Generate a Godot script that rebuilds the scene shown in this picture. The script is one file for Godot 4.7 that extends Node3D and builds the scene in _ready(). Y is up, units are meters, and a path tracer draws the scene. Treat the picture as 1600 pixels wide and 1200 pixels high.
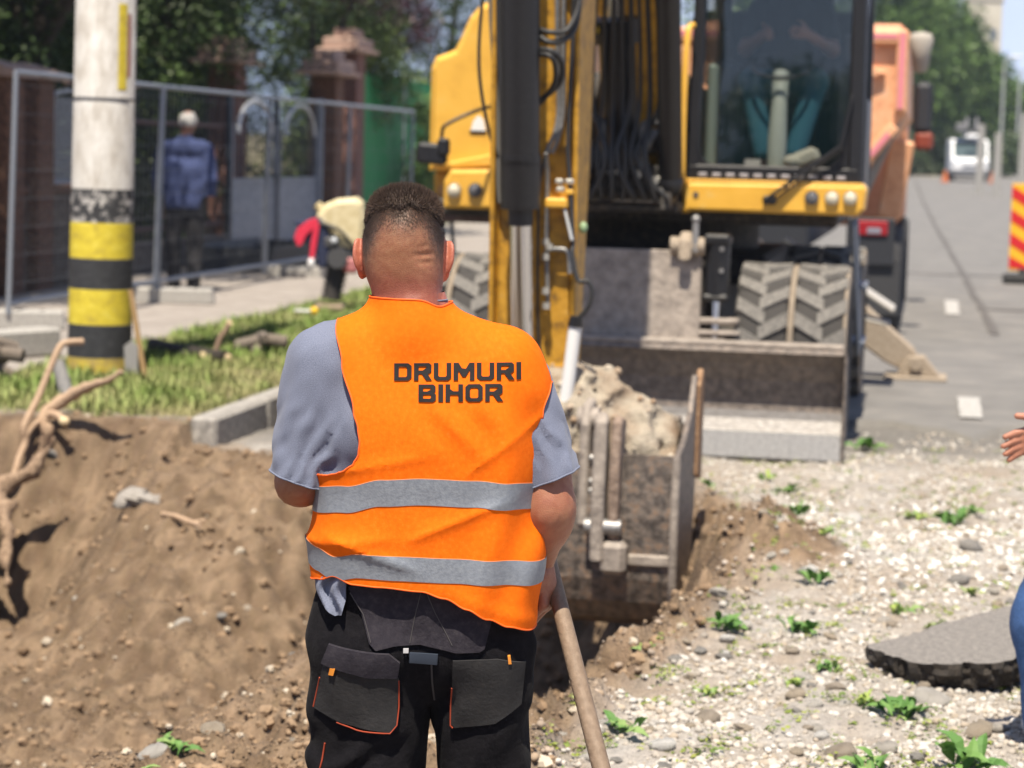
extends Node3D
# A road works site: a wheeled excavator fills its bucket beside a trench while a worker in an orange vest looks on.
# Units are metres. The street runs 10.23 degrees to the right of the view; street(u, y, v) gives a point
# from its distance across (u), its height (y) and its distance along the street (v).

const TH := 0.178547
const EX_U := -1.72
const EX_V := 13.6
var rng := RandomNumberGenerator.new()
var mats := {}
var taken := {}
var n1 := FastNoiseLite.new()
var n2 := FastNoiseLite.new()
var n3 := FastNoiseLite.new()
var ncell := FastNoiseLite.new()


class Mb:
	# collects triangles with normals; xf moves whatever is added
	var v := PackedVector3Array()
	var n := PackedVector3Array()
	var c := PackedColorArray()
	var col := Color(1, 1, 1)
	var coloured := false
	var xf := Transform3D()

	func tint(k: Color) -> Mb:
		col = k
		coloured = true
		return self

	func at(t: Transform3D) -> Mb:
		xf = t
		return self

	func tri(a: Vector3, b: Vector3, d: Vector3, na: Vector3, nb: Vector3, nd: Vector3) -> void:
		var g := (b - a).cross(d - a)
		if g.length_squared() < 1e-16:
			return
		var flip := g.dot(na + nb + nd) > 0.0
		v.push_back(xf * a)
		v.push_back(xf * (d if flip else b))
		v.push_back(xf * (b if flip else d))
		n.push_back((xf.basis * na).normalized())
		n.push_back((xf.basis * (nd if flip else nb)).normalized())
		n.push_back((xf.basis * (nb if flip else nd)).normalized())
		c.push_back(col)
		c.push_back(col)
		c.push_back(col)

	func flat(a: Vector3, b: Vector3, d: Vector3, nn: Vector3) -> void:
		tri(a, b, d, nn, nn, nn)

	func quad(a: Vector3, b: Vector3, d: Vector3, e: Vector3, nn: Vector3) -> void:
		flat(a, b, d, nn)
		flat(a, d, e, nn)

	func quad_out(a: Vector3, b: Vector3, d: Vector3, e: Vector3, away: Vector3) -> void:
		# flat quad whose normal points away from the point given
		var g := (d - a).cross(e - b).normalized()
		if g.dot((a + b + d + e) * 0.25 - away) < 0.0:
			g = -g
		quad(a, b, d, e, g)

	func box(p: Vector3, s: Vector3, bev := 0.0, turn := Basis()) -> void:
		var h := s * 0.5
		var b: float = minf(bev, minf(h.x, minf(h.y, h.z)) * 0.9)
		var keep := xf
		xf = xf * Transform3D(turn, p)
		for i in 3:
			var j := (i + 1) % 3
			var k := (i + 2) % 3
			for si in [-1.0, 1.0]:
				var nn := Vector3()
				nn[i] = si
				var q := []
				for w in [[-1, -1], [1, -1], [1, 1], [-1, 1]]:
					var p0 := Vector3()
					p0[i] = si * h[i]
					p0[j] = w[0] * (h[j] - b)
					p0[k] = w[1] * (h[k] - b)
					q.append(p0)
				quad(q[0], q[1], q[2], q[3], nn)
				if b > 0.0:
					for sj in [-1.0, 1.0]:
						var e1 := Vector3()
						e1[i] = si * h[i]
						e1[j] = sj * (h[j] - b)
						var e2 := Vector3()
						e2[i] = si * (h[i] - b)
						e2[j] = sj * h[j]
						var o := Vector3()
						o[k] = h[k] - b
						var m := Vector3()
						m[i] = si
						m[j] = sj
						quad(e1 - o, e1 + o, e2 + o, e2 - o, m.normalized())
		if b > 0.0:
			for sx in [-1.0, 1.0]:
				for sy in [-1.0, 1.0]:
					for sz in [-1.0, 1.0]:
						flat(Vector3(sx * h.x, sy * (h.y - b), sz * (h.z - b)), Vector3(sx * (h.x - b), sy * h.y, sz * (h.z - b)), Vector3(sx * (h.x - b), sy * (h.y - b), sz * h.z), Vector3(sx, sy, sz).normalized())
		xf = keep

	func bar(a: Vector3, b: Vector3, w: float, t: float, bev := 0.0, up := Vector3.UP) -> void:
		# a box beam from a to b, w wide and t thick
		var z := (b - a).normalized()
		var u := up if absf(z.dot(up)) < 0.98 else Vector3.RIGHT
		var x := u.cross(z).normalized()
		box((a + b) * 0.5, Vector3(w, t, a.distance_to(b)), bev, Basis(x, z.cross(x), z))

	func cyl(a: Vector3, b: Vector3, r0: float, r1 := -1.0, seg := 16, caps := true) -> void:
		if r1 < 0.0:
			r1 = r0
		var z := (b - a).normalized()
		var x := (Vector3.UP if absf(z.y) < 0.9 else Vector3.RIGHT).cross(z).normalized()
		var y := z.cross(x)
		for i in seg:
			var p := TAU * i / seg
			var q := TAU * (i + 1) / seg
			var d0 := x * cos(p) + y * sin(p)
			var d1 := x * cos(q) + y * sin(q)
			tri(a + d0 * r0, a + d1 * r0, b + d1 * r1, d0, d1, d1)
			tri(a + d0 * r0, b + d1 * r1, b + d0 * r1, d0, d1, d0)
			if caps:
				flat(a, a + d0 * r0, a + d1 * r0, -z)
				flat(b, b + d0 * r1, b + d1 * r1, z)

	func tube(pts: Array, rad: Variant, seg := 8, caps := true) -> void:
		var count := pts.size()
		var x := Vector3()
		var rings := []
		var dirs := []
		for i in count:
			var t: Vector3 = (pts[mini(i + 1, count - 1)] - pts[maxi(i - 1, 0)]).normalized()
			if i == 0:
				x = (Vector3.UP if absf(t.y) < 0.9 else Vector3.RIGHT).cross(t).normalized()
			else:
				x = (x - t * x.dot(t)).normalized()
			var y := t.cross(x)
			var r: float = rad if rad is float else rad[i]
			var ring := []
			var dr := []
			for k in seg:
				var d := x * cos(TAU * k / seg) + y * sin(TAU * k / seg)
				dr.append(d)
				ring.append(pts[i] + d * r)
			rings.append(ring)
			dirs.append(dr)
		for i in count - 1:
			for k in seg:
				var l := (k + 1) % seg
				tri(rings[i][k], rings[i][l], rings[i + 1][l], dirs[i][k], dirs[i][l], dirs[i + 1][l])
				tri(rings[i][k], rings[i + 1][l], rings[i + 1][k], dirs[i][k], dirs[i + 1][l], dirs[i + 1][k])
		if caps:
			for k in seg:
				var l := (k + 1) % seg
				flat(pts[0], rings[0][k], rings[0][l], (pts[0] - pts[1]).normalized())
				flat(pts[count - 1], rings[count - 1][k], rings[count - 1][l], (pts[count - 1] - pts[count - 2]).normalized())

	func lathe(prof: Array, seg := 24, smooth := false) -> void:
		# prof: Vector2(radius, y) from one end to the other, outside on the right hand when going up
		var cnt := prof.size()
		var nr := []
		for i in cnt - 1:
			var d: Vector2 = prof[i + 1] - prof[i]
			nr.append(Vector2(d.y, -d.x).normalized())
		for i in cnt - 1:
			var na: Vector2 = nr[i]
			var nb: Vector2 = nr[i]
			if smooth:
				if i > 0:
					na = (nr[i - 1] + nr[i]).normalized()
				if i < cnt - 2:
					nb = (nr[i] + nr[i + 1]).normalized()
			for k in seg:
				var p := TAU * k / seg
				var q := TAU * (k + 1) / seg
				var A := Vector3(cos(p), 0, sin(p))
				var B := Vector3(cos(q), 0, sin(q))
				var up := Vector3.UP
				var a: Vector2 = prof[i]
				var b: Vector2 = prof[i + 1]
				tri(A * a.x + up * a.y, B * a.x + up * a.y, B * b.x + up * b.y, A * na.x + up * na.y, B * na.x + up * na.y, B * nb.x + up * nb.y)
				tri(A * a.x + up * a.y, B * b.x + up * b.y, A * b.x + up * b.y, A * na.x + up * na.y, B * nb.x + up * nb.y, A * nb.x + up * nb.y)

	func prism(poly: PackedVector2Array, z0: float, z1: float, bev := 0.0) -> void:
		# polygon in x, y extruded from z0 to z1 with bevelled rims
		if Geometry2D.is_polygon_clockwise(poly):
			poly.reverse()
		var cnt := poly.size()
		var inner := PackedVector2Array()
		for i in cnt:
			var e0 := (poly[i] - poly[(i - 1 + cnt) % cnt]).normalized()
			var e1 := (poly[(i + 1) % cnt] - poly[i]).normalized()
			var m := (Vector2(-e0.y, e0.x) + Vector2(-e1.y, e1.x))
			var l: float = maxf(m.length_squared() * 0.5, 0.2)
			inner.push_back(poly[i] + m / l * bev)
		var ix := Geometry2D.triangulate_polygon(inner if bev > 0.0 else poly)
		var face := inner if bev > 0.0 else poly
		for s in [[z0, -1.0], [z1, 1.0]]:
			for t in range(0, ix.size(), 3):
				flat(Vector3(face[ix[t]].x, face[ix[t]].y, s[0]), Vector3(face[ix[t + 1]].x, face[ix[t + 1]].y, s[0]), Vector3(face[ix[t + 2]].x, face[ix[t + 2]].y, s[0]), Vector3(0, 0, s[1]))
		for i in cnt:
			var a := poly[i]
			var b := poly[(i + 1) % cnt]
			var e := (b - a).normalized()
			var nn := Vector3(e.y, -e.x, 0)
			quad(Vector3(a.x, a.y, z0 + bev), Vector3(b.x, b.y, z0 + bev), Vector3(b.x, b.y, z1 - bev), Vector3(a.x, a.y, z1 - bev), nn)
			if bev > 0.0:
				var ai := inner[i]
				var bi := inner[(i + 1) % cnt]
				quad(Vector3(a.x, a.y, z0 + bev), Vector3(b.x, b.y, z0 + bev), Vector3(bi.x, bi.y, z0), Vector3(ai.x, ai.y, z0), (nn + Vector3(0, 0, -1)).normalized())
				quad(Vector3(a.x, a.y, z1 - bev), Vector3(b.x, b.y, z1 - bev), Vector3(bi.x, bi.y, z1), Vector3(ai.x, ai.y, z1), (nn + Vector3(0, 0, 1)).normalized())

	func ball(p: Vector3, r: Vector3, seg := 12, rows := 8) -> void:
		for i in rows:
			for k in seg:
				var q := []
				for w in [[i, k], [i, k + 1], [i + 1, k + 1], [i + 1, k]]:
					var f: float = PI * w[0] / rows
					var g: float = TAU * w[1] / seg
					q.append(Vector3(sin(f) * cos(g), cos(f), sin(f) * sin(g)))
				tri(p + q[0] * r, p + q[1] * r, p + q[2] * r, (q[0] / r).normalized(), (q[1] / r).normalized(), (q[2] / r).normalized())
				tri(p + q[0] * r, p + q[2] * r, p + q[3] * r, (q[0] / r).normalized(), (q[2] / r).normalized(), (q[3] / r).normalized())

	func rock(r: Vector3, noise: FastNoiseLite, off: Vector3, rough := 0.35, seg := 9, rows := 6, fac := 0.0) -> void:
		# an uneven stone about the origin; fac > 0 gives flat facets
		var pt := {}
		for i in rows + 1:
			for k in seg:
				var f := PI * i / rows
				var g := TAU * k / seg
				var d := Vector3(sin(f) * cos(g), cos(f), sin(f) * sin(g))
				var s := 1.0 + rough * noise.get_noise_3dv(d * 60.0 + off * 100.0) + rough * 0.4 * noise.get_noise_3dv(d * 170.0 - off * 70.0)
				pt[Vector2i(i, k)] = d * r * s
		for i in rows:
			for k in seg:
				var a: Vector3 = pt[Vector2i(i, k)]
				var b: Vector3 = pt[Vector2i(i, (k + 1) % seg)]
				var d: Vector3 = pt[Vector2i(i + 1, (k + 1) % seg)]
				var e: Vector3 = pt[Vector2i(i + 1, k)]
				if fac > 0.0:
					quad_out(a, b, d, e, Vector3())
				else:
					tri(a, b, d, a / r / r, b / r / r, d / r / r)
					tri(a, d, e, a / r / r, d / r / r, e / r / r)

	func mesh() -> ArrayMesh:
		var arr := []
		arr.resize(Mesh.ARRAY_MAX)
		arr[Mesh.ARRAY_VERTEX] = v
		arr[Mesh.ARRAY_NORMAL] = n
		if coloured:
			arr[Mesh.ARRAY_COLOR] = c
		var m := ArrayMesh.new()
		m.add_surface_from_arrays(Mesh.PRIMITIVE_TRIANGLES, arr)
		return m


class Sdf:
	# a rounded solid: tapered capsules and ellipsoids joined smoothly
	var caps := []    # [a, b - a, 1 / length2, ra, rb, k, flat]  flat: depth scale (z is divided by it)
	var ells := []    # [centre, inverse basis, radii, k]
	var cuts := []    # [a, b - a, 1 / length2, r, k]
	var noise: FastNoiseLite
	var wrinkle := 0.0
	var stretch := Vector3.ONE
	var extra: Callable
	var grown := 0.0

	func bone(a: Vector3, b: Vector3, ra: float, rb: float, k := 0.03, fl := 1.0) -> Sdf:
		caps.append([a, b - a, 1.0 / maxf((b - a).length_squared(), 1e-9), ra, rb, k, 1.0 / fl])
		return self

	func ell(p: Vector3, r: Vector3, k := 0.03, turn := Basis()) -> Sdf:
		ells.append([p, turn.inverse(), r, k])
		return self

	func cut(a: Vector3, b: Vector3, r: float, k := 0.006) -> Sdf:
		cuts.append([a, b - a, 1.0 / maxf((b - a).length_squared(), 1e-9), r, k])
		return self

	func eval(p: Vector3) -> float:
		var d := 1e3
		for q in caps:
			var pa: Vector3 = p - q[0]
			var ba: Vector3 = q[1]
			var t := clampf(pa.dot(ba) * q[2], 0.0, 1.0)
			var w := pa - ba * t
			w.z *= q[6]
			var e: float = w.length() - (q[3] + (q[4] - q[3]) * t)
			var h: float = maxf(q[5] - absf(d - e), 0.0) / q[5]
			d = minf(d, e) - h * h * q[5] * 0.25
		for q in ells:
			var w: Vector3 = (q[1] * (p - q[0]))
			var r: Vector3 = q[2]
			var l := (w / r).length()
			var g := (w / (r * r)).length()
			var e := l * (l - 1.0) / maxf(g, 1e-6)
			var h: float = maxf(q[3] - absf(d - e), 0.0) / q[3]
			d = minf(d, e) - h * h * q[3] * 0.25
		for q in cuts:
			var pa: Vector3 = p - q[0]
			var t := clampf(pa.dot(q[1]) * q[2], 0.0, 1.0)
			var e: float = q[3] - (pa - q[1] * t).length()
			var h: float = maxf(q[4] - absf(d - e), 0.0) / q[4]
			d = maxf(d, e) + h * h * q[4] * 0.25
		if wrinkle > 0.0 and d < 0.15:
			d += wrinkle * noise.get_noise_3dv(p * stretch)
		if extra.is_valid():
			d += extra.call(p)
		return d - grown

	func near(p: Vector3, r: float) -> Sdf:
		# the same solid with only the pieces that matter within r of p
		var o := Sdf.new()
		var best := 1e9
		var dc := []
		for q in caps:
			var pa: Vector3 = p - q[0]
			var t := clampf(pa.dot(q[1]) * q[2], 0.0, 1.0)
			var w: Vector3 = pa - q[1] * t
			w.z *= q[6]
			var e: float = w.length() - (q[3] + (q[4] - q[3]) * t)
			dc.append(e)
			best = minf(best, e)
		var de := []
		for q in ells:
			var w: Vector3 = (q[1] * (p - q[0]))
			var l: float = (w / q[2]).length()
			var e: float = l * (l - 1.0) / maxf((w / (q[2] * q[2])).length(), 1e-6)
			de.append(e)
			best = minf(best, e)
		for i in caps.size():
			if dc[i] < best + 2.6 * r * maxf(1.0, caps[i][6]) + caps[i][5]:
				o.caps.append(caps[i])
		for i in ells.size():
			if de[i] < best + 3.0 * r + ells[i][3]:
				o.ells.append(ells[i])
		o.cuts = cuts
		o.noise = noise
		o.wrinkle = wrinkle
		o.stretch = stretch
		o.extra = extra
		o.grown = grown
		return o

	func front(x: float, y: float, z: float, sgn := -1.0) -> float:
		# the z at which a line along z first meets the solid
		for i in 60:
			var d := eval(Vector3(x, y, z))
			if d < 0.0006:
				return z
			z += sgn * maxf(d * 0.7, 0.0005)
			if absf(z) > 3.0:
				return NAN
		return z


func nets(field: Sdf, lo: Vector3, hi: Vector3, h: float) -> Dictionary:
	# surface nets over the box, visiting only blocks near the surface
	var nx := int((hi.x - lo.x) / h) + 2
	var ny := int((hi.y - lo.y) / h) + 2
	var nz := int((hi.z - lo.z) / h) + 2
	var val := PackedFloat32Array()
	val.resize(nx * ny * nz)
	val.fill(1e3)
	var B := 6
	var reach := B * h * 0.9 + field.wrinkle + 0.012
	var cells := []
	for bx in range(0, nx, B):
		for by in range(0, ny, B):
			for bz in range(0, nz, B):
				var mid_p := lo + Vector3(bx + B * 0.5, by + B * 0.5, bz + B * 0.5) * h
				if absf(field.eval(mid_p)) < reach:
					cells.append(Vector3i(bx, by, bz))
					var part := field.near(mid_p, B * h * 0.87)
					for x in range(bx, mini(bx + B + 1, nx)):
						for y in range(by, mini(by + B + 1, ny)):
							var o := (x * ny + y) * nz
							for z in range(bz, mini(bz + B + 1, nz)):
								if val[o + z] > 999.0:
									val[o + z] = part.eval(lo + Vector3(x, y, z) * h)
	var vid := PackedInt32Array()
	vid.resize(nx * ny * nz)
	vid.fill(-1)
	var V := PackedVector3Array()
	var sx := ny * nz
	var sy := nz
	var offs := [0, sx, sy, sx + sy, 1, sx + 1, sy + 1, sx + sy + 1]
	var cor := [Vector3(0, 0, 0), Vector3(1, 0, 0), Vector3(0, 1, 0), Vector3(1, 1, 0), Vector3(0, 0, 1), Vector3(1, 0, 1), Vector3(0, 1, 1), Vector3(1, 1, 1)]
	var edges := [[0, 1], [2, 3], [4, 5], [6, 7], [0, 2], [1, 3], [4, 6], [5, 7], [0, 4], [1, 5], [2, 6], [3, 7]]
	var list := PackedInt32Array()
	for b in cells:
		for x in range(b.x, mini(b.x + B, nx - 1)):
			for y in range(b.y, mini(b.y + B, ny - 1)):
				for z in range(b.z, mini(b.z + B, nz - 1)):
					var o: int = (x * ny + y) * nz + z
					var mask := 0
					for q in 8:
						if val[o + offs[q]] < 0.0:
							mask |= 1 << q
					if mask == 0 or mask == 255:
						continue
					var s := Vector3()
					var c := 0
					for e in edges:
						if ((mask >> e[0]) & 1) != ((mask >> e[1]) & 1):
							var v0 := val[o + offs[e[0]]]
							var v1 := val[o + offs[e[1]]]
							if v0 > 900.0 or v1 > 900.0:
								continue
							s += cor[e[0]].lerp(cor[e[1]], v0 / (v0 - v1))
							c += 1
					if c == 0:
						continue
					vid[o] = V.size()
					V.push_back(lo + (Vector3(x, y, z) + s / c) * h)
					list.push_back(o)
	var I := PackedInt32Array()
	for o in list:
		var in0 := val[o] < 0.0
		for ax in [[sx, sy, 1], [sy, 1, sx], [1, sx, sy]]:
			if o + ax[0] >= val.size():
				continue
			var in1 := val[o + ax[0]] < 0.0
			if in0 == in1 or o - ax[1] - ax[2] < 0:
				continue
			var a := vid[o]
			var b2 := vid[o - ax[1]]
			var c2 := vid[o - ax[1] - ax[2]]
			var d := vid[o - ax[2]]
			if a < 0 or b2 < 0 or c2 < 0 or d < 0:
				continue
			if in0:
				I.append_array(PackedInt32Array([a, c2, b2, a, d, c2]))
			else:
				I.append_array(PackedInt32Array([a, b2, c2, a, c2, d]))
	return with_normals({"v": V, "i": I})


func with_normals(m: Dictionary) -> Dictionary:
	var V: PackedVector3Array = m.v
	var I: PackedInt32Array = m.i
	var N := PackedVector3Array()
	N.resize(V.size())
	for t in range(0, I.size(), 3):
		var g := (V[I[t + 2]] - V[I[t]]).cross(V[I[t + 1]] - V[I[t]])
		N[I[t]] += g
		N[I[t + 1]] += g
		N[I[t + 2]] += g
	for k in N.size():
		N[k] = N[k].normalized()
	m.n = N
	return m


func clip(m: Dictionary, keep: Callable) -> Dictionary:
	# the part of a surface where keep(point) > 0, cut along a smooth line; "rim" holds the cut's segments
	var V: PackedVector3Array = m.v
	var N: PackedVector3Array = m.n
	var I: PackedInt32Array = m.i
	var val := PackedFloat32Array()
	val.resize(V.size())
	for k in V.size():
		val[k] = keep.call(V[k])
	var OV := PackedVector3Array()
	var ON := PackedVector3Array()
	var OI := PackedInt32Array()
	var rim := []
	var old := {}
	var mid := {}
	for t in range(0, I.size(), 3):
		var ids := [I[t], I[t + 1], I[t + 2]]
		var poly := []
		var cutp := []
		for e in 3:
			var a: int = ids[e]
			var b: int = ids[(e + 1) % 3]
			if val[a] > 0.0:
				if not old.has(a):
					old[a] = OV.size()
					OV.push_back(V[a])
					ON.push_back(N[a])
				poly.append(old[a])
			if (val[a] > 0.0) != (val[b] > 0.0):
				var key := Vector2i(mini(a, b), maxi(a, b))
				if not mid.has(key):
					var w := val[a] / (val[a] - val[b])
					mid[key] = OV.size()
					OV.push_back(V[a].lerp(V[b], w))
					ON.push_back(N[a].lerp(N[b], w).normalized())
				poly.append(mid[key])
				cutp.append(mid[key])
		for k in range(1, poly.size() - 1):
			OI.append_array(PackedInt32Array([poly[0], poly[k], poly[k + 1]]))
		if cutp.size() == 2:
			rim.append([OV[cutp[0]], OV[cutp[1]], ON[cutp[0]]])
	return {"v": OV, "n": ON, "i": OI, "rim": rim}


func swell(m: Dictionary, by: float) -> Dictionary:
	var V: PackedVector3Array = m.v
	for k in V.size():
		V[k] += m.n[k] * by
	m.v = V
	return m


func rim_mesh(m: Dictionary, r: float, lift := 0.0) -> Mb:
	var b := Mb.new()
	for s in m.rim:
		if s[0].distance_to(s[1]) > 1e-5:
			var ext: Vector3 = (s[1] - s[0]) * 0.08
			b.cyl(s[0] - ext + s[2] * lift, s[1] + ext + s[2] * lift, r, r, 6, false)
	return b


func to_mesh(m: Dictionary, paint: Variant = null) -> ArrayMesh:
	var arr := []
	arr.resize(Mesh.ARRAY_MAX)
	arr[Mesh.ARRAY_VERTEX] = m.v
	arr[Mesh.ARRAY_NORMAL] = m.n
	arr[Mesh.ARRAY_INDEX] = m.i
	if paint != null:
		var C := PackedColorArray()
		C.resize(m.v.size())
		for k in m.v.size():
			C[k] = paint.call(m.v[k], m.n[k])
		arr[Mesh.ARRAY_COLOR] = C
	var o := ArrayMesh.new()
	o.add_surface_from_arrays(Mesh.PRIMITIVE_TRIANGLES, arr)
	return o


func drape(field: Sdf, poly: PackedVector2Array, lift: float, cell: float, z0 := 0.45, sgn := -1.0) -> Mb:
	# a sheet of the outline given (x, y), laid on the near side of a solid
	var b := Mb.new()
	var lo := poly[0]
	var hi := poly[0]
	for p in poly:
		lo = lo.min(p)
		hi = hi.max(p)
	var memo := {}
	var place := func(p: Vector2) -> Vector3:
		var key := (p * 20000.0).round()
		if not memo.has(key):
			memo[key] = Vector3(p.x, p.y, field.front(p.x, p.y, z0, sgn) - sgn * lift)
		return memo[key]
	var slope := func(p: Vector2) -> Vector3:
		var e := 0.004
		var a: Vector3 = Vector3(2 * e, 0, field.front(p.x + e, p.y, z0, sgn) - field.front(p.x - e, p.y, z0, sgn))
		var c: Vector3 = Vector3(0, 2 * e, field.front(p.x, p.y + e, z0, sgn) - field.front(p.x, p.y - e, z0, sgn))
		if is_nan(a.z + c.z):
			return Vector3(0, 0, -sgn)
		return a.cross(c).normalized() * -sgn
	var x := lo.x
	while x < hi.x:
		var y := lo.y
		while y < hi.y:
			var sq := PackedVector2Array([Vector2(x, y), Vector2(x + cell, y), Vector2(x + cell, y + cell), Vector2(x, y + cell)])
			for part in Geometry2D.intersect_polygons(sq, poly):
				for k in range(1, part.size() - 1):
					var A: Vector3 = place.call(part[0])
					var B: Vector3 = place.call(part[k])
					var C: Vector3 = place.call(part[k + 1])
					if is_nan(A.z + B.z + C.z):
						continue
					b.tri(A, B, C, slope.call(part[0]), slope.call(part[k]), slope.call(part[k + 1]))
			y += cell
		x += cell
	for i in poly.size():
		var p := poly[i]
		var q := poly[(i + 1) % poly.size()]
		var steps := maxi(1, int(p.distance_to(q) / cell))
		for s in steps:
			var A: Vector3 = place.call(p.lerp(q, float(s) / steps))
			var B: Vector3 = place.call(p.lerp(q, float(s + 1) / steps))
			if is_nan(A.z + B.z):
				continue
			var down := Vector3(0, 0, sgn * (lift + 0.001))
			b.quad_out(A, B, B + down, A + down, Vector3((lo.x + hi.x) * 0.5, (lo.y + hi.y) * 0.5, A.z))
	return b


func drape_line(field: Sdf, pts: Array, lift: float, r: float, z0 := 0.45) -> Mb:
	var path := []
	for i in pts.size() - 1:
		var steps := maxi(1, int(pts[i].distance_to(pts[i + 1]) / 0.012))
		for s in steps:
			var p: Vector2 = pts[i].lerp(pts[i + 1], float(s) / steps)
			path.append(Vector3(p.x, p.y, field.front(p.x, p.y, z0) + lift))
	var e: Vector2 = pts[-1]
	path.append(Vector3(e.x, e.y, field.front(e.x, e.y, z0) + lift))
	var b := Mb.new()
	b.tube(path, r, 6)
	return b


# ---------- nodes ----------
func numbered(called: String) -> String:
	var k: int = taken.get(called, 0)
	taken[called] = k + 1
	return called if k == 0 else "%s_%03d" % [called, k]


func tag(o: Node, label: String, category: String, group := "") -> Node:
	o.set_meta("label", label)
	o.set_meta("category", category)
	if group:
		o.set_meta("group", group)
	return o


func thing(called: String, label: String, category: String, at := Vector3.ZERO, turn := 0.0, group := "") -> Node3D:
	var o := Node3D.new()
	o.name = numbered(called)
	add_child(o)
	o.position = at
	o.rotation.y = turn
	tag(o, label, category, group)
	return o


func put(parent: Node, called: String, m: Variant, material: Material) -> MeshInstance3D:
	var o := MeshInstance3D.new()
	o.mesh = m.mesh() if m is Mb else m
	o.material_override = material
	if parent == self:
		o.name = numbered(called)
		add_child(o)
	else:
		o.name = called
		parent.add_child(o, true)
	return o


func structure(called: String, m: Variant, material: Material) -> MeshInstance3D:
	var o := put(self, called, m, material)
	o.set_meta("kind", "structure")
	return o


func scatter(parent: Node, called: String, m: Mesh, material: Material, where: Array, colours: Array) -> MultiMeshInstance3D:
	var mm := MultiMesh.new()
	mm.transform_format = MultiMesh.TRANSFORM_3D
	mm.use_colors = colours.size() > 0
	mm.mesh = m
	mm.instance_count = where.size()
	for k in where.size():
		mm.set_instance_transform(k, where[k])
		if colours.size():
			mm.set_instance_color(k, colours[k])
	var o := MultiMeshInstance3D.new()
	o.multimesh = mm
	o.material_override = material
	if parent == self:
		o.name = numbered(called)
		add_child(o)
	else:
		o.name = called
		parent.add_child(o, true)
	return o


func street(u: float, y: float, v: float) -> Vector3:
	return Vector3(u * cos(TH) + v * sin(TH), y, u * sin(TH) - v * cos(TH))


func street_u(x: float, z: float) -> float:
	return x * cos(TH) + z * sin(TH)


func street_v(x: float, z: float) -> float:
	return x * sin(TH) - z * cos(TH)


# ---------- materials ----------
func ramp_texture(ramp: Array, freq: float, sd: int, kind := FastNoiseLite.TYPE_SIMPLEX_SMOOTH, oct := 4, size := 512) -> NoiseTexture2D:
	var f := FastNoiseLite.new()
	f.noise_type = kind
	f.frequency = freq
	f.seed = sd
	f.fractal_octaves = oct + 2
	f.fractal_gain = 0.62
	var g := Gradient.new()
	var off := PackedFloat32Array()
	var cols := PackedColorArray()
	for r in ramp:
		off.push_back(r[0])
		cols.push_back(Color(r[1], r[2], r[3]).linear_to_srgb())
	g.offsets = off
	g.colors = cols
	var t := NoiseTexture2D.new()
	t.width = size
	t.height = size
	t.seamless = true
	t.noise = f
	t.color_ramp = g
	return t


func grey_texture(freq: float, sd: int, oct := 4, size := 512) -> NoiseTexture2D:
	freq = 0.03 if freq < 0.045 else (0.06 if freq < 0.09 else 0.12)
	sd = 7
	var key := "grey%f" % freq
	if not mats.has(key):
		mats[key] = ramp_texture([[0.0, 0.0, 0.0, 0.0], [1.0, 1.0, 1.0, 1.0]], freq, sd, FastNoiseLite.TYPE_SIMPLEX_SMOOTH, oct, size)
	return mats[key]


func mat(key: String, r: float, g: float, b: float, rough := 0.8, metal := 0.0) -> StandardMaterial3D:
	if mats.has(key):
		return mats[key]
	var m := StandardMaterial3D.new()
	m.resource_name = key
	m.albedo_color = Color(r, g, b).linear_to_srgb()
	m.roughness = rough
	m.metallic = metal
	mats[key] = m
	return m


func worn(key: String, ramp: Array, freq: float, scale: float, rough := 0.8, metal := 0.0, bump := 0.0, sd := 1) -> StandardMaterial3D:
	# colour patches from noise over a surface that needs no texture coordinates
	if mats.has(key):
		return mats[key]
	var m := mat(key, 1, 1, 1, rough, metal)
	m.albedo_texture = ramp_texture(ramp, freq, sd)
	m.uv1_triplanar = true
	m.uv1_scale = Vector3.ONE * scale
	if bump > 0.0:
		m.heightmap_enabled = true
		m.heightmap_texture = grey_texture(freq * 2.0, sd + 7)
		m.heightmap_scale = bump
	return m


func painted_by_vertex(key: String, rough := 0.9, tex_scale := 0.0, bump := 0.0, freq := 0.03, low := 0.6) -> StandardMaterial3D:
	if mats.has(key):
		return mats[key]
	var m := mat(key, 1, 1, 1, rough)
	m.vertex_color_use_as_albedo = true
	if tex_scale > 0.0:
		m.albedo_texture = ramp_texture([[0.0, low, low, low], [0.5, 0.9, 0.9, 0.9], [1.0, 1.0, 1.0, 1.0]], freq, 11)
		m.uv1_triplanar = true
		m.uv1_scale = Vector3.ONE * tex_scale
		if bump > 0.0:
			m.heightmap_enabled = true
			m.heightmap_texture = grey_texture(freq * 1.5, 19)
			m.heightmap_scale = bump
	return m


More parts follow.
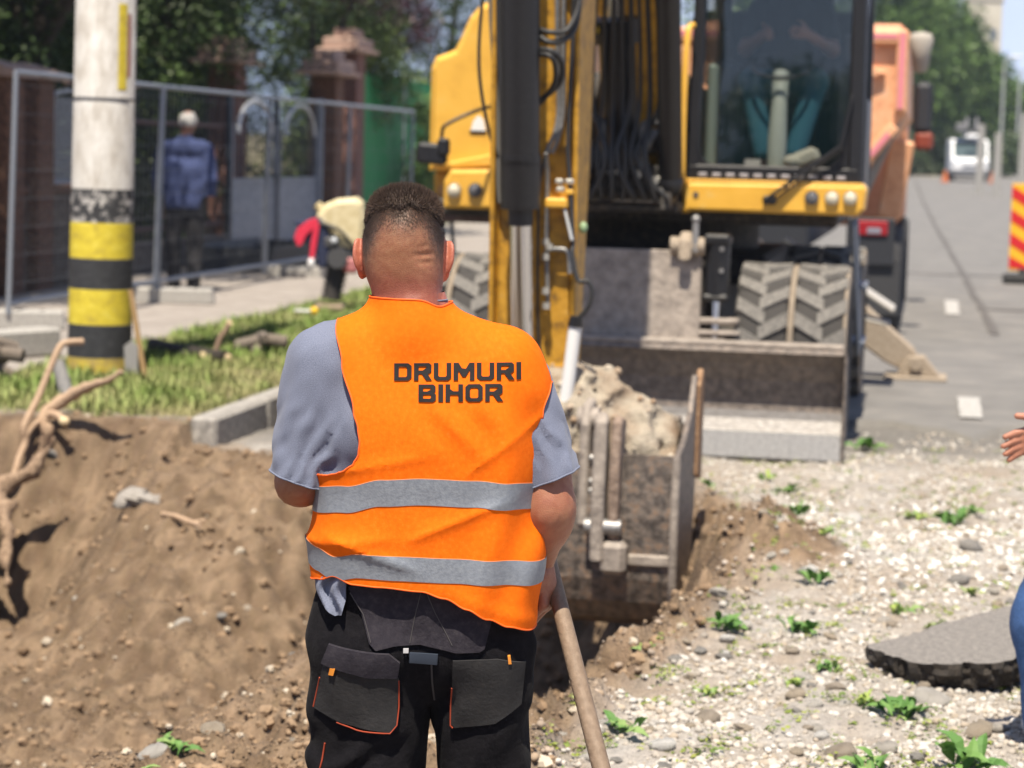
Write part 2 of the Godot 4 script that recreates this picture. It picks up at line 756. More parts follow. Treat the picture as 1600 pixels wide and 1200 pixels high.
func _ready() -> void:
	rng.seed = 41
	for q in [[n1, 3], [n2, 17], [n3, 29]]:
		q[0].noise_type = FastNoiseLite.TYPE_SIMPLEX_SMOOTH
		q[0].seed = q[1]
		q[0].frequency = 1.0
		q[0].fractal_octaves = 3
	n3.fractal_octaves = 1
	ncell.noise_type = FastNoiseLite.TYPE_CELLULAR
	ncell.cellular_return_type = FastNoiseLite.RETURN_DISTANCE
	ncell.frequency = 1.0
	ncell.fractal_type = FastNoiseLite.FRACTAL_NONE
	ncell.seed = 5
	# --- camera: a short telephoto at eye height, focused on the worker ---
	var cam := Camera3D.new()
	cam.name = "camera"
	add_child(cam)
	cam.position = Vector3(0, 1.62, 0)
	cam.rotation_order = EULER_ORDER_YXZ
	cam.rotation = Vector3(-0.10022, 0, 0.02618)
	var lens := CameraAttributesPhysical.new()
	lens.frustum_focal_length = 72.0
	lens.frustum_focus_distance = 4.45
	lens.frustum_near = 0.05
	lens.frustum_far = 900.0
	lens.exposure_aperture = 4.5
	cam.attributes = lens
	cam.fov = 18.925
	cam.near = 0.05
	cam.far = 900.0
	cam.current = true
	# --- sky ---
	var env := Environment.new()
	env.background_mode = Environment.BG_SKY
	var sm := ProceduralSkyMaterial.new()
	sm.sky_top_color = Color(0.36, 0.46, 0.64)
	sm.sky_horizon_color = Color(0.70, 0.77, 0.90)
	sm.sky_curve = 0.14
	var cn := FastNoiseLite.new()
	cn.frequency = 0.008
	cn.seed = 12
	cn.fractal_octaves = 5
	var cg := Gradient.new()
	cg.offsets = PackedFloat32Array([0.0, 0.45, 0.75, 1.0])
	cg.colors = PackedColorArray([Color(1, 1, 1, 0.0), Color(1, 1, 1, 0.04), Color(1, 0.99, 0.97, 0.30), Color(1, 0.99, 0.97, 0.42)])
	var ct := NoiseTexture2D.new()
	ct.width = 1024
	ct.height = 512
	ct.seamless = true
	ct.noise = cn
	ct.color_ramp = cg
	sm.sky_cover = ct
	sm.ground_bottom_color = Color(0.30, 0.27, 0.24)
	sm.ground_horizon_color = Color(0.55, 0.56, 0.58)
	sm.energy_multiplier = 0.72
	var sky := Sky.new()
	sky.sky_material = sm
	env.sky = sky
	env.tonemap_mode = Environment.TONE_MAPPER_LINEAR
	env.tonemap_exposure = 1.75
	env.sdfgi_enabled = true
	env.ssao_enabled = true
	env.ssil_enabled = true
	env.fog_enabled = true
	env.fog_density = 0.0004
	env.fog_light_color = Color(0.78, 0.84, 0.92)
	var we := WorldEnvironment.new()
	we.name = "environment"
	we.environment = env
	add_child(we)
	# --- sun: high, behind the camera and a little to its left ---
	var sun := DirectionalLight3D.new()
	sun.name = "sun"
	sun.light_energy = 1.55
	sun.light_color = Color(1.0, 0.955, 0.88)
	sun.light_angular_distance = 0.53
	sun.shadow_enabled = true
	add_child(sun)
	sun.look_at_from_position(Vector3(-0.12, 1.5, 0.66), Vector3.ZERO)
	build_ground()
	build_street()
	build_garden_front()
	build_trees()
	build_far_street()
	build_excavator()
	build_truck()
	build_verge_things()
	build_rubble()
	build_worker()
	build_other_people()


# ---------- ground ----------
func seg_dist(p: Vector2, line: Array) -> float:
	# signed distance to an open line: positive on its left side
	var best := 1e9
	var sgn := 1.0
	for i in line.size() - 1:
		var a: Vector2 = line[i]
		var b: Vector2 = line[i + 1]
		var t := clampf((p - a).dot(b - a) / (b - a).length_squared(), 0.0, 1.0)
		var q := a + (b - a) * t
		var d := p.distance_to(q)
		if d < best - 1e-6:
			best = d
			sgn = signf((b - a).cross(p - a))
	return best * sgn


# lines in plan: x to the right, y = distance from the camera
var right_edge := [Vector2(-0.35, 2.0), Vector2(0.02, 6.0), Vector2(0.09, 6.45), Vector2(0.27, 7.0), Vector2(0.56, 7.9), Vector2(0.80, 8.7), Vector2(0.93, 9.4), Vector2(0.97, 10.6), Vector2(0.72, 11.6), Vector2(-0.9, 11.7), Vector2(-1.55, 12.25), Vector2(-2.2, 12.5), Vector2(-6.0, 12.6)]
var tongue_edge := [Vector2(-1.6, 4.6), Vector2(-1.2, 6.2), Vector2(-0.9, 7.15), Vector2(-0.68, 8.0), Vector2(-0.45, 8.35), Vector2(-0.1, 8.2), Vector2(-0.02, 7.4), Vector2(-0.15, 6.6), Vector2(-0.3, 5.6), Vector2(-0.5, 4.2)]


func terrain(x: float, d: float) -> Array:
	# height and what the ground is made of: [height, soil 0..1, asphalt 0..1, grass 0..1]
	var u := street_u(x, -d)
	var v := street_v(x, -d)
	var p := Vector2(x + 0.06 * n1.get_noise_2d(x * 2.1, d * 2.1), d + 0.06 * n1.get_noise_2d(x * 2.1 + 40.0, d * 2.1))
	var base := 0.0
	var grass := 0.0
	if u < -3.9 and d > 10.0:
		base = 0.125
		grass = 1.0
	if v > 20.0:
		base += 0.0085 * (v - 20.0)
	var near_field := x > -6.0 and x < 6.0 and d < 16.0
	if not near_field:
		return [base - 0.05 if u > -3.9 else base - 0.02, 0.0, 0.0, grass]
	var e := seg_dist(p, right_edge)      # positive inside the dug area
	if grass > 0.5:
		base *= 1.0 - smoothstep(0.0, 0.7, e)
	var soil := 0.0
	var dug := 0.0
	if e > -0.5:
		var far_slope: float = smoothstep(-0.4, -1.6, x)
		var wide := lerpf(0.55, 2.8, far_slope) if d > 9.0 else 0.5
		dug = smoothstep(-0.05, wide, e)
		var scarp: float = smoothstep(-1.7, -2.3, x)
		dug = lerpf(dug, 0.42 * smoothstep(-0.02, 0.32, e) + 0.58 * smoothstep(0.2, 2.4, e), scarp)
		var hole := Vector2((x + 2.75) / 0.55, (d - 11.45) / 0.6)
		dug += 0.95 * exp(-hole.length_squared() * 1.5)
		soil = smoothstep(-0.3 - 0.15 * n1.get_noise_2d(x * 3.0, d * 3.0), 0.0, e)
	var deep := 0.78
	var h := base - deep * dug
	if d < 9.5:
		var t := -seg_dist(p, tongue_edge) if d > 4.0 else 0.3
		var up := smoothstep(-0.75, 0.1, t)
		h = maxf(h, lerpf(-deep, -0.13, up)) if e > 0.0 else h
	# lumps: clods in the soil, pebbly crust in the gravel
	var c1 := n1.get_noise_2d(x * 1.3, d * 1.3)
	var c2 := n2.get_noise_2d(x * 4.5, d * 4.5)
	var c3 := n2.get_noise_2d(x * 14.0 + 9.0, d * 14.0)
	var cl := ncell.get_noise_2d(x * 9.0 + 0.3 * c3, d * 9.0)
	var rid := 1.0 - absf(n2.get_noise_2d(x * 7.0 + 20.0, d * 7.0)) * 2.2
	var lump := 0.07 * c1 + 0.065 * c2 + 0.046 * c3 + 0.036 * cl + 0.022 * rid
	var crust := 0.018 * c1 + 0.012 * c2 + 0.008 * c3
	if grass > 0.5:
		h += lerpf(0.012 * c2, lump * 0.9, smoothstep(0.0, 0.25, e))
		grass *= 1.0 - smoothstep(-0.28, -0.05, e + 0.12 * c2)
	else:
		h += lerpf(crust, lump, soil)
	# heap of loose earth beside the bucket
	var hp := Vector2((x - 1.10) / 0.34, (d - 9.35) / 0.75)
	var heap: float = exp(-hp.length_squared() * 1.3)
	h += heap * (0.13 + 0.05 * c2 + 0.02 * c3)
	soil = maxf(soil, smoothstep(0.28, 0.6, heap + 0.1 * c2))
	var spill: float = smoothstep(-0.32, 0.0, e) * smoothstep(0.5, 0.1, e) * smoothstep(11.0, 9.8, d) * smoothstep(-0.1, 0.25, x)
	h += spill * (0.015 + 0.05 * maxf(c2, 0.0) + 0.03 * c3)
	soil = maxf(soil, spill * 0.8)
	# a raised rim of broken material along the asphalt edge
	var tar: float = smoothstep(11.9, 13.6, d + 0.5 * c1 + 0.25 * c2) if u > -3.9 else 0.0
	return [h - 0.02 * tar, soil, tar, grass]


func build_ground() -> void:
	var xs := [-420.0, -200.0, -110.0, -60.0, -34.0, -22.0, -15.0, -11.0, -8.5, -6.8, -5.6]
	var q := -4.6
	while q < 4.3:
		xs.append(q)
		q += 0.026 if q < 2.6 else 0.05
	xs.append_array([4.6, 5.3, 6.5, 8.5, 11.0, 15.0, 22.0, 34.0, 60.0, 110.0, 200.0, 420.0])
	var ds := [-60.0, -25.0, -12.0, -6.0, -3.0, -1.0, 0.5, 1.6, 2.4]
	q = 3.0
	while q < 14.6:
		ds.append(q)
		q += 0.026 + 0.0012 * maxf(q - 6.0, 0.0)
	ds.append_array([15.0, 15.8, 16.6, 18.0, 20.0, 23.0, 27.0, 32.0, 40.0, 52.0, 70.0, 100.0, 150.0, 230.0, 330.0, 600.0])
	var V := PackedVector3Array()
	var C := PackedColorArray()
	for d in ds:
		for x in xs:
			var t := terrain(x, d)
			V.push_back(Vector3(x, t[0], -d))
			var g := n2.get_noise_2d(x * 6.0, d * 6.0)
			var g2 := n1.get_noise_2d(x * 0.9 + 50.0, d * 0.9)
			var fine := n3.get_noise_2d(x * 37.0, d * 37.0)
			var stone := Color(0.43, 0.40, 0.365).lerp(Color(0.36, 0.30, 0.24), clampf(0.42 + 0.9 * g2 + 0.4 * g, 0.0, 1.0))
			stone = stone * (1.0 + 0.14 * fine)
			var clay := Color(0.135, 0.09, 0.054).lerp(Color(0.245, 0.172, 0.11), clampf(0.5 + 1.3 * g + 0.7 * g2, 0.0, 1.0)) * (1.0 + 0.2 * fine)
			var tar := Color(0.20, 0.188, 0.172) * (1.0 + 0.15 * g + 0.1 * fine)
			var turf := Color(0.22, 0.19, 0.10) * (1.0 + 0.3 * g)
			var k := stone.lerp(tar, t[2]).lerp(clay, t[1]).lerp(turf, t[3])
			k.a = 1.0
			C.push_back(k)
	var I := PackedInt32Array()
	var w := xs.size()
	for j in ds.size() - 1:
		for i in w - 1:
			var a := j * w + i
			I.append_array(PackedInt32Array([a, a + w, a + w + 1, a, a + w + 1, a + 1]))
	var m := with_normals({"v": V, "i": I})
	var arr := []
	arr.resize(Mesh.ARRAY_MAX)
	arr[Mesh.ARRAY_VERTEX] = m.v
	arr[Mesh.ARRAY_NORMAL] = m.n
	arr[Mesh.ARRAY_COLOR] = C
	arr[Mesh.ARRAY_INDEX] = m.i
	var am := ArrayMesh.new()
	am.add_surface_from_arrays(Mesh.PRIMITIVE_TRIANGLES, arr)
	structure("ground", am, painted_by_vertex("earth", 0.95, 2.3, 1.2, 0.035, 0.62))


func road_y(v: float) -> float:
	return 0.0085 * maxf(v - 20.0, 0.0)


func build_street() -> void:
	# the carriageway: a thin worn asphalt sheet with a broken front edge where it has been torn up
	var us := []
	var q := -3.72
	while q < 9.0:
		us.append(q)
		q += 0.16
	var vs := []
	q = 0.0
	while q < 1.0:
		vs.append(q)
		q += 1.0 / 60.0
	vs.append(1.0)
	var b := Mb.new()
	var grid := []
	for t in vs:
		var row := []
		for u in us:
			var front: float = 14.3 + 0.55 * n1.get_noise_2d(u * 0.8, 3.0) + 0.3 * n2.get_noise_2d(u * 2.5, 8.0) - 0.1 * u
			var v: float = front + pow(t, 2.6) * (300.0 - front)
			var y: float = road_y(v) + 0.006 + (0.01 if t > 0.0 else -0.04) + (0.006 * n1.get_noise_2d(u * 0.7, v * 0.5) if v < 60 else 0.0)
			row.append(street(u, y, v))
		grid.append(row)
	for j in grid.size() - 1:
		for i in us.size() - 1:
			var A: Vector3 = grid[j][i]
			var B: Vector3 = grid[j][i + 1]
			var D: Vector3 = grid[j + 1][i + 1]
			var E: Vector3 = grid[j + 1][i]
			b.quad(A, B, D, E, Vector3.UP)
	var asphalt := worn("asphalt", [[0.0, 0.125, 0.12, 0.115], [0.4, 0.155, 0.149, 0.142], [0.65, 0.172, 0.165, 0.156], [0.85, 0.20, 0.188, 0.174], [1.0, 0.25, 0.23, 0.207]], 0.012, 0.22, 0.92, 0.0, 0.5, 4)
	asphalt.uv1_world_triplanar = true
	structure("road", b, asphalt)
	# sealed seams in the road: bitumen strips
	var seam := mat("bitumen seam", 0.10, 0.092, 0.085, 0.85)
	for s in [[[0.62, 22.0], [0.55, 26.0], [0.42, 33.0], [0.1, 48.0], [-0.3, 70.0], [-0.9, 110.0]], [[-1.4, 32.5], [0.3, 31.8], [3.6, 31.6]], [[0.5, 25.4], [4.6, 24.6]], [[1.5, 40.0], [4.5, 40.5]]]:
		var m := Mb.new()
		for i in s.size() - 1:
			var steps := 14
			for k in steps:
				var P := []
				for e in [k, k + 1]:
					var uu: float = lerpf(s[i][0], s[i + 1][0], float(e) / steps) + 0.03 * n2.get_noise_1d(e * 0.9 + i * 31)
					var vv: float = lerpf(s[i][1], s[i + 1][1], float(e) / steps)
					var hw: float = 0.04 + 0.025 * n2.get_noise_1d(e * 1.7 + i * 13 + 5)
					var across := absf(s[i + 1][0] - s[i][0]) > absf(s[i + 1][1] - s[i][1])
					P.append([street(uu - (0.0 if across else hw), road_y(vv) + 0.026, vv - (hw * 2 if across else 0.0)), street(uu + (0.0 if across else hw), road_y(vv) + 0.026, vv + (hw * 2 if across else 0.0))])
				m.quad(P[0][0], P[0][1], P[1][1], P[1][0], Vector3.UP)
		structure("road_seam", m, seam)
	# worn white lane dashes
	var white := worn("road paint", [[0.0, 0.25, 0.24, 0.225], [0.4, 0.36, 0.35, 0.335], [0.7, 0.44, 0.43, 0.41], [1.0, 0.52, 0.51, 0.49]], 0.03, 1.6, 0.8, 0.0, 0.0, 9)
	for s in [[0.29, 15.4, 1.3], [0.24, 25.4, 2.2]]:
		var m := Mb.new()
		var cnt := 12
		for k in cnt:
			var v0: float = s[1] - s[2] * 0.5 + s[2] * k / cnt
			var v1: float = s[1] - s[2] * 0.5 + s[2] * (k + 1) / cnt
			var w0 := 0.072 + 0.012 * n2.get_noise_1d(k * 3.0 + s[1])
			var w1 := 0.072 + 0.012 * n2.get_noise_1d(k * 3.0 + 3.0 + s[1])
			m.quad(street(s[0] - w0, road_y(v0) + 0.030, v0), street(s[0] + w0, road_y(v0) + 0.030, v0), street(s[0] + w1, road_y(v1) + 0.030, v1), street(s[0] - w1, road_y(v1) + 0.030, v1), Vector3.UP)
		structure("road_marking", m, white)
	# kerb along the verge: concrete stones set end to end
	var kerb := Node3D.new()
	kerb.name = "kerb"
	kerb.set_meta("kind", "structure")
	add_child(kerb)
	kerb.rotation.y = -TH
	var concrete := worn("kerb concrete", [[0.0, 0.16, 0.15, 0.14], [0.4, 0.27, 0.255, 0.235], [0.75, 0.36, 0.34, 0.31], [1.0, 0.46, 0.43, 0.39]], 0.02, 1.4, 0.95, 0.0, 0.5, 12)
	for k in 12:
		var m := Mb.new()
		var v0 := 11.85 + k * 1.0
		m.box(Vector3(), Vector3(0.15, 0.32, 0.985), 0.018)
		var o := put(kerb, "kerb_stone", m, concrete)
		o.position = Vector3(-3.83 + 0.008 * sin(k * 2.3), -0.005 + 0.006 * sin(k * 1.7), -(v0 + 0.5))
		o.rotation = Vector3(0.006 * sin(k * 3.1), 0.008 * cos(k * 2.0), 0.02 * sin(k * 1.3))
	# the pavement behind the verge
	var pv := Mb.new()
	for k in 40:
		var v0 := 8.0 + k * 2.5
		for s in [[v0, v0 + 2.5]]:
			var y0 := 0.15 + road_y(s[0])
			var y1 := 0.15 + road_y(s[1])
			pv.quad(street(-8.5, y0, s[0]), street(-5.72, y0, s[0]), street(-5.72, y1, s[1]), street(-8.5, y1, s[1]), Vector3.UP)
			pv.quad_out(street(-5.72, y0, s[0]), street(-5.72, y1, s[1]), street(-5.72, y1 - 0.12, s[1]), street(-5.72, y0 - 0.12, s[0]), street(-7, 0, s[0]))
	var flag := worn("pavement", [[0.0, 0.20, 0.175, 0.155], [0.5, 0.28, 0.25, 0.225], [1.0, 0.35, 0.315, 0.285]], 0.01, 0.5, 0.95, 0.0, 0.3, 21)
	structure("pavement", pv, flag)
	# grass on the verge and along the garden wall
	var blade := Mb.new().tint(Color(1, 1, 1))
	for k in 7:
		var a := k * 0.9
		var p := Vector3(cos(a * 2.3), 0, sin(a * 1.7)) * 0.022
		var lean := Vector3(cos(a), 0, sin(a)) * (0.02 + 0.012 * (k % 3))
		var hgt := 0.04 + 0.018 * (k % 4)
		var side := Vector3(-sin(a), 0, cos(a)) * 0.0045
		blade.quad(p - side, p + side, p + side * 0.8 + lean * 0.4 + Vector3.UP * hgt * 0.55, p - side * 0.8 + lean * 0.4 + Vector3.UP * hgt * 0.55, lean.normalized() + Vector3.UP)
		blade.flat(p + side * 0.8 + lean * 0.4 + Vector3.UP * hgt * 0.55, p - side * 0.8 + lean * 0.4 + Vector3.UP * hgt * 0.55, p + lean + Vector3.UP * hgt, lean.normalized() + Vector3.UP)
	var where := []
	var cols := []
	while where.size() < 17000:
		var u := rng.randf_range(-5.76, -3.95)
		var v := 11.0 + pow(rng.randf(), 1.5) * 22.0
		var p := street(u, 0, v)
		var t := terrain(p.x, -p.z)
		if -p.z < 16.0 and rng.randf() > t[3] - 0.05:
			continue
		var dry := clampf(0.45 + 0.9 * n1.get_noise_2d(p.x * 1.1 + 7.0, p.z * 1.1) + 0.25 * rng.randf_range(-1, 1) + 0.5 * smoothstep(-4.6, -4.0, u), 0.0, 1.0)
		if rng.randf() < dry * 0.45:
			continue
		var s := rng.randf_range(0.5, 1.1) * lerpf(1.25, 0.6, dry)
		where.append(Transform3D(Basis(Vector3.UP, rng.randf() * TAU).scaled(Vector3(s, s, s)), Vector3(p.x, t[0] + (0.02 if -p.z >= 16.0 else 0.0) - 0.004, p.z)))
		var k := Color(0.16, 0.25, 0.045).lerp(Color(0.38, 0.36, 0.17), dry)
		cols.append(k * rng.randf_range(0.75, 1.25))
	var gm := painted_by_vertex("grass blades", 0.7)
	gm.backlight_enabled = true
	gm.backlight = Color(0.25, 0.32, 0.1)
	var grass := scatter(self, "grass", blade.mesh(), gm, where, cols)
	grass.set_meta("kind", "stuff")
	tag(grass, "patchy green and straw coloured grass on the verge behind the kerb", "grass")


# ---------- temporary fence, garden wall, gate ----------
func build_garden_front() -> void:
	# mobile site fence: four wire panels on concrete feet
	var galv := worn("galvanised tube", [[0.0, 0.20, 0.22, 0.26], [0.6, 0.30, 0.33, 0.38], [1.0, 0.42, 0.45, 0.50]], 0.03, 3.0, 0.5, 0.5, 0.0, 31)
	var wire := mat("fence wire", 0.16, 0.17, 0.19, 0.6, 0.4)
	var foot_mat := worn("fence foot concrete", [[0.0, 0.26, 0.25, 0.235], [0.6, 0.40, 0.385, 0.36], [1.0, 0.5, 0.48, 0.45]], 0.03, 2.0, 0.95, 0.0, 0.3, 33)
	var names := ["wire site fence panel standing left of the striped pole", "wire site fence panel in front of the man in blue", "wire site fence panel in front of the grey gate", "wire site fence panel before the green screen"]
	for k in 4:
		var o := thing("site_fence_panel", names[k], "fence panel", street(-7.03, 0.15, 16.85 + k * 3.5), -TH, "mobile site fence panels")
		o.rotation.z = -0.03 + 0.008 * k
		var f := Mb.new()
		f.tube([Vector3(0, 0.12, 0), Vector3(0, 2.0, 0)], 0.021, 10)
		put(o, "post", f, galv)
		f = Mb.new()
		f.tube([Vector3(0, 0.12, -3.42), Vector3(0, 2.0, -3.42)], 0.021, 10)
		put(o, "post", f, galv)
		f = Mb.new()
		f.tube([Vector3(0, 1.985, 0), Vector3(0, 1.985, -3.42)], 0.021, 10)
		put(o, "top_rail", f, galv)
		f = Mb.new()
		f.tube([Vector3(0, 0.2, 0), Vector3(0, 0.2, -3.42)], 0.021, 10)
		put(o, "bottom_rail", f, galv)
		var w := Mb.new()
		for i in 34:
			w.cyl(Vector3(0, 0.2, -0.1 * i - 0.06), Vector3(0, 1.98, -0.1 * i - 0.06), 0.0019, -1, 4, false)
		for i in 8:
			w.cyl(Vector3(0, 0.35 + 0.22 * i, 0), Vector3(0, 0.35 + 0.22 * i, -3.42), 0.0019, -1, 4, false)
		put(o, "wire_mesh", w, wire).set_meta("kind", "stuff")
	var foot_names := ["pale concrete fence foot at the left picture edge", "pale concrete fence foot right of the striped pole", "hollow concrete fence foot in front of the grey gate"]
	var feet := [[-7.0, 17.0, 0.35], [-6.85, 20.35, 0.25], [-6.9, 24.6, 0.0]]
	for k in 3:
		var o := thing("fence_foot", foot_names[k], "concrete block", street(feet[k][0], 0.152, feet[k][1]), -TH + feet[k][2], "concrete feet of the site fence")
		var m := Mb.new()
		if k == 2:
			m.prism(PackedVector2Array([Vector2(-0.32, 0), Vector2(-0.32, 0.15), Vector2(0.32, 0.15), Vector2(0.32, 0), Vector2(0.14, 0), Vector2(0.14, 0.07), Vector2(-0.14, 0.07), Vector2(-0.14, 0)]), -0.12, 0.12, 0.012)
		else:
			m.prism(PackedVector2Array([Vector2(-0.36, 0), Vector2(-0.34, 0.14), Vector2(0.34, 0.14), Vector2(0.36, 0)]), -0.125, 0.125, 0.012)
		put(o, "block", m, foot_mat)
		for i in [-1, 0, 1]:
			m = Mb.new()
			m.cyl(Vector3(0.18 * i, 0.135, 0), Vector3(0.18 * i, 0.153 if k == 2 else 0.144, 0), 0.024, -1, 10)
			put(o, "socket", m, mat("socket rubber", 0.05, 0.05, 0.05, 0.9))
	var ks := thing("loose_kerb_stone", "long pale kerb stone lying on the pavement left of the pole", "kerb stone", street(-6.15, 0.152, 14.55), -TH + 1.12)
	var km := Mb.new()
	km.box(Vector3(0, 0.095, 0), Vector3(1.0, 0.19, 0.2), 0.02)
	put(ks, "stone", km, foot_mat)
	# garden wall with brick piers and wire-mesh openings
	var brick := worn("old brick", [[0.0, 0.05, 0.034, 0.026], [0.35, 0.10, 0.058, 0.04], [0.6, 0.19, 0.085, 0.05], [0.8, 0.25, 0.15, 0.10], [1.0, 0.32, 0.24, 0.18]], 0.03, 1.1, 0.95, 0.0, 1.0, 41)
	var plaster := worn("dirty plaster", [[0.0, 0.06, 0.05, 0.042], [0.5, 0.13, 0.105, 0.085], [0.8, 0.2, 0.17, 0.14], [1.0, 0.3, 0.26, 0.22]], 0.02, 0.8, 0.95, 0.0, 0.8, 43)
	var tile := worn("roof tile", [[0.0, 0.28, 0.16, 0.12], [0.5, 0.42, 0.29, 0.235], [1.0, 0.5, 0.4, 0.35]], 0.03, 1.6, 0.9, 0.0, 0.5, 45)
	var steel := worn("gate steel", [[0.0, 0.12, 0.14, 0.18], [0.5, 0.185, 0.21, 0.26], [1.0, 0.27, 0.30, 0.36]], 0.012, 0.9, 0.5, 0.2, 0.0, 47)
	var steel_dark := mat("dark gate steel", 0.045, 0.055, 0.075, 0.5, 0.2)
	var wall := thing("garden_wall", "dark weathered garden wall with brick piers behind the site fence", "wall", street(-8.75, 0.1, 17.0), -TH)
	var m := Mb.new()
	m.box(Vector3(0, 0.45, -2.3), Vector3(0.24, 1.1, 8.4), 0.02)
	put(wall, "base_wall", m, plaster)
	m = Mb.new()
	m.box(Vector3(0, 1.03, -2.3), Vector3(0.32, 0.07, 8.4), 0.015)
	put(wall, "coping", m, brick)
	for z in [0.6, -3.6, -4.35, -6.4]:
		m = Mb.new()
		m.box(Vector3(0.04, 1.05, z), Vector3(0.4, 2.1, 0.4), 0.015)
		var pier := put(wall, "pier", m, brick)
		m = Mb.new()
		m.prism(PackedVector2Array([Vector2(-0.28, 2.1), Vector2(-0.26, 2.17), Vector2(0.0, 2.26), Vector2(0.34, 2.17), Vector2(0.36, 2.1)]), z - 0.27, z + 0.27, 0.01)
		put(pier, "cap", m, tile)
	for z in [[-4.62, -6.15], [-0.2, -3.3]]:
		var fr := Mb.new()
		var arc := []
		for k in 13:
			var a := PI * k / 12.0
			arc.append(Vector3(0.14, 1.9 + 0.12 * sin(a), lerpf(z[0], z[1], 0.5 - 0.5 * cos(a))))
		fr.tube([Vector3(0.14, 1.1, z[0])] + arc + [Vector3(0.14, 1.1, z[1]), Vector3(0.14, 1.1, z[0])], 0.022, 8)
		var panel := put(wall, "mesh_frame", fr, galv)
		var w := Mb.new()
		var step := -0.055
		var zz: float = z[0]
		while zz > z[1] - 0.8:
			for s in [-1.0, 1.0]:
				var a := Vector3(0.14, 1.1, zz if s > 0 else zz + 0.8)
				var e := Vector3(0.14, 1.95, a.z + s * 0.8)
				var t0: float = clampf((z[0] - a.z) / (s * 0.8), 0, 1) if (a.z > z[0] or e.z > z[0]) else -1.0
				var lo := a
				var hi := e
				if t0 >= 0.0:
					if a.z > z[0]:
						lo = a.lerp(e, t0)
					else:
						hi = a.lerp(e, t0)
				if minf(lo.z, hi.z) < z[1]:
					var t1: float = (z[1] - lo.z) / (hi.z - lo.z) if absf(hi.z - lo.z) > 1e-4 else 0.0
					if lo.z < z[1]:
						lo = lo.lerp(hi, clampf(t1, 0, 1))
					else:
						hi = lo.lerp(hi, clampf(t1, 0, 1))
				if lo.distance_to(hi) > 0.03 and maxf(lo.z, hi.z) <= z[0] + 0.01:
					w.cyl(lo, hi, 0.0055, -1, 4, false)
			zz += step
		put(panel, "chain_link", w, mat("chain link", 0.5, 0.51, 0.52, 0.6, 0.2)).set_meta("kind", "stuff")
	# iron railing between the wall and the gate
	var rail := thing("iron_railing", "dark iron railing with upright bars left of the grey gate", "railing", street(-8.75, 0.1, 23.55), -TH)
	m = Mb.new()
	m.box(Vector3(0, 0.2, -2.1), Vector3(0.2, 0.4, 4.2), 0.02)
	put(rail, "plinth", m, plaster)
	for y in [0.55, 1.75]:
		m = Mb.new()
		m.box(Vector3(0, y, -2.1), Vector3(0.04, 0.05, 4.2), 0.008)
		put(rail, "rail", m, mat("red oxide iron", 0.10, 0.045, 0.04, 0.7, 0.2))
	for k in 28:
		m = Mb.new()
		m.cyl(Vector3(0, 0.38, -0.08 - k * 0.15), Vector3(0, 2.1, -0.08 - k * 0.15), 0.009, -1, 6)
		m.cyl(Vector3(0, 2.1, -0.08 - k * 0.15), Vector3(0, 2.2, -0.08 - k * 0.15), 0.014, 0.001, 6)
		put(rail, "bar", m, mat("black iron", 0.03, 0.03, 0.034, 0.6, 0.3))
	# the gate: two leaves, plated below, arched bars above
	var gate := thing("garden_gate", "blue grey steel double gate with arched tops and plated lower half", "gate", street(-8.7, 0.15, 27.85), -TH)
	for z in [0.0, -2.1, -4.3]:
		m = Mb.new()
		m.box(Vector3(0, 1.08, z), Vector3(0.1, 2.16, 0.1) if z < -4 else Vector3(0.08, 2.1, 0.08), 0.01)
		put(gate, "gate_post", m, galv if z < -4 else steel_dark)
	for z in [-0.06, -2.2]:
		var leaf := Mb.new()
		for s in [[0.12, 0.06], [1.02, 0.06]]:
			leaf.box(Vector3(0, s[0], z - 1.0), Vector3(0.05, s[1], 1.94), 0.006)
		leaf.box(Vector3(0, 0.9, z - 0.05), Vector3(0.05, 1.7, 0.05), 0.006)
		leaf.box(Vector3(0, 0.9, z - 1.95), Vector3(0.05, 1.7, 0.05), 0.006)
		var lf := put(gate, "leaf_frame", leaf, steel)
		m = Mb.new()
		m.box(Vector3(0, 0.57, z - 1.0), Vector3(0.012, 0.86, 1.86), 0.002)
		put(lf, "plate", m, steel)
		m = Mb.new()
		var arc := []
		for k in 15:
			var a := PI * k / 14.0
			arc.append(Vector3(0.02, 1.62 + 0.42 * sin(a), z - 1.0 + 0.75 * cos(a)))
		m.tube(arc, 0.03, 8)
		put(lf, "arch", m, mat("pale steel arch", 0.5, 0.52, 0.55, 0.4, 0.3))
		for k in 11:
			m = Mb.new()
			var zz: float = z - 0.22 - k * 0.156
			m.cyl(Vector3(0, 1.04, zz), Vector3(0, 1.62 + 0.42 * sqrt(maxf(0.0, 1.0 - pow((zz - z + 1.0) / 0.75, 2.0))), zz), 0.008, -1, 6)
			put(lf, "bar", m, steel_dark)
	m = Mb.new()
	m.box(Vector3(0.03, 1.05, -1.98), Vector3(0.05, 0.12, 0.05), 0.01)
	m.cyl(Vector3(0.05, 1.07, -1.9), Vector3(0.13, 1.07, -1.9), 0.012, -1, 8)
	put(gate, "lock", m, steel_dark)
	# a dark trough by the gate
	var box := thing("dark_trough", "low dark grey steel trough standing in front of the gate", "trough", street(-7.75, 0.152, 26.1), -TH)
	m = Mb.new()
	m.prism(PackedVector2Array([Vector2(-0.42, 0), Vector2(-0.5, 0.34), Vector2(-0.46, 0.34), Vector2(-0.4, 0.06), Vector2(0.4, 0.06), Vector2(0.46, 0.34), Vector2(0.5, 0.34), Vector2(0.42, 0)]), -1.5, 1.1, 0.01)
	m.box(Vector3(0, 0.17, 1.08), Vector3(0.86, 0.3, 0.03), 0.005)
	m.box(Vector3(0, 0.17, -1.48), Vector3(0.86, 0.3, 0.03), 0.005)
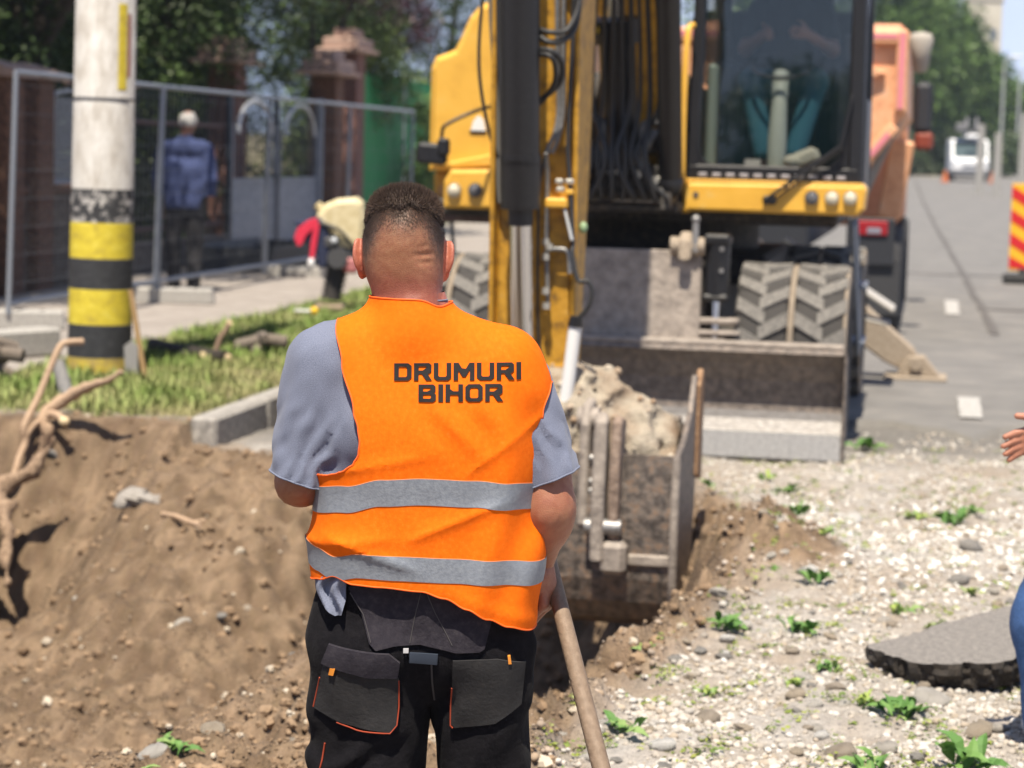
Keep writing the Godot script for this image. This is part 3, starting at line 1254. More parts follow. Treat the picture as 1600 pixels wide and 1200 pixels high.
	put(box, "tub", m, mat("dark trough steel", 0.045, 0.05, 0.06, 0.6, 0.1))
	# gate piers with tiled hoods
	var piers := [[-8.7, 32.6, 0.36, 2.55, "brown brick gate pier with tiled hood right of the gate"], [-8.85, 34.3, 0.42, 2.95, "tall reddish brick pier with pale tiled cap behind the gate pier"], [-9.5, 30.3, 0.4, 2.6, "brick pier with terracotta cap showing through the gate bars"]]
	for k in 3:
		var p: Array = piers[k]
		var o := thing("brick_pier", p[4], "pier", street(p[0], 0.1, p[1]), -TH, "brick piers at the gate")
		m = Mb.new()
		m.box(Vector3(0, p[3] * 0.5, 0), Vector3(p[2], p[3], p[2] * 1.2), 0.015)
		put(o, "shaft", m, worn("red pier brick", [[0.0, 0.10, 0.05, 0.04], [0.5, 0.21, 0.10, 0.078], [1.0, 0.32, 0.2, 0.16]], 0.03, 1.3, 0.95, 0.0, 0.8, 51) if k > 0 else brick)
		m = Mb.new()
		for s in [[0.62, 0.0, 0.06], [0.5, 0.06, 0.16], [0.3, 0.22, 0.14]]:
			m.box(Vector3(0, p[3] + s[1] + s[2] * 0.5, 0), Vector3(s[0] * 1.1, s[2], s[0] * 2.0), 0.02)
		put(o, "tiled_hood", m, tile)
	# green debris netting on a frame beyond the gate
	var scr := thing("green_screen", "green netting screen on a frame left of the excavator", "screen", street(-8.9, 0.1, 35.2), -TH)
	var net := mat("green net", 0.02, 0.26, 0.075, 0.7)
	for k in 3:
		m = Mb.new()
		var rows := 6
		var cells := 14
		for i in cells:
			for j in rows:
				var P := []
				for w in [[i, j], [i + 1, j], [i + 1, j + 1], [i, j + 1]]:
					P.append(Vector3(0.03 * sin(w[0] * 1.3 + w[1] + k), 0.2 + w[1] * 0.42 - 0.05 * sin(PI * w[0] / cells), -k * 3.0 - w[0] * 3.0 / cells))
				m.quad_out(P[0], P[1], P[2], P[3], Vector3(-3, 1, P[0].z))
				m.quad_out(P[0] + Vector3(-0.006, 0, 0), P[1] + Vector3(-0.006, 0, 0), P[2] + Vector3(-0.006, 0, 0), P[3] + Vector3(-0.006, 0, 0), Vector3(3, 1, P[0].z))
		put(scr, "netting", m, net)
		m = Mb.new()
		m.tube([Vector3(0.04, 0, -k * 3.0), Vector3(0.04, 2.8, -k * 3.0)], 0.024, 8)
		put(scr, "post", m, galv)


# ---------- trees ----------
func leaf_clump(sd: int, size: float, count: int) -> ArrayMesh:
	var r := RandomNumberGenerator.new()
	r.seed = sd
	var b := Mb.new().tint(Color(1, 1, 1))
	for k in count:
		var p := Vector3(r.randf_range(-1, 1), r.randf_range(-0.8, 0.8), r.randf_range(-1, 1)) * size * 1.7
		var bas := Basis.from_euler(Vector3(r.randf_range(-0.9, 0.9), r.randf() * TAU, r.randf_range(-0.9, 0.9)))
		var s := size * r.randf_range(0.6, 1.15)
		var t := r.randf_range(0.7, 1.3)
		b.col = Color(t, t * r.randf_range(0.92, 1.06), t * 0.95)
		var nn := bas * Vector3(0, 1, 0)
		b.quad(p + bas * Vector3(-0.5, 0, 0) * s, p + bas * Vector3(0, 0.06, -0.28) * s, p + bas * Vector3(0.55, -0.06, 0) * s, p + bas * Vector3(0, 0.06, 0.28) * s, nn)
	return b.mesh()


func leaf_material(key: String, glow: Color) -> StandardMaterial3D:
	if mats.has(key):
		return mats[key]
	var m := painted_by_vertex(key, 0.55)
	m.backlight_enabled = true
	m.backlight = glow
	return m


func tree(called: String, label: String, category: String, foot: Vector3, trunk_r: float, lobes: Array, count: int, dark: Color, pale: Color, clump: Mesh, lm: Material, group := "", scale_range := Vector2(0.8, 1.3)) -> Node3D:
	var o := thing(called, label, category, foot, 0.0, group)
	var bark := worn("bark", [[0.0, 0.035, 0.028, 0.022], [0.5, 0.075, 0.06, 0.048], [1.0, 0.13, 0.11, 0.09]], 0.03, 2.0, 0.95, 0.0, 1.2, 61)
	if trunk_r > 0.0:
		var fork: Vector3 = Vector3(0, lobes[0][0].y * 0.55, 0)
		var t := Mb.new()
		t.tube([Vector3(0, -0.1, 0), Vector3(0.02, 0.4, 0.0), fork * 0.6 + Vector3(0.06, 0, 0.03), fork], [trunk_r * 1.35, trunk_r, trunk_r * 0.85, trunk_r * 0.7], 10)
		for l in lobes:
			var c: Vector3 = l[0]
			t.tube([fork - Vector3(0, 0.2, 0), fork.lerp(c, 0.5) + Vector3(0.1, 0.15, 0), c, c + Vector3(0.1, l[1].y * 0.5, 0.1)], [trunk_r * 0.55, trunk_r * 0.35, trunk_r * 0.2, 0.02], 7)
		put(o, "trunk", t, bark)
	var where := []
	var cols := []
	var total := 0.0
	for l in lobes:
		total += l[1].x * l[1].y * l[1].z
	for l in lobes:
		var want := int(count * l[1].x * l[1].y * l[1].z / total)
		var got := 0
		var tries := 0
		while got < want and tries < want * 6:
			tries += 1
			var d := Vector3(rng.randfn(), rng.randfn(), rng.randfn()).normalized()
			var rad := pow(rng.randf(), 0.42)
			var p: Vector3 = l[0] + d * rad * l[1]
			var w := foot + p
			var gap := n1.get_noise_3d(w.x * 0.9, w.y * 0.9, w.z * 0.9) + 0.5 * n2.get_noise_3d(w.x * 2.4, w.y * 2.4, w.z * 2.4)
			if gap < -0.12 - 0.35 * (1.0 - rad):
				continue
			if rad > 0.85 and gap < 0.12:
				continue
			got += 1
			var s := rng.randf_range(scale_range.x, scale_range.y)
			where.append(Transform3D(Basis.from_euler(Vector3(rng.randf_range(-0.5, 0.5), rng.randf() * TAU, rng.randf_range(-0.5, 0.5))).scaled(Vector3(s, s, s)), p))
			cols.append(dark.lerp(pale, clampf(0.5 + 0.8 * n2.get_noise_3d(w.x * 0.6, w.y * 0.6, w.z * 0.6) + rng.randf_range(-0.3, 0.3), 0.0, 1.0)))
	var cr := scatter(o, "crown", clump, lm, where, cols)
	cr.set_meta("kind", "stuff")
	return o


func build_trees() -> void:
	var small := leaf_clump(3, 0.085, 9)
	var big := leaf_clump(4, 0.14, 10)
	var green := leaf_material("leaves", Color(0.16, 0.24, 0.04))
	var plum := leaf_material("plum leaves", Color(0.16, 0.05, 0.08))
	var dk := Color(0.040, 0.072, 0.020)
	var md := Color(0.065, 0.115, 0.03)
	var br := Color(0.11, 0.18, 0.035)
	var grp := "trees in the garden behind the fence"
	tree("plum_tree", "purple leaved crown leaning over the tiled pier caps", "tree", street(-9.5, 0.1, 34.6), 0.1, [[Vector3(0.9, 4.5, 0), Vector3(1.5, 0.95, 1.7)], [Vector3(-0.2, 4.9, 0), Vector3(1.3, 0.8, 1.4)]], 1300, Color(0.035, 0.018, 0.026), Color(0.10, 0.036, 0.065), small, plum)
	# trees whose crowns overhang the garden wall
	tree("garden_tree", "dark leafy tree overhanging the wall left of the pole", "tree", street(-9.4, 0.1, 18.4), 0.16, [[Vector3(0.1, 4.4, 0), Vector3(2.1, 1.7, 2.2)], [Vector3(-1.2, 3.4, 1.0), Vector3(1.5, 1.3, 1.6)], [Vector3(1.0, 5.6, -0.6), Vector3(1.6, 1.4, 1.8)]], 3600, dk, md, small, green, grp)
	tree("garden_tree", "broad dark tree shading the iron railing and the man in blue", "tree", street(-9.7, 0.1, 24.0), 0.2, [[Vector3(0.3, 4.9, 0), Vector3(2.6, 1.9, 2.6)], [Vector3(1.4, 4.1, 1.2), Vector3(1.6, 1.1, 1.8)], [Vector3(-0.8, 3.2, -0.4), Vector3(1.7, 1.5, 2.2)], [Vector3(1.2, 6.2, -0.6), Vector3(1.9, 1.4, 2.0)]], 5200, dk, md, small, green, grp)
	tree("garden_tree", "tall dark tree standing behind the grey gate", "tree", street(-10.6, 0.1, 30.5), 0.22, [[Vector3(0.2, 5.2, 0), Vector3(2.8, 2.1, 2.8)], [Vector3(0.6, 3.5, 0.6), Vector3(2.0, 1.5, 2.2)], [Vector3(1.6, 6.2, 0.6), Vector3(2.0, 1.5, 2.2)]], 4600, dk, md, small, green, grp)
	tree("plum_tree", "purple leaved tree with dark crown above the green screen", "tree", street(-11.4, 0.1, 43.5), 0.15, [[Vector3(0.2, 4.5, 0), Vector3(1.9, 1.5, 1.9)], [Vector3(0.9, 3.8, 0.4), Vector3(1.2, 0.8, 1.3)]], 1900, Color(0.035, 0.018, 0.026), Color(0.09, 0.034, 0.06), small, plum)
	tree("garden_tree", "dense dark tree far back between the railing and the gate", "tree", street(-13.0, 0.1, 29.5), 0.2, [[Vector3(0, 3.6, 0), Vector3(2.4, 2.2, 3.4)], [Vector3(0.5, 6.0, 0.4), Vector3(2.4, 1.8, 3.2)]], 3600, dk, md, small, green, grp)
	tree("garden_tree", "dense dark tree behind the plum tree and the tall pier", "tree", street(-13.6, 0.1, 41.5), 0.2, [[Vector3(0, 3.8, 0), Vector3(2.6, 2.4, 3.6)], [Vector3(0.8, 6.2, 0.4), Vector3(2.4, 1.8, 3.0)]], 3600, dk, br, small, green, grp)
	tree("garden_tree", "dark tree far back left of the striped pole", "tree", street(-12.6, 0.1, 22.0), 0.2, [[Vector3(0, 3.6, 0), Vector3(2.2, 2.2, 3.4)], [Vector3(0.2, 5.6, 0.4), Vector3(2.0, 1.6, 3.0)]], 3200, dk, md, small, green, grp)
	tree("garden_tree", "dark tree far back above the gate arches", "tree", street(-13.2, 0.1, 36.0), 0.2, [[Vector3(0, 3.4, 0), Vector3(2.4, 2.6, 3.4)], [Vector3(0.5, 6.2, 0.4), Vector3(2.4, 1.8, 3.2)]], 3600, dk, md, small, green, grp)
	tree("garden_tree", "dark tree showing left of the excavator hood", "tree", street(-10.5, 0.1, 48.0), 0.2, [[Vector3(0, 3.0, 0), Vector3(2.6, 2.6, 3.6)], [Vector3(0.5, 5.6, 0.4), Vector3(2.6, 1.9, 3.2)]], 3600, dk, md, small, green, grp)
	# shrubs and low growth behind the wall
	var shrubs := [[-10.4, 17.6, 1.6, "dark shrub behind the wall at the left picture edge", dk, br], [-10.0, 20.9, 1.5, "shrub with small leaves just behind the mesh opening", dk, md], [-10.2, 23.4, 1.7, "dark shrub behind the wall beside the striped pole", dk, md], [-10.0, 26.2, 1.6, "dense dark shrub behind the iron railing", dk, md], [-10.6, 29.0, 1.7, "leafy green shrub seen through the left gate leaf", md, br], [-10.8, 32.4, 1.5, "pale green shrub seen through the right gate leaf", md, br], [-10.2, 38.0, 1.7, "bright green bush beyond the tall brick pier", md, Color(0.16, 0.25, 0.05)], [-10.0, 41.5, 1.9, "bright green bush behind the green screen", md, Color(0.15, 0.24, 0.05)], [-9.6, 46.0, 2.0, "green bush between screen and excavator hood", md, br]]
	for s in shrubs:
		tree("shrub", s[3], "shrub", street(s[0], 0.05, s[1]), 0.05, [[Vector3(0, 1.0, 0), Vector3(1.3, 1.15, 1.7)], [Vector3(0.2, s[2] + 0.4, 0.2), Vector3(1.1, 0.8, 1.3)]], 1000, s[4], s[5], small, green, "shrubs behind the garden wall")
	for s in [[-12.4, 31.0, "tall dense hedge behind the gate"], [-12.2, 36.5, "tall dense hedge behind the brick piers"], [-11.4, 42.5, "tall dense hedge behind the green screen"], [-12.6, 25.5, "tall dense hedge behind the iron railing"]]:
		tree("hedge", s[2], "hedge", street(s[0], 0.05, s[1]), 0.0, [[Vector3(0, 1.6, 0), Vector3(1.2, 1.7, 3.2)], [Vector3(0, 3.4, 0), Vector3(1.2, 1.2, 3.2)]], 2300, dk, md, small, green, "hedges behind the garden")
	for s in [[-8.45, 38.0, "bright leafy climber in front of the green screen"], [-8.4, 42.0, "bright leafy climber on the far half of the green screen"]]:
		tree("leafy_bush", s[2], "bush", street(s[0], 0.1, s[1]), 0.04, [[Vector3(0, 0.9, 0), Vector3(0.35, 0.8, 1.3)], [Vector3(0.05, 2.0, 0.4), Vector3(0.3, 0.6, 0.9)]], 380, Color(0.07, 0.13, 0.03), Color(0.19, 0.28, 0.07), small, green, "climbers on the green screen")
	# lit sprays of leaves hanging over the gate and the left wall
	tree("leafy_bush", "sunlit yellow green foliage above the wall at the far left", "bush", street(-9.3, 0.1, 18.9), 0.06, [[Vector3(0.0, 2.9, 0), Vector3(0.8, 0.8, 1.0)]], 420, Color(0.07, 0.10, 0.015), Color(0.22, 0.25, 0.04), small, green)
	tree("young_tree", "pale green young tree above the tiled pier caps", "tree", street(-9.5, 0.1, 36.0), 0.07, [[Vector3(0.3, 3.3, 0), Vector3(0.9, 1.0, 1.3)], [Vector3(0.7, 2.5, -0.6), Vector3(0.7, 0.8, 1.0)]], 800, Color(0.06, 0.12, 0.03), Color(0.20, 0.27, 0.08), small, green)
	# a dark house wall far behind the garden, closing the view under the crowns
	var house := thing("garden_house", "dark shaded house wall behind the garden trees", "house", street(-15.5, 0.0, 27.0), -TH)
	var m := Mb.new()
	m.box(Vector3(0, 1.7, 0), Vector3(5.0, 3.4, 30.0), 0.03)
	put(house, "wall", m, mat("house render", 0.30, 0.265, 0.225, 0.95))
	m = Mb.new()
	m.prism(PackedVector2Array([Vector2(-2.9, 3.4), Vector2(2.9, 3.4), Vector2(2.9, 3.5), Vector2(0, 5.2), Vector2(-2.9, 3.5)]), -15.3, 15.3, 0.02)
	put(house, "roof", m, worn("house roof", [[0.0, 0.10, 0.04, 0.03], [1.0, 0.2, 0.09, 0.07]], 0.02, 0.8, 0.9, 0, 0.5, 63))
	# trees closing the far end of the street, where it bends
	var avenue := [[9.7, 92.0, 3.4, "big green tree rising just behind the tipper body", 11.5], [20.0, 128.0, 3.6, "tall green tree left of the white van", 14.0], [23.4, 134.0, 2.5, "tall green tree behind the white van", 12.6], [26.8, 142.0, 2.3, "tree left of the tower block, stepping down", 10.6], [30.6, 152.0, 2.4, "far round tree below the tower block", 8.3], [34.2, 160.0, 2.6, "far tree at the end of the street by the lamps", 6.6], [38.6, 166.0, 3.0, "farthest low tree at the right picture edge", 5.6]]
	for a in avenue:
		var h: float = a[4]
		var r: float = a[2]
		tree("avenue_tree", a[3], "tree", Vector3(a[0], 0.8, -a[1]), 0.2, [[Vector3(0, h * 0.55, 0), Vector3(r, h * 0.36, r)], [Vector3(-r * 0.4, h * 0.36, r * 0.3), Vector3(r * 0.75, h * 0.26, r * 0.8)], [Vector3(r * 0.45, h * 0.42, 0), Vector3(r * 0.7, h * 0.28, r * 0.7)], [Vector3(0.1, h * 0.8, 0), Vector3(r * 0.62, h * 0.2, r * 0.62)]], 3000, Color(0.05, 0.105, 0.022), Color(0.16, 0.27, 0.06), big, green, "trees at the far end of the street", Vector2(1.6, 2.6))
	# trees across the street behind the viewer, which the cab glass mirrors
	for a in [[-14.0, 25.0, "tree across the street behind the viewer on the left"], [-8.0, 28.0, "second tree behind the viewer"], [-2.5, 26.0, "tree straight behind the viewer"], [3.5, 29.0, "tree behind the viewer on the right"]]:
		tree("street_tree", a[2], "tree", Vector3(a[0], 0.0, a[1]), 0.2, [[Vector3(0, 2.3, 0), Vector3(3.0, 1.6, 2.2)], [Vector3(0.8, 1.2, 0), Vector3(2.4, 1.1, 2.0)]], 1100, Color(0.035, 0.08, 0.018), Color(0.10, 0.18, 0.04), big, green, "trees behind the viewer", Vector2(1.3, 2.0))
	var far_hedge := [[17.5, 122.0, "low dark hedge under the tall trees left of the van"], [23.5, 128.0, "low dark hedge behind the white van"], [30.0, 140.0, "low hedge behind the concrete posts"], [37.0, 152.0, "low hedge at the right picture edge"]]
	for a in far_hedge:
		tree("hedge", a[2], "hedge", Vector3(a[0], 0.7, -a[1]), 0.0, [[Vector3(0, 1.0, 0), Vector3(4.4, 1.7, 2.5)]], 900, Color(0.02, 0.04, 0.014), Color(0.07, 0.11, 0.03), big, green, "hedges along the far street", Vector2(1.6, 2.4))


# ---------- the far end of the street ----------
func build_far_street() -> void:
	var tower := thing("tower_block", "pale cream tower block rising above the far trees", "building", Vector3(49.4, 0, -250.0), 0.0)
	var cream := worn("tower render", [[0.0, 0.42, 0.39, 0.32], [1.0, 0.56, 0.53, 0.45]], 0.01, 0.1, 0.9, 0, 0, 71)
	var m := Mb.new()
	m.box(Vector3(0, 9.5, 0), Vector3(3.6, 19.0, 3.6), 0.05)
	put(tower, "shaft", m, cream)
	m = Mb.new()
	m.box(Vector3(0, 19.15, 0), Vector3(3.9, 0.5, 3.9), 0.08)
	put(tower, "parapet", m, mat("tower parapet", 0.38, 0.35, 0.30, 0.9))
	for k in 5:
		for s in [-0.9, 0.9]:
			m = Mb.new()
			m.box(Vector3(s, 3.0 + k * 3.1, 1.8), Vector3(0.75, 1.2, 0.1), 0.02)
			put(tower, "window", m, mat("far window", 0.10, 0.12, 0.14, 0.2))
	# white van with a lift platform on its roof, driving this way
	var van := thing("white_van", "white van with a folded lift on its roof far down the road", "van", street(1.6, road_y(112.0) + 0.02, 112.0), -TH + 0.05)
	var white := mat("van white", 0.75, 0.76, 0.78, 0.35)
	var dark := mat("van trim", 0.03, 0.03, 0.035, 0.5)
	m = Mb.new()
	m.at(Transform3D(Basis(Vector3.UP, PI / 2), Vector3()))
	m.prism(PackedVector2Array([Vector2(-0.1, 0.45), Vector2(-0.08, 0.95), Vector2(0.25, 1.15), Vector2(0.85, 1.95), Vector2(1.2, 2.02), Vector2(4.4, 2.02), Vector2(4.5, 0.45)]), -0.88, 0.88, 0.06)
	put(van, "body", m, white)
	m = Mb.new()
	m.at(Transform3D(Basis(Vector3.UP, PI / 2), Vector3()))
	m.prism(PackedVector2Array([Vector2(0.2, 1.16), Vector2(0.76, 1.9), Vector2(0.8, 1.88), Vector2(0.26, 1.14)]), -0.76, 0.76, 0.005)
	put(van, "windscreen", m, mat("van glass", 0.05, 0.08, 0.09, 0.1))
	m = Mb.new()
	m.box(Vector3(0, 0.42, 0.1), Vector3(1.74, 0.3, 0.16), 0.04)
	put(van, "bumper", m, mat("van bumper", 0.12, 0.125, 0.14, 0.6))
	m = Mb.new()
	m.box(Vector3(0, 0.74, 0.1), Vector3(0.8, 0.14, 0.06), 0.01)
	put(van, "grille", m, mat("van grille", 0.22, 0.23, 0.25, 0.5))
	for s in [-0.72, 0.72]:
		m = Mb.new()
		m.box(Vector3(s, 0.85, 0.02), Vector3(0.26, 0.2, 0.2), 0.04)
		put(van, "headlight", m, mat("van lamp", 0.6, 0.62, 0.65, 0.15))
		for z in [-0.9, -3.6]:
			m = Mb.new()
			m.cyl(Vector3(s * 1.05 - 0.1, 0.33, z), Vector3(s * 1.05 + 0.1, 0.33, z), 0.33, -1, 16)
			put(van, "wheel", m, dark)
	m = Mb.new()
	m.box(Vector3(0, 2.25, -1.6), Vector3(0.5, 0.25, 2.4), 0.03)
	m.box(Vector3(-0.45, 2.55, -0.6), Vector3(0.5, 0.4, 0.6), 0.05)
	m.box(Vector3(0.3, 2.5, -1.0), Vector3(0.3, 0.3, 1.6), 0.05)
	m.cyl(Vector3(-0.2, 2.5, -0.3), Vector3(-0.2, 3.0, -0.5), 0.09, -1, 8)
	m.cyl(Vector3(0.25, 2.5, -0.3), Vector3(0.25, 3.0, -0.5), 0.09, -1, 8)
	put(van, "roof_lift", m, mat("lift grey", 0.16, 0.16, 0.17, 0.6, 0.2))
	m = Mb.new()
	m.box(Vector3(0.05, 2.14, 0.0), Vector3(0.6, 0.2, 0.12), 0.05)
	put(van, "roof_sign", m, white)
	# traffic cones and drums round the van
	var cone_spots := [[0.45, 108.0, "orange cone with a blue top left of the van"], [2.6, 108.5, "orange cone close to the right of the van"], [3.8, 104.0, "orange cone at the foot of the green sign post"]]
	for c in cone_spots:
		var o := thing("traffic_cone", c[2], "traffic cone", street(c[0], road_y(c[1]) + 0.02, c[1]), 0.0, "cones around the van")
		m = Mb.new()
		m.lathe([Vector2(0.0, 0.0), Vector2(0.22, 0.0), Vector2(0.22, 0.04), Vector2(0.16, 0.05), Vector2(0.05, 0.55), Vector2(0.0, 0.55)], 14)
		put(o, "cone", m, mat("cone orange", 0.45, 0.12, 0.03, 0.7))
		m = Mb.new()
		m.lathe([Vector2(0.135, 0.16), Vector2(0.105, 0.3)], 14)
		m.at(Transform3D(Basis(), Vector3(0, 0.02, 0)))
		put(o, "band", m, mat("cone white", 0.7, 0.7, 0.7, 0.6))
	# concrete posts on the right of the road
	var grey := worn("post concrete", [[0.0, 0.24, 0.235, 0.225], [1.0, 0.38, 0.37, 0.35]], 0.02, 0.8, 0.95, 0, 0.3, 73)
	var posts := [[1.55, 84.0, 2.5, "first grey concrete post right of the van"], [2.05, 80.0, 2.2, "second grey concrete post right of the van"], [2.95, 82.0, 2.9, "third and tallest grey concrete post right of the van"], [3.6, 86.0, 2.5, "fourth grey concrete post right of the van"], [4.3, 88.0, 2.2, "fifth grey concrete post near the picture edge"], [-1.75, 92.0, 1.3, "short pale post left of the van"]]
	for p in posts:
		var o := thing("concrete_post", p[3], "post", street(p[0], road_y(p[1]) - 0.02, p[1]), -TH, "concrete posts by the far road")
		m = Mb.new()
		m.prism(PackedVector2Array([Vector2(-0.15, 0), Vector2(-0.11, p[2]), Vector2(0.11, p[2]), Vector2(0.15, 0)]), -0.13, 0.13, 0.02)
		put(o, "shaft", m, grey)
	var sign := thing("road_sign", "round pale green sign on a post among the concrete posts", "sign", street(4.5, road_y(95.0), 95.0), -TH)
	m = Mb.new()
	m.cyl(Vector3(0, 0, 0), Vector3(0, 2.1, 0), 0.035, -1, 8)
	put(sign, "post", m, mat("sign post", 0.35, 0.36, 0.37, 0.5, 0.4))
	m = Mb.new()
	m.cyl(Vector3(0, 1.5, 0.05), Vector3(0, 1.5, 0.07), 0.36, -1, 20)
	put(sign, "disc", m, mat("sign green", 0.25, 0.55, 0.42, 0.5))
	for l in [[3.8, 143.0, 6.9, "tall street lamp leaning over the far road"], [5.0, 150.0, 6.4, "street lamp farthest right beyond the trees"]]:
		var o := thing("street_lamp", l[3], "street lamp", street(l[0], road_y(l[1]), l[1]), -TH, "street lamps at the far end")
		m = Mb.new()
		m.tube([Vector3(0, 0, 0), Vector3(0, l[2] - 0.4, 0), Vector3(0.1, l[2], 0), Vector3(0.4, l[2] + 0.15, 0)], [0.10, 0.06, 0.05, 0.04], 8)
		put(o, "mast", m, mat("lamp mast", 0.42, 0.44, 0.46, 0.6, 0.2))
		m = Mb.new()
		m.box(Vector3(0.7, l[2] + 0.17, 0), Vector3(0.7, 0.16, 0.35), 0.06)
		put(o, "lamp_head", m, mat("lamp head", 0.62, 0.64, 0.66, 0.4))
	# red and yellow striped warning board at the right picture edge
	var bo := thing("warning_board", "red and yellow striped warning board at the right edge of the road", "warning board", street(1.16, road_y(30.4) + 0.02, 30.4), -TH)
	m = Mb.new()
	m.box(Vector3(0, 0.72, 0), Vector3(0.36, 1.12, 0.03), 0.006)
	put(bo, "panel", m, mat("board yellow", 0.78, 0.42, 0.015, 0.5))
	for k in 4:
		m = Mb.new()
		var y := 0.2 + k * 0.3
		var pts := PackedVector2Array([Vector2(-0.178, y), Vector2(0.178, y - 0.22), Vector2(0.178, y - 0.07), Vector2(-0.178, y + 0.15)])
		for q in pts.size():
			pts[q].y = clampf(pts[q].y, 0.165, 1.275)
		m.prism(pts, 0.016, 0.020)
		put(bo, "stripe", m, mat("board red", 0.55, 0.012, 0.015, 0.5))
	m = Mb.new()
	m.box(Vector3(0, 0.06, 0), Vector3(0.5, 0.12, 0.36), 0.03)
	m.box(Vector3(0, 0.14, 0), Vector3(0.1, 0.1, 0.06), 0.01)
	put(bo, "base", m, mat("rubber base", 0.035, 0.035, 0.035, 0.9))


# ---------- the wheeled excavator ----------
func smooth_path(pts: Array, n := 6) -> Array:
	# rounds a chain of points into a curve
	var out := []
	for i in pts.size() - 1:
		var p0: Vector3 = pts[maxi(i - 1, 0)]
		var p1: Vector3 = pts[i]
		var p2: Vector3 = pts[i + 1]
		var p3: Vector3 = pts[mini(i + 2, pts.size() - 1)]
		for k in n:
			out.append(p1.cubic_interpolate(p2, p0, p3, float(k) / n))
	out.append(pts[-1])
	return out


func tyre_mesh(lugs: bool) -> Array:
	var side := Transform3D(Basis(Vector3(0, -1, 0), Vector3(1, 0, 0), Vector3(0, 0, 1)), Vector3())
	var c := Mb.new()
	c.at(side)
	c.lathe([Vector2(0.27, -0.12), Vector2(0.34, -0.142), Vector2(0.42, -0.15), Vector2(0.475, -0.146), Vector2(0.495, -0.125), Vector2(0.5, -0.06), Vector2(0.502, 0.0), Vector2(0.5, 0.06), Vector2(0.495, 0.125), Vector2(0.475, 0.146), Vector2(0.42, 0.15), Vector2(0.34, 0.142), Vector2(0.27, 0.12)], 40, true)
	var t := Mb.new()
	var n := 18
	for s in [-1.0, 1.0]:
		for k in n:
			var a := TAU * (k + (0.5 if s > 0 else 0.0)) / n
			# each lug: a slanted block, wide at the shoulder, narrow at the middle
			for part in [[-0.018, 0.148, 0.03, -0.05, 0.05]]:
				var x0: float = part[0] * s
				var x1: float = part[1] * s
				var r0 := 0.492
				var r1 := 0.532 - 0.012 * absf(part[1] / 0.146)
				var q := []
				for w in [[x0, part[3] - part[4], part[3] + part[4]], [x1, part[3] + 0.095 - part[4] * 1.1, part[3] + 0.095 + part[4] * 1.1]]:
					for yy in [w[1], w[2]]:
						var ang: float = a + yy / 0.52
						var ctr: float = a + (w[1] + w[2]) * 0.5 / 0.52
						var dir := Vector3(0, sin(ang), cos(ang))
						var ang2 := lerpf(ang, ctr, 0.22)
						q.append([Vector3(w[0], 0, 0) + dir * r0, Vector3(w[0] * 0.93, 0, 0) + Vector3(0, sin(ang2), cos(ang2)) * r1])
				var mid: Vector3 = (q[0][0] + q[3][0]) * 0.5
				t.quad_out(q[0][1], q[1][1], q[3][1], q[2][1], mid)
				t.quad_out(q[0][0], q[0][1], q[2][1], q[2][0], mid)
				t.quad_out(q[1][0], q[1][1], q[3][1], q[3][0], mid)
				t.quad_out(q[0][0], q[0][1], q[1][1], q[1][0], mid)
				t.quad_out(q[2][0], q[2][1], q[3][1], q[3][0], mid)
	var r := Mb.new()
	r.at(side)
	r.lathe([Vector2(0.0, -0.03), Vector2(0.2, -0.03), Vector2(0.23, -0.12), Vector2(0.285, -0.125), Vector2(0.27, -0.09), Vector2(0.25, 0.0), Vector2(0.27, 0.09), Vector2(0.285, 0.125), Vector2(0.23, 0.12), Vector2(0.2, 0.04), Vector2(0.0, 0.04)], 28)
	return [c.mesh(), t.mesh(), r.mesh()]


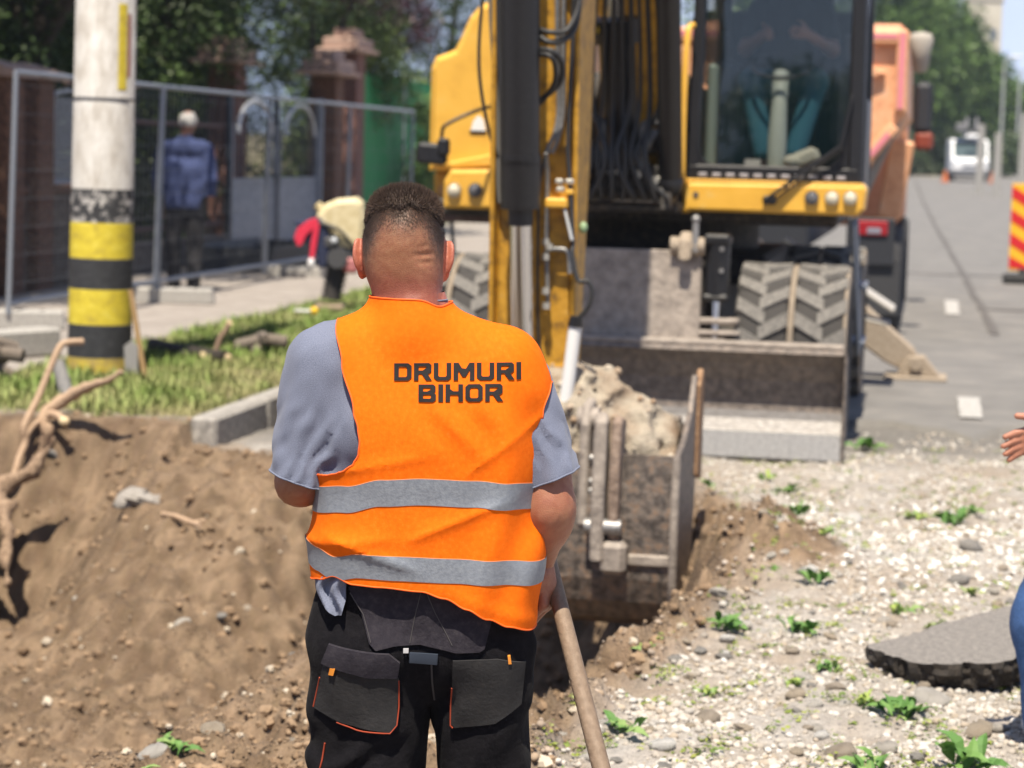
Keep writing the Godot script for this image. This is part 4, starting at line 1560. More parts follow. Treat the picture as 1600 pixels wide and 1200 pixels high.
func build_excavator() -> void:
	var ex := thing("excavator", "yellow wheeled excavator with dozer blade, its arm reaching down to the trench", "excavator", street(EX_U, 0, EX_V), -TH)
	var yellow := worn("machine yellow", [[0.0, 0.62, 0.335, 0.04], [0.45, 0.70, 0.39, 0.048], [0.8, 0.73, 0.415, 0.06], [1.0, 0.68, 0.43, 0.11]], 0.008, 0.9, 0.38, 0.0, 0.0, 81)
	yellow.clearcoat_enabled = true
	yellow.clearcoat = 0.3
	yellow.clearcoat_roughness = 0.25
	var old_yellow := worn("worn yellow", [[0.0, 0.10, 0.06, 0.025], [0.25, 0.30, 0.155, 0.02], [0.5, 0.48, 0.25, 0.022], [0.8, 0.56, 0.30, 0.035], [1.0, 0.42, 0.28, 0.11]], 0.014, 1.3, 0.5, 0.0, 0.2, 83)
	var black := worn("machine black", [[0.0, 0.006, 0.006, 0.007], [0.65, 0.010, 0.010, 0.012], [0.88, 0.02, 0.019, 0.019], [1.0, 0.07, 0.063, 0.056]], 0.03, 2.2, 0.4, 0.0, 0.1, 85)
	var grime := worn("greasy steel", [[0.0, 0.012, 0.011, 0.011], [0.5, 0.03, 0.027, 0.024], [0.8, 0.07, 0.055, 0.042], [1.0, 0.15, 0.115, 0.085]], 0.02, 1.6, 0.7, 0.0, 0.4, 87)
	var dusty := worn("dusty steel", [[0.0, 0.16, 0.135, 0.12], [0.35, 0.26, 0.225, 0.195], [0.65, 0.34, 0.295, 0.255], [1.0, 0.42, 0.365, 0.31]], 0.016, 1.2, 0.75, 0.15, 0.4, 89)
	var scraped := worn("scraped steel", [[0.0, 0.075, 0.063, 0.055], [0.3, 0.13, 0.108, 0.094], [0.55, 0.18, 0.155, 0.138], [0.75, 0.235, 0.185, 0.15], [1.0, 0.33, 0.30, 0.275]], 0.02, 1.5, 0.6, 0.25, 0.5, 91)
	var bright := worn("polished edge", [[0.0, 0.22, 0.215, 0.21], [0.6, 0.31, 0.305, 0.30], [1.0, 0.42, 0.415, 0.41]], 0.03, 2.5, 0.42, 0.5, 0.2, 93)
	var chrome := mat("chrome rod", 0.62, 0.63, 0.65, 0.12, 1.0)
	var rubber := mat("tyre rubber", 0.045, 0.042, 0.04, 0.9)
	var lug := worn("dusty tread", [[0.0, 0.075, 0.071, 0.066], [0.4, 0.145, 0.138, 0.128], [0.7, 0.205, 0.193, 0.177], [1.0, 0.30, 0.27, 0.235]], 0.03, 2.0, 0.95, 0.0, 0.5, 95)
	var tan := worn("dried mud", [[0.0, 0.22, 0.175, 0.13], [0.6, 0.34, 0.28, 0.215], [1.0, 0.43, 0.37, 0.30]], 0.03, 2.0, 0.95, 0.0, 0.5, 97)
	var glass := mat("tinted glass", 0.008, 0.022, 0.03, 0.02)
	glass.transparency = BaseMaterial3D.TRANSPARENCY_ALPHA
	glass.albedo_color.a = 0.2
	var hose := mat("hydraulic hose", 0.022, 0.022, 0.023, 0.55)
	var pipe := worn("steel pipe", [[0.0, 0.12, 0.12, 0.12], [0.6, 0.25, 0.25, 0.25], [1.0, 0.40, 0.39, 0.37]], 0.04, 3.0, 0.45, 0.4, 0.0, 99)
	var m: Mb
	var o: MeshInstance3D
	# undercarriage
	m = Mb.new()
	m.box(Vector3(0, 0.78, -1.4), Vector3(1.0, 0.5, 4.6), 0.04)
	m.box(Vector3(0, 0.95, -1.4), Vector3(1.5, 0.18, 2.2), 0.03)
	m.box(Vector3(0, 0.55, 0.4), Vector3(1.9, 0.22, 0.24), 0.03)
	m.box(Vector3(0, 0.55, -2.5), Vector3(1.9, 0.22, 0.24), 0.03)
	put(ex, "undercarriage", m, grime)
	m = Mb.new()
	m.cyl(Vector3(0, 1.05, -1.3), Vector3(0, 1.26, -1.3), 0.62, -1, 36)
	put(ex, "slewing_ring", m, grime)
	var tm := tyre_mesh(true)
	for z in [0.4, -2.5]:
		for x in [-1.13, -0.81, 0.81, 1.13]:
			o = MeshInstance3D.new()
			o.name = "wheel"
			ex.add_child(o, true)
			o.mesh = tm[0]
			o.material_override = rubber
			o.position = Vector3(x, 0.515, z)
			o.rotation.x = x * 2.7 + z
			put(o, "tread", tm[1], lug)
			put(o, "rim", tm[2], mat("wheel rim", 0.34, 0.2, 0.05, 0.7))
		for x in [-0.97, 0.97]:
			m = Mb.new()
			m.at(Transform3D(Basis(Vector3(0, -1, 0), Vector3(1, 0, 0), Vector3(0, 0, 1)), Vector3(x, 0.515, z)))
			m.lathe([Vector2(0.30, -0.012), Vector2(0.50, -0.015), Vector2(0.515, 0.0), Vector2(0.50, 0.015), Vector2(0.30, 0.012)], 36)
			put(ex, "spacer_ring", m, tan)
		for x in [-1.27, 1.27]:
			m = Mb.new()
			m.at(Transform3D(Basis(Vector3(0, -1, 0), Vector3(1, 0, 0), Vector3(0, 0, 1)), Vector3(x, 0.515, z)))
			m.lathe([Vector2(0.42, -0.01), Vector2(0.50, -0.012), Vector2(0.51, 0.0), Vector2(0.5, 0.008), Vector2(0.42, 0.01)], 36)
			put(ex, "mud_ring", m, tan)
	# dozer blade
	var blade := Mb.new()
	var face := [Vector2(0.07, 0.02), Vector2(0.02, 0.11), Vector2(-0.02, 0.2), Vector2(-0.035, 0.3), Vector2(-0.02, 0.42), Vector2(0.02, 0.51), Vector2(0.07, 0.565), Vector2(0.1, 0.58)]
	var back := [Vector2(0.09, 0.605), Vector2(0.05, 0.6), Vector2(-0.02, 0.545), Vector2(-0.065, 0.44), Vector2(-0.08, 0.3), Vector2(-0.065, 0.19), Vector2(-0.03, 0.1), Vector2(0.03, 0.01)]
	blade.at(Transform3D(Basis(Vector3(0, 0, 1), Vector3(0, 1, 0), Vector3(-1, 0, 0)), Vector3(0, 0, 1.08)))
	blade.prism(PackedVector2Array(face + back), -1.285, 1.285, 0.006)
	o = put(ex, "dozer_blade", blade, scraped)
	m = Mb.new()
	m.box(Vector3(0, 0.075, 1.155), Vector3(2.57, 0.15, 0.022), 0.006, Basis(Vector3.RIGHT, -0.28))
	put(o, "cutting_edge", m, bright)
	m = Mb.new()
	m.at(Transform3D(Basis(Vector3(0, 0, 1), Vector3(0, 1, 0), Vector3(-1, 0, 0)), Vector3(0, 0, 1.083)))
	m.prism(PackedVector2Array([Vector2(0.05, 0.1), Vector2(0.022, 0.15), Vector2(-0.008, 0.21), Vector2(-0.02, 0.255), Vector2(-0.035, 0.255), Vector2(-0.02, 0.2), Vector2(0.015, 0.11)]), -1.28, 1.28, 0.002)
	put(o, "polished_strip", m, worn("scoured steel", [[0.0, 0.17, 0.155, 0.145], [0.5, 0.22, 0.208, 0.198], [1.0, 0.29, 0.28, 0.275]], 0.02, 2.0, 0.5, 0.4, 0.2, 92))
	for s in [-1.0, 1.0]:
		m = Mb.new()
		m.at(Transform3D(Basis(Vector3(0, 0, 1), Vector3(0, 1, 0), Vector3(-1, 0, 0)), Vector3(s * 1.292, 0, 1.08)))
		m.prism(PackedVector2Array([Vector2(0.1, 0.012), Vector2(0.11, 0.6), Vector2(-0.04, 0.56), Vector2(-0.1, 0.4), Vector2(-0.1, 0.2), Vector2(-0.02, 0.012)]), -0.007, 0.007, 0.002)
		put(o, "end_plate", m, scraped)
	m = Mb.new()
	m.box(Vector3(0, 0.618, 1.11), Vector3(2.56, 0.028, 0.12), 0.008)
	put(o, "top_lip", m, dusty)
	# blade carrier: the big steel plate, its brackets, pins and lift cylinders
	m = Mb.new()
	m.box(Vector3(0, 0.845, 0.9), Vector3(0.95, 0.52, 0.035), 0.008, Basis(Vector3.RIGHT, -0.10))
	m.box(Vector3(0, 0.6, 0.99), Vector3(1.25, 0.05, 0.16), 0.01)
	put(ex, "blade_carrier", m, dusty)
	for s in [-1.0, 1.0]:
		m = Mb.new()
		m.at(Transform3D(Basis(Vector3(0, 0, 1), Vector3(0, 1, 0), Vector3(-1, 0, 0)), Vector3(s * 0.385, 0, 0)))
		m.prism(PackedVector2Array([Vector2(0.99, 1.06), Vector2(0.97, 1.16), Vector2(0.90, 1.21), Vector2(0.82, 1.17), Vector2(0.80, 1.06)]), -0.035, 0.035, 0.012)
		m.at(Transform3D())
		m.cyl(Vector3(s * 0.30, 1.13, 0.9), Vector3(s * 0.49, 1.13, 0.9), 0.05, -1, 16)
		put(ex, "bracket", m, tan)
		m = Mb.new()
		m.cyl(Vector3(s * 0.437, 1.1, 0.93), Vector3(s * 0.437, 1.28, 0.93), 0.022, 0.018, 10)
		m.ball(Vector3(s * 0.437, 1.28, 0.93), Vector3(0.025, 0.025, 0.025))
		put(ex, "lifting_eye", m, bright)
		m = Mb.new()
		m.cyl(Vector3(s * 0.555, 0.86, 0.85), Vector3(s * 0.555, 1.18, 0.85), 0.072, -1, 20)
		m.box(Vector3(s * 0.555, 1.17, 0.85), Vector3(0.15, 0.06, 0.16), 0.015)
		m.box(Vector3(s * 0.555, 0.85, 0.85), Vector3(0.15, 0.04, 0.15), 0.015)
		o = put(ex, "blade_cylinder", m, black)
		m = Mb.new()
		m.cyl(Vector3(s * 0.555, 0.62, 0.86), Vector3(s * 0.555, 0.87, 0.85), 0.026, -1, 12)
		put(o, "rod", m, chrome)
		m = Mb.new()
		m.box(Vector3(s * 0.57, 0.72, 0.86), Vector3(0.24, 0.035, 0.1), 0.01)
		m.box(Vector3(s * 0.57, 0.655, 0.88), Vector3(0.26, 0.03, 0.1), 0.01)
		put(o, "clevis", m, dusty)
		for y in [1.0, 1.12]:
			m = Mb.new()
			m.cyl(Vector3(s * 0.585, y, 0.915), Vector3(s * 0.585, y, 0.935), 0.014, 0.011, 8)
			put(o, "bolt", m, bright)
	# outriggers at the back, spread on the road
	for s in [-1.0, 1.0]:
		m = Mb.new()
		m.at(Transform3D(Basis(), Vector3(0, 0, -3.85)))
		m.prism(PackedVector2Array([Vector2(s * 0.5, 0.82), Vector2(s * 0.55, 0.95), Vector2(s * 1.05, 0.72), Vector2(s * 1.62, 0.24), Vector2(s * 1.69, 0.12), Vector2(s * 1.58, 0.06), Vector2(s * 1.4, 0.14), Vector2(s * 0.95, 0.46)]), -0.11, 0.11, 0.015)
		o = put(ex, "outrigger", m, tan)
		m = Mb.new()
		m.box(Vector3(s * 1.64, 0.03, -3.8), Vector3(0.46, 0.035, 0.42), 0.01)
		m.prism(PackedVector2Array([Vector2(s * 1.50, 0.045), Vector2(s * 1.58, 0.19), Vector2(s * 1.70, 0.19), Vector2(s * 1.82, 0.045)]), -3.92, -3.68, 0.01)
		m.cyl(Vector3(s * 1.64, 0.135, -3.98), Vector3(s * 1.64, 0.135, -3.64), 0.045, -1, 14)
		put(o, "foot", m, tan)
		m = Mb.new()
		m.cyl(Vector3(s * 0.62, 1.0, -3.7), Vector3(s * 1.1, 0.7, -3.7), 0.06, -1, 14)
		put(o, "cylinder", m, black)
	# side steps
	for s in [-1.0, 1.0]:
		m = Mb.new()
		m.bar(Vector3(s * 1.262, 1.26, 0.0), Vector3(s * 1.30, 0.45, -0.75), 0.02, 0.08, 0.004)
		m.bar(Vector3(s * 1.262, 1.26, -0.6), Vector3(s * 1.30, 0.45, -1.1), 0.02, 0.05, 0.004)
		m.box(Vector3(s * 1.2, 0.5, -1.0), Vector3(0.26, 0.03, 0.5), 0.006)
		m.box(Vector3(s * 1.2, 0.85, -1.0), Vector3(0.26, 0.03, 0.5), 0.006)
		put(ex, "step", m, mat("step steel", 0.20, 0.23, 0.28, 0.5, 0.3))
	m = Mb.new()
	m.box(Vector3(1.33, 0.66, -3.1), Vector3(0.34, 0.03, 0.5), 0.008, Basis(Vector3(0, 0, 1), -0.55))
	m.box(Vector3(1.30, 0.5, -3.1), Vector3(0.3, 0.02, 0.4), 0.006, Basis(Vector3(0, 0, 1), -0.2))
	put(ex, "mudguard", m, mat("pale guard", 0.40, 0.38, 0.35, 0.7))
	# upper structure
	m = Mb.new()
	m.box(Vector3(0, 1.29, -1.4), Vector3(2.36, 0.1, 3.4), 0.02)
	m.box(Vector3(0.02, 1.33, 0.55), Vector3(0.6, 0.05, 0.5), 0.01)
	put(ex, "deck", m, grime)
	# engine side hood, left of the arm
	var hood := Mb.new()
	hood.prism(PackedVector2Array([Vector2(-1.215, 1.50), Vector2(-1.215, 2.10), Vector2(-1.19, 2.165), Vector2(-1.12, 2.19), Vector2(-1.075, 2.21), Vector2(-1.05, 2.26), Vector2(-0.99, 2.40), Vector2(-0.93, 2.47), Vector2(-0.85, 2.5), Vector2(-0.36, 2.5), Vector2(-0.36, 1.50)]), -2.6, 0.3, 0.035)
	o = put(ex, "engine_hood", hood, yellow)
	m = Mb.new()
	m.prism(PackedVector2Array([Vector2(-1.08, 1.515), Vector2(-1.08, 1.555), Vector2(-0.45, 1.69), Vector2(-0.45, 1.56)]), 0.302, 0.36, 0.012)
	put(o, "ledge", m, yellow)
	m = Mb.new()
	m.prism(PackedVector2Array([Vector2(-1.1, 1.285), Vector2(-1.1, 1.44), Vector2(-1.06, 1.51), Vector2(-0.38, 1.535), Vector2(-0.38, 1.285)]), 0.05, 0.4, 0.02)
	put(o, "light_panel", m, yellow)
	m = Mb.new()
	m.box(Vector3(-1.15, 1.39, -0.4), Vector3(0.13, 0.22, 1.1), 0.02)
	put(o, "side_sill", m, old_yellow)
	var lamp_ring := mat("lamp housing", 0.05, 0.05, 0.055, 0.4)
	var lens_mat := mat("lamp lens", 0.62, 0.57, 0.45, 0.12)
	for l in [[-1.033, 1.392, true], [-0.908, 1.395, false], [-0.78, 1.40, true]]:
		m = Mb.new()
		m.cyl(Vector3(l[0], l[1], 0.40), Vector3(l[0], l[1], 0.425), 0.043, 0.04, 20)
		var hl := put(o, "work_lamp", m, lamp_ring if not l[2] else mat("lamp bezel", 0.3, 0.27, 0.2, 0.4))
		m = Mb.new()
		m.ball(Vector3(l[0], l[1], 0.42), Vector3(0.034, 0.034, 0.016), 16, 8)
		put(hl, "lens", m, lens_mat if l[2] else mat("dark lens", 0.12, 0.12, 0.13, 0.08))
	m = Mb.new()
	m.cyl(Vector3(-1.14, 1.385, 0.155), Vector3(-1.14, 1.385, 0.17), 0.04, -1, 18)
	put(o, "reflector", m, mat("dusty reflector", 0.42, 0.24, 0.09, 0.5))
	for d in [[-0.92, 1.775, mat("white decal", 0.72, 0.72, 0.70, 0.5)], [-0.80, 1.765, mat("bright yellow decal", 0.8, 0.62, 0.02, 0.5)]]:
		m = Mb.new()
		m.prism(PackedVector2Array([Vector2(d[0] - 0.045, d[1] - 0.035), Vector2(d[0] + 0.045, d[1] - 0.035), Vector2(d[0] + 0.03, d[1] + 0.03), Vector2(d[0], d[1] + 0.055), Vector2(d[0] - 0.03, d[1] + 0.02)]), 0.301, 0.306, 0.001)
		put(o, "warning_decal", m, d[2])
		m = Mb.new()
		m.box(Vector3(d[0], d[1] - 0.043, 0.304), Vector3(0.1, 0.014, 0.008), 0.001)
		put(o, "decal_rim", m, black)
	m = Mb.new()
	m.cyl(Vector3(-0.82, 2.49, -0.1), Vector3(-0.82, 2.58, -0.1), 0.06, 0.05, 16)
	m.cyl(Vector3(-0.82, 2.57, -0.1), Vector3(-0.82, 2.6, -0.1), 0.075, -1, 16)
	put(o, "filler_cap", m, mat("amber cap", 0.62, 0.33, 0.03, 0.35))
	m = Mb.new()
	m.tube(smooth_path([Vector3(-0.75, 1.898, 0.33), Vector3(-0.85, 1.86, 0.6), Vector3(-1.02, 1.77, 0.7), Vector3(-1.05, 1.72, 0.7), Vector3(-1.05, 1.64, 0.7)]), 0.011, 8)
	var arm := put(ex, "mirror_arm", m, black)
	m = Mb.new()
	m.box(Vector3(-1.105, 1.60, 0.7), Vector3(0.18, 0.12, 0.07), 0.02, Basis(Vector3(0, 0, 1), -0.06))
	m.box(Vector3(-1.035, 1.64, 0.72), Vector3(0.07, 0.1, 0.06), 0.015)
	put(arm, "mirror", m, black)
	m = Mb.new()
	m.box(Vector3(-0.95, 1.235, -0.5), Vector3(0.7, 0.09, 0.8), 0.02)
	put(ex, "tool_box", m, worn("dull red box", [[0.0, 0.16, 0.10, 0.09], [1.0, 0.30, 0.22, 0.20]], 0.02, 1.5, 0.8, 0, 0, 101))
	# cab
	var cab := Mb.new()
	cab.bar(Vector3(0.355, 1.49, 0.42), Vector3(0.375, 3.0, 0.36), 0.07, 0.09, 0.015, Vector3(0, 0, 1))
	cab.bar(Vector3(1.275, 1.49, 0.42), Vector3(1.255, 3.0, 0.36), 0.085, 0.09, 0.015, Vector3(0, 0, 1))
	cab.bar(Vector3(0.355, 1.4, -1.2), Vector3(0.375, 3.0, -1.2), 0.08, 0.1, 0.015, Vector3(0, 0, 1))
	cab.bar(Vector3(1.275, 1.4, -1.2), Vector3(1.255, 3.0, -1.2), 0.08, 0.1, 0.015, Vector3(0, 0, 1))
	cab.bar(Vector3(1.275, 1.4, -0.35), Vector3(1.262, 3.0, -0.35), 0.05, 0.07, 0.012, Vector3(0, 0, 1))
	cab.box(Vector3(0.815, 1.535, 0.42), Vector3(0.96, 0.09, 0.09), 0.012)
	cab.box(Vector3(0.815, 3.02, -0.4), Vector3(1.0, 0.1, 1.75), 0.04)
	cab.box(Vector3(0.815, 1.44, -0.4), Vector3(0.98, 0.06, 1.6), 0.01)
	cab.box(Vector3(0.815, 2.0, -1.22), Vector3(0.96, 1.1, 0.06), 0.01)
	cab.box(Vector3(1.29, 1.7, -0.8), Vector3(0.03, 0.6, 0.8), 0.01)
	cab.box(Vector3(0.345, 1.75, -0.4), Vector3(0.03, 0.55, 1.6), 0.01)
	# rounded lower corners of the windscreen frame
	for s in [[0.39, 1.0], [1.235, -1.0]]:
		var q := PackedVector2Array([Vector2(s[0], 1.575), Vector2(s[0] + s[1] * 0.10, 1.575), Vector2(s[0] + s[1] * 0.045, 1.595), Vector2(s[0] + s[1] * 0.015, 1.63), Vector2(s[0], 1.69)])
		cab.prism(q, 0.40, 0.45, 0.003)
	cab.prism(PackedVector2Array([Vector2(1.235, 1.575), Vector2(1.12, 1.575), Vector2(1.18, 1.64), Vector2(1.215, 1.75), Vector2(1.235, 1.95)]), 0.395, 0.455, 0.004)
	o = put(ex, "cab_frame", cab, black)
	m = Mb.new()
	m.box(Vector3(0.815, 2.28, 0.415), Vector3(0.86, 1.42, 0.008), 0.001)
	put(o, "windscreen", m, glass)
	m = Mb.new()
	m.box(Vector3(1.28, 2.45, -0.4), Vector3(0.008, 0.95, 1.5), 0.001)
	put(o, "side_window", m, glass)
	m = Mb.new()
	m.box(Vector3(0.35, 2.5, -0.4), Vector3(0.008, 0.9, 1.5), 0.001)
	put(o, "side_window", m, glass)
	m = Mb.new()
	m.box(Vector3(0.815, 2.75, -1.22), Vector3(0.8, 0.42, 0.008), 0.001)
	put(o, "rear_window", m, glass)
	for k in 11:
		m = Mb.new()
		m.box(Vector3(0.42 + k * 0.078, 1.522, 0.474), Vector3(0.05, 0.022, 0.02), 0.004)
		put(o, "hinge", m, mat("grey hinge", 0.28, 0.27, 0.29, 0.5, 0.3))
	# interior
	m = Mb.new()
	m.box(Vector3(0.82, 1.95, -0.62), Vector3(0.5, 0.14, 0.5), 0.05)
	m.box(Vector3(0.82, 2.35, -0.86), Vector3(0.48, 0.7, 0.14), 0.06, Basis(Vector3.RIGHT, -0.12))
	m.box(Vector3(0.82, 1.7, -0.65), Vector3(0.36, 0.42, 0.4), 0.04)
	put(o, "seat", m, mat("seat cloth", 0.03, 0.032, 0.036, 0.9))
	m = Mb.new()
	m.tube([Vector3(0.815, 1.46, 0.2), Vector3(0.815, 1.72, 0.2), Vector3(0.815, 1.95, 0.12), Vector3(0.815, 2.12, 0.05)], [0.05, 0.055, 0.045, 0.05], 12)
	put(o, "steering_column", m, mat("pale column", 0.42, 0.48, 0.42, 0.5))
	m = Mb.new()
	var ring := []
	for k in 25:
		var a := TAU * k / 24.0
		ring.append(Vector3(0.815 + 0.17 * cos(a), 2.16 + 0.17 * sin(a) * 0.45, 0.04 - 0.17 * sin(a) * 0.85))
	m.tube(ring, 0.014, 8)
	m.bar(Vector3(0.65, 2.16, 0.04), Vector3(0.98, 2.16, 0.04), 0.03, 0.015)
	put(o, "steering_wheel", m, black)
	for s in [-0.36, 0.36]:
		m = Mb.new()
		m.box(Vector3(0.82 + s, 1.95, -0.5), Vector3(0.16, 0.5, 0.62), 0.04)
		m.cyl(Vector3(0.82 + s, 2.2, -0.3), Vector3(0.82 + s, 2.36, -0.27), 0.018, 0.026, 10)
		put(o, "console", m, mat("console grey", 0.07, 0.075, 0.08, 0.7))
	m = Mb.new()
	m.box(Vector3(0.43, 1.85, 0.1), Vector3(0.06, 0.62, 0.2), 0.02)
	put(o, "inner_trim", m, mat("pale trim", 0.25, 0.33, 0.28, 0.6))
	m = Mb.new()
	m.box(Vector3(0.99, 1.63, 0.3), Vector3(0.16, 0.1, 0.1), 0.03, Basis(Vector3(0, 0, 1), 0.4))
	m.ball(Vector3(0.92, 1.61, 0.32), Vector3(0.06, 0.04, 0.05))
	put(o, "rag", m, mat("pale rag", 0.5, 0.5, 0.4, 0.95))
	for s in [-0.12, 0.14]:
		m = Mb.new()
		m.box(Vector3(0.8 + s, 1.55, 0.24), Vector3(0.1, 0.16, 0.02), 0.008, Basis(Vector3.RIGHT, -0.6))
		put(o, "pedal", m, mat("pedal steel", 0.2, 0.2, 0.19, 0.6, 0.3))
	# yellow beam under the cab with lamps
	m = Mb.new()
	m.prism(PackedVector2Array([Vector2(0.315, 1.315), Vector2(0.315, 1.478), Vector2(1.33, 1.488), Vector2(1.345, 1.46), Vector2(1.335, 1.35), Vector2(1.30, 1.315)]), 0.1, 0.52, 0.018)
	o = put(ex, "cab_beam", m, yellow)
	m = Mb.new()
	m.box(Vector3(0.82, 1.488, 0.33), Vector3(1.0, 0.018, 0.36), 0.005)
	put(o, "beam_top", m, yellow)
	for l in [[1.043, 1.409, false], [1.156, 1.412, true], [1.258, 1.414, true]]:
		m = Mb.new()
		m.cyl(Vector3(l[0], l[1], 0.518), Vector3(l[0], l[1], 0.545), 0.041, 0.038, 20)
		var hl := put(o, "work_lamp", m, lamp_ring if not l[2] else mat("lamp bezel", 0.3, 0.27, 0.2, 0.4))
		m = Mb.new()
		m.ball(Vector3(l[0], l[1], 0.54), Vector3(0.033, 0.033, 0.015), 16, 8)
		put(hl, "lens", m, lens_mat if l[2] else mat("dark lens", 0.12, 0.12, 0.13, 0.08))
	m = Mb.new()
	m.cyl(Vector3(0.39, 1.41, 0.518), Vector3(0.39, 1.41, 0.527), 0.016, -1, 12)
	put(o, "bolt", m, scraped)
	m = Mb.new()
	m.box(Vector3(0.325, 1.325, 0.42), Vector3(0.07, 0.045, 0.2), 0.02)
	put(o, "tow_lug", m, yellow)
	m = Mb.new()
	m.tube(smooth_path([Vector3(0.335, 1.47, 0.5), Vector3(0.318, 1.5, 0.56), Vector3(0.316, 1.56, 0.6), Vector3(0.312, 1.92, 0.6), Vector3(0.318, 2.3, 0.56), Vector3(0.34, 2.36, 0.5)]), 0.019, 10)
	put(ex, "grab_rail", m, yellow)
	m = Mb.new()
	m.bar(Vector3(0.80, 1.40, 0.56), Vector3(1.19, 1.70, 0.50), 0.022, 0.03, 0.006, Vector3(0, 0, 1))
	m.bar(Vector3(0.84, 1.40, 0.56), Vector3(1.21, 1.69, 0.50), 0.012, 0.016, 0.004, Vector3(0, 0, 1))
	m.bar(Vector3(1.19, 1.69, 0.50), Vector3(1.245, 1.99, 0.47), 0.02, 0.026, 0.006, Vector3(0, 0, 1))
	m.bar(Vector3(0.93, 1.55, 0.46), Vector3(1.14, 1.66, 0.45), 0.014, 0.02, 0.003, Vector3(0, 0, 1))
	m.box(Vector3(0.81, 1.39, 0.545), Vector3(0.08, 0.05, 0.04), 0.012)
	put(ex, "wiper", m, black)
	# boom
	var bm := Mb.new()
	bm.at(Transform3D(Basis(Vector3(0, 0, 1), Vector3(0, 1, 0), Vector3(-1, 0, 0)), Vector3()))
	bm.prism(PackedVector2Array([Vector2(-0.2, 1.5), Vector2(-0.25, 1.75), Vector2(0.2, 2.5), Vector2(1.05, 4.1), Vector2(1.5, 4.45), Vector2(2.1, 4.4), Vector2(3.6, 3.78), Vector2(3.75, 3.6), Vector2(3.62, 3.42), Vector2(2.2, 3.85), Vector2(1.65, 3.85), Vector2(1.3, 3.55), Vector2(0.55, 2.3), Vector2(0.2, 1.55)]), -0.19, 0.19, 0.02)
	put(ex, "boom", bm, old_yellow)
	for s in [-1.0, 1.0]:
		m = Mb.new()
		m.at(Transform3D(Basis(Vector3(0, 0, 1), Vector3(0, 1, 0), Vector3(-1, 0, 0)), Vector3(s * 0.26, 0, 0)))
		m.prism(PackedVector2Array([Vector2(-0.5, 1.33), Vector2(-0.3, 1.95), Vector2(0.1, 2.1), Vector2(0.5, 1.8), Vector2(0.85, 1.5), Vector2(0.9, 1.33)]), -0.03, 0.03, 0.008)
		put(ex, "boom_bracket", m, grime)
		m = Mb.new()
		m.cyl(Vector3(s * 0.275, 1.5, 0.82), Vector3(s * 0.275, 2.75, 1.3), 0.068, -1, 20)
		m.cyl(Vector3(s * 0.275, 2.70, 1.28), Vector3(s * 0.275, 2.85, 1.34), 0.08, -1, 20)
		m.ball(Vector3(s * 0.275, 1.47, 0.81), Vector3(0.08, 0.08, 0.08))
		o = put(ex, "boom_cylinder", m, black)
		m = Mb.new()
		m.cyl(Vector3(s * 0.275, 2.84, 1.335), Vector3(s * 0.275, 3.75, 1.7), 0.04, -1, 14)
		put(o, "rod", m, chrome)
	m = Mb.new()
	m.cyl(Vector3(-0.02, 1.72, 0.72), Vector3(-0.045, 2.30, 0.86), 0.098, 0.105, 24)
	m.cyl(Vector3(-0.04, 2.24, 0.845), Vector3(-0.047, 2.37, 0.875), 0.125, -1, 24)
	m.ball(Vector3(-0.02, 1.7, 0.72), Vector3(0.1, 0.1, 0.1))
	o = put(ex, "adjusting_cylinder", m, black)
	m = Mb.new()
	m.cyl(Vector3(-0.047, 2.36, 0.87), Vector3(-0.06, 3.2, 1.08), 0.05, -1, 14)
	put(o, "rod", m, chrome)
	m = Mb.new()
	m.cyl(Vector3(-0.15, 2.3, 0.95), Vector3(-0.15, 2.3, 0.97), 0.025, -1, 12)
	put(o, "port_cap", m, mat("yellow cap", 0.78, 0.5, 0.02, 0.5))
	# hydraulic lines and valve block between boom and cab
	var pipes := [[[Vector3(-0.238, 1.818, 0.8), Vector3(-0.16, 1.818, 0.8), Vector3(-0.112, 1.795, 0.8), Vector3(-0.106, 1.74, 0.8), Vector3(-0.104, 1.55, 0.8)], 0.02], [[Vector3(0.23, 1.80, 0.8), Vector3(0.14, 1.80, 0.8), Vector3(0.108, 1.76, 0.8), Vector3(0.112, 1.55, 0.8)], 0.022], [[Vector3(0.18, 1.76, 0.82), Vector3(0.15, 1.68, 0.86), Vector3(0.12, 1.62, 0.84)], 0.02], [[Vector3(-0.23, 2.6, 0.95), Vector3(-0.235, 2.1, 0.95), Vector3(-0.235, 1.72, 0.95), Vector3(-0.215, 1.6, 0.93)], 0.016]]
	for p in pipes:
		m = Mb.new()
		m.tube(smooth_path(p[0]), p[1], 10)
		put(ex, "hydraulic_pipe", m, pipe)
	m = Mb.new()
	m.box(Vector3(0.0, 1.47, 0.72), Vector3(0.46, 0.2, 0.2), 0.02)
	m.box(Vector3(-0.06, 1.6, 0.74), Vector3(0.2, 0.12, 0.14), 0.02)
	m.box(Vector3(0.16, 1.7, 0.76), Vector3(0.14, 0.14, 0.12), 0.02)
	for k in 5:
		m.cyl(Vector3(-0.18 + k * 0.085, 1.46, 0.82), Vector3(-0.18 + k * 0.085, 1.46, 0.86), 0.028, 0.024, 10)
	var valve := put(ex, "valve_block", m, grime)
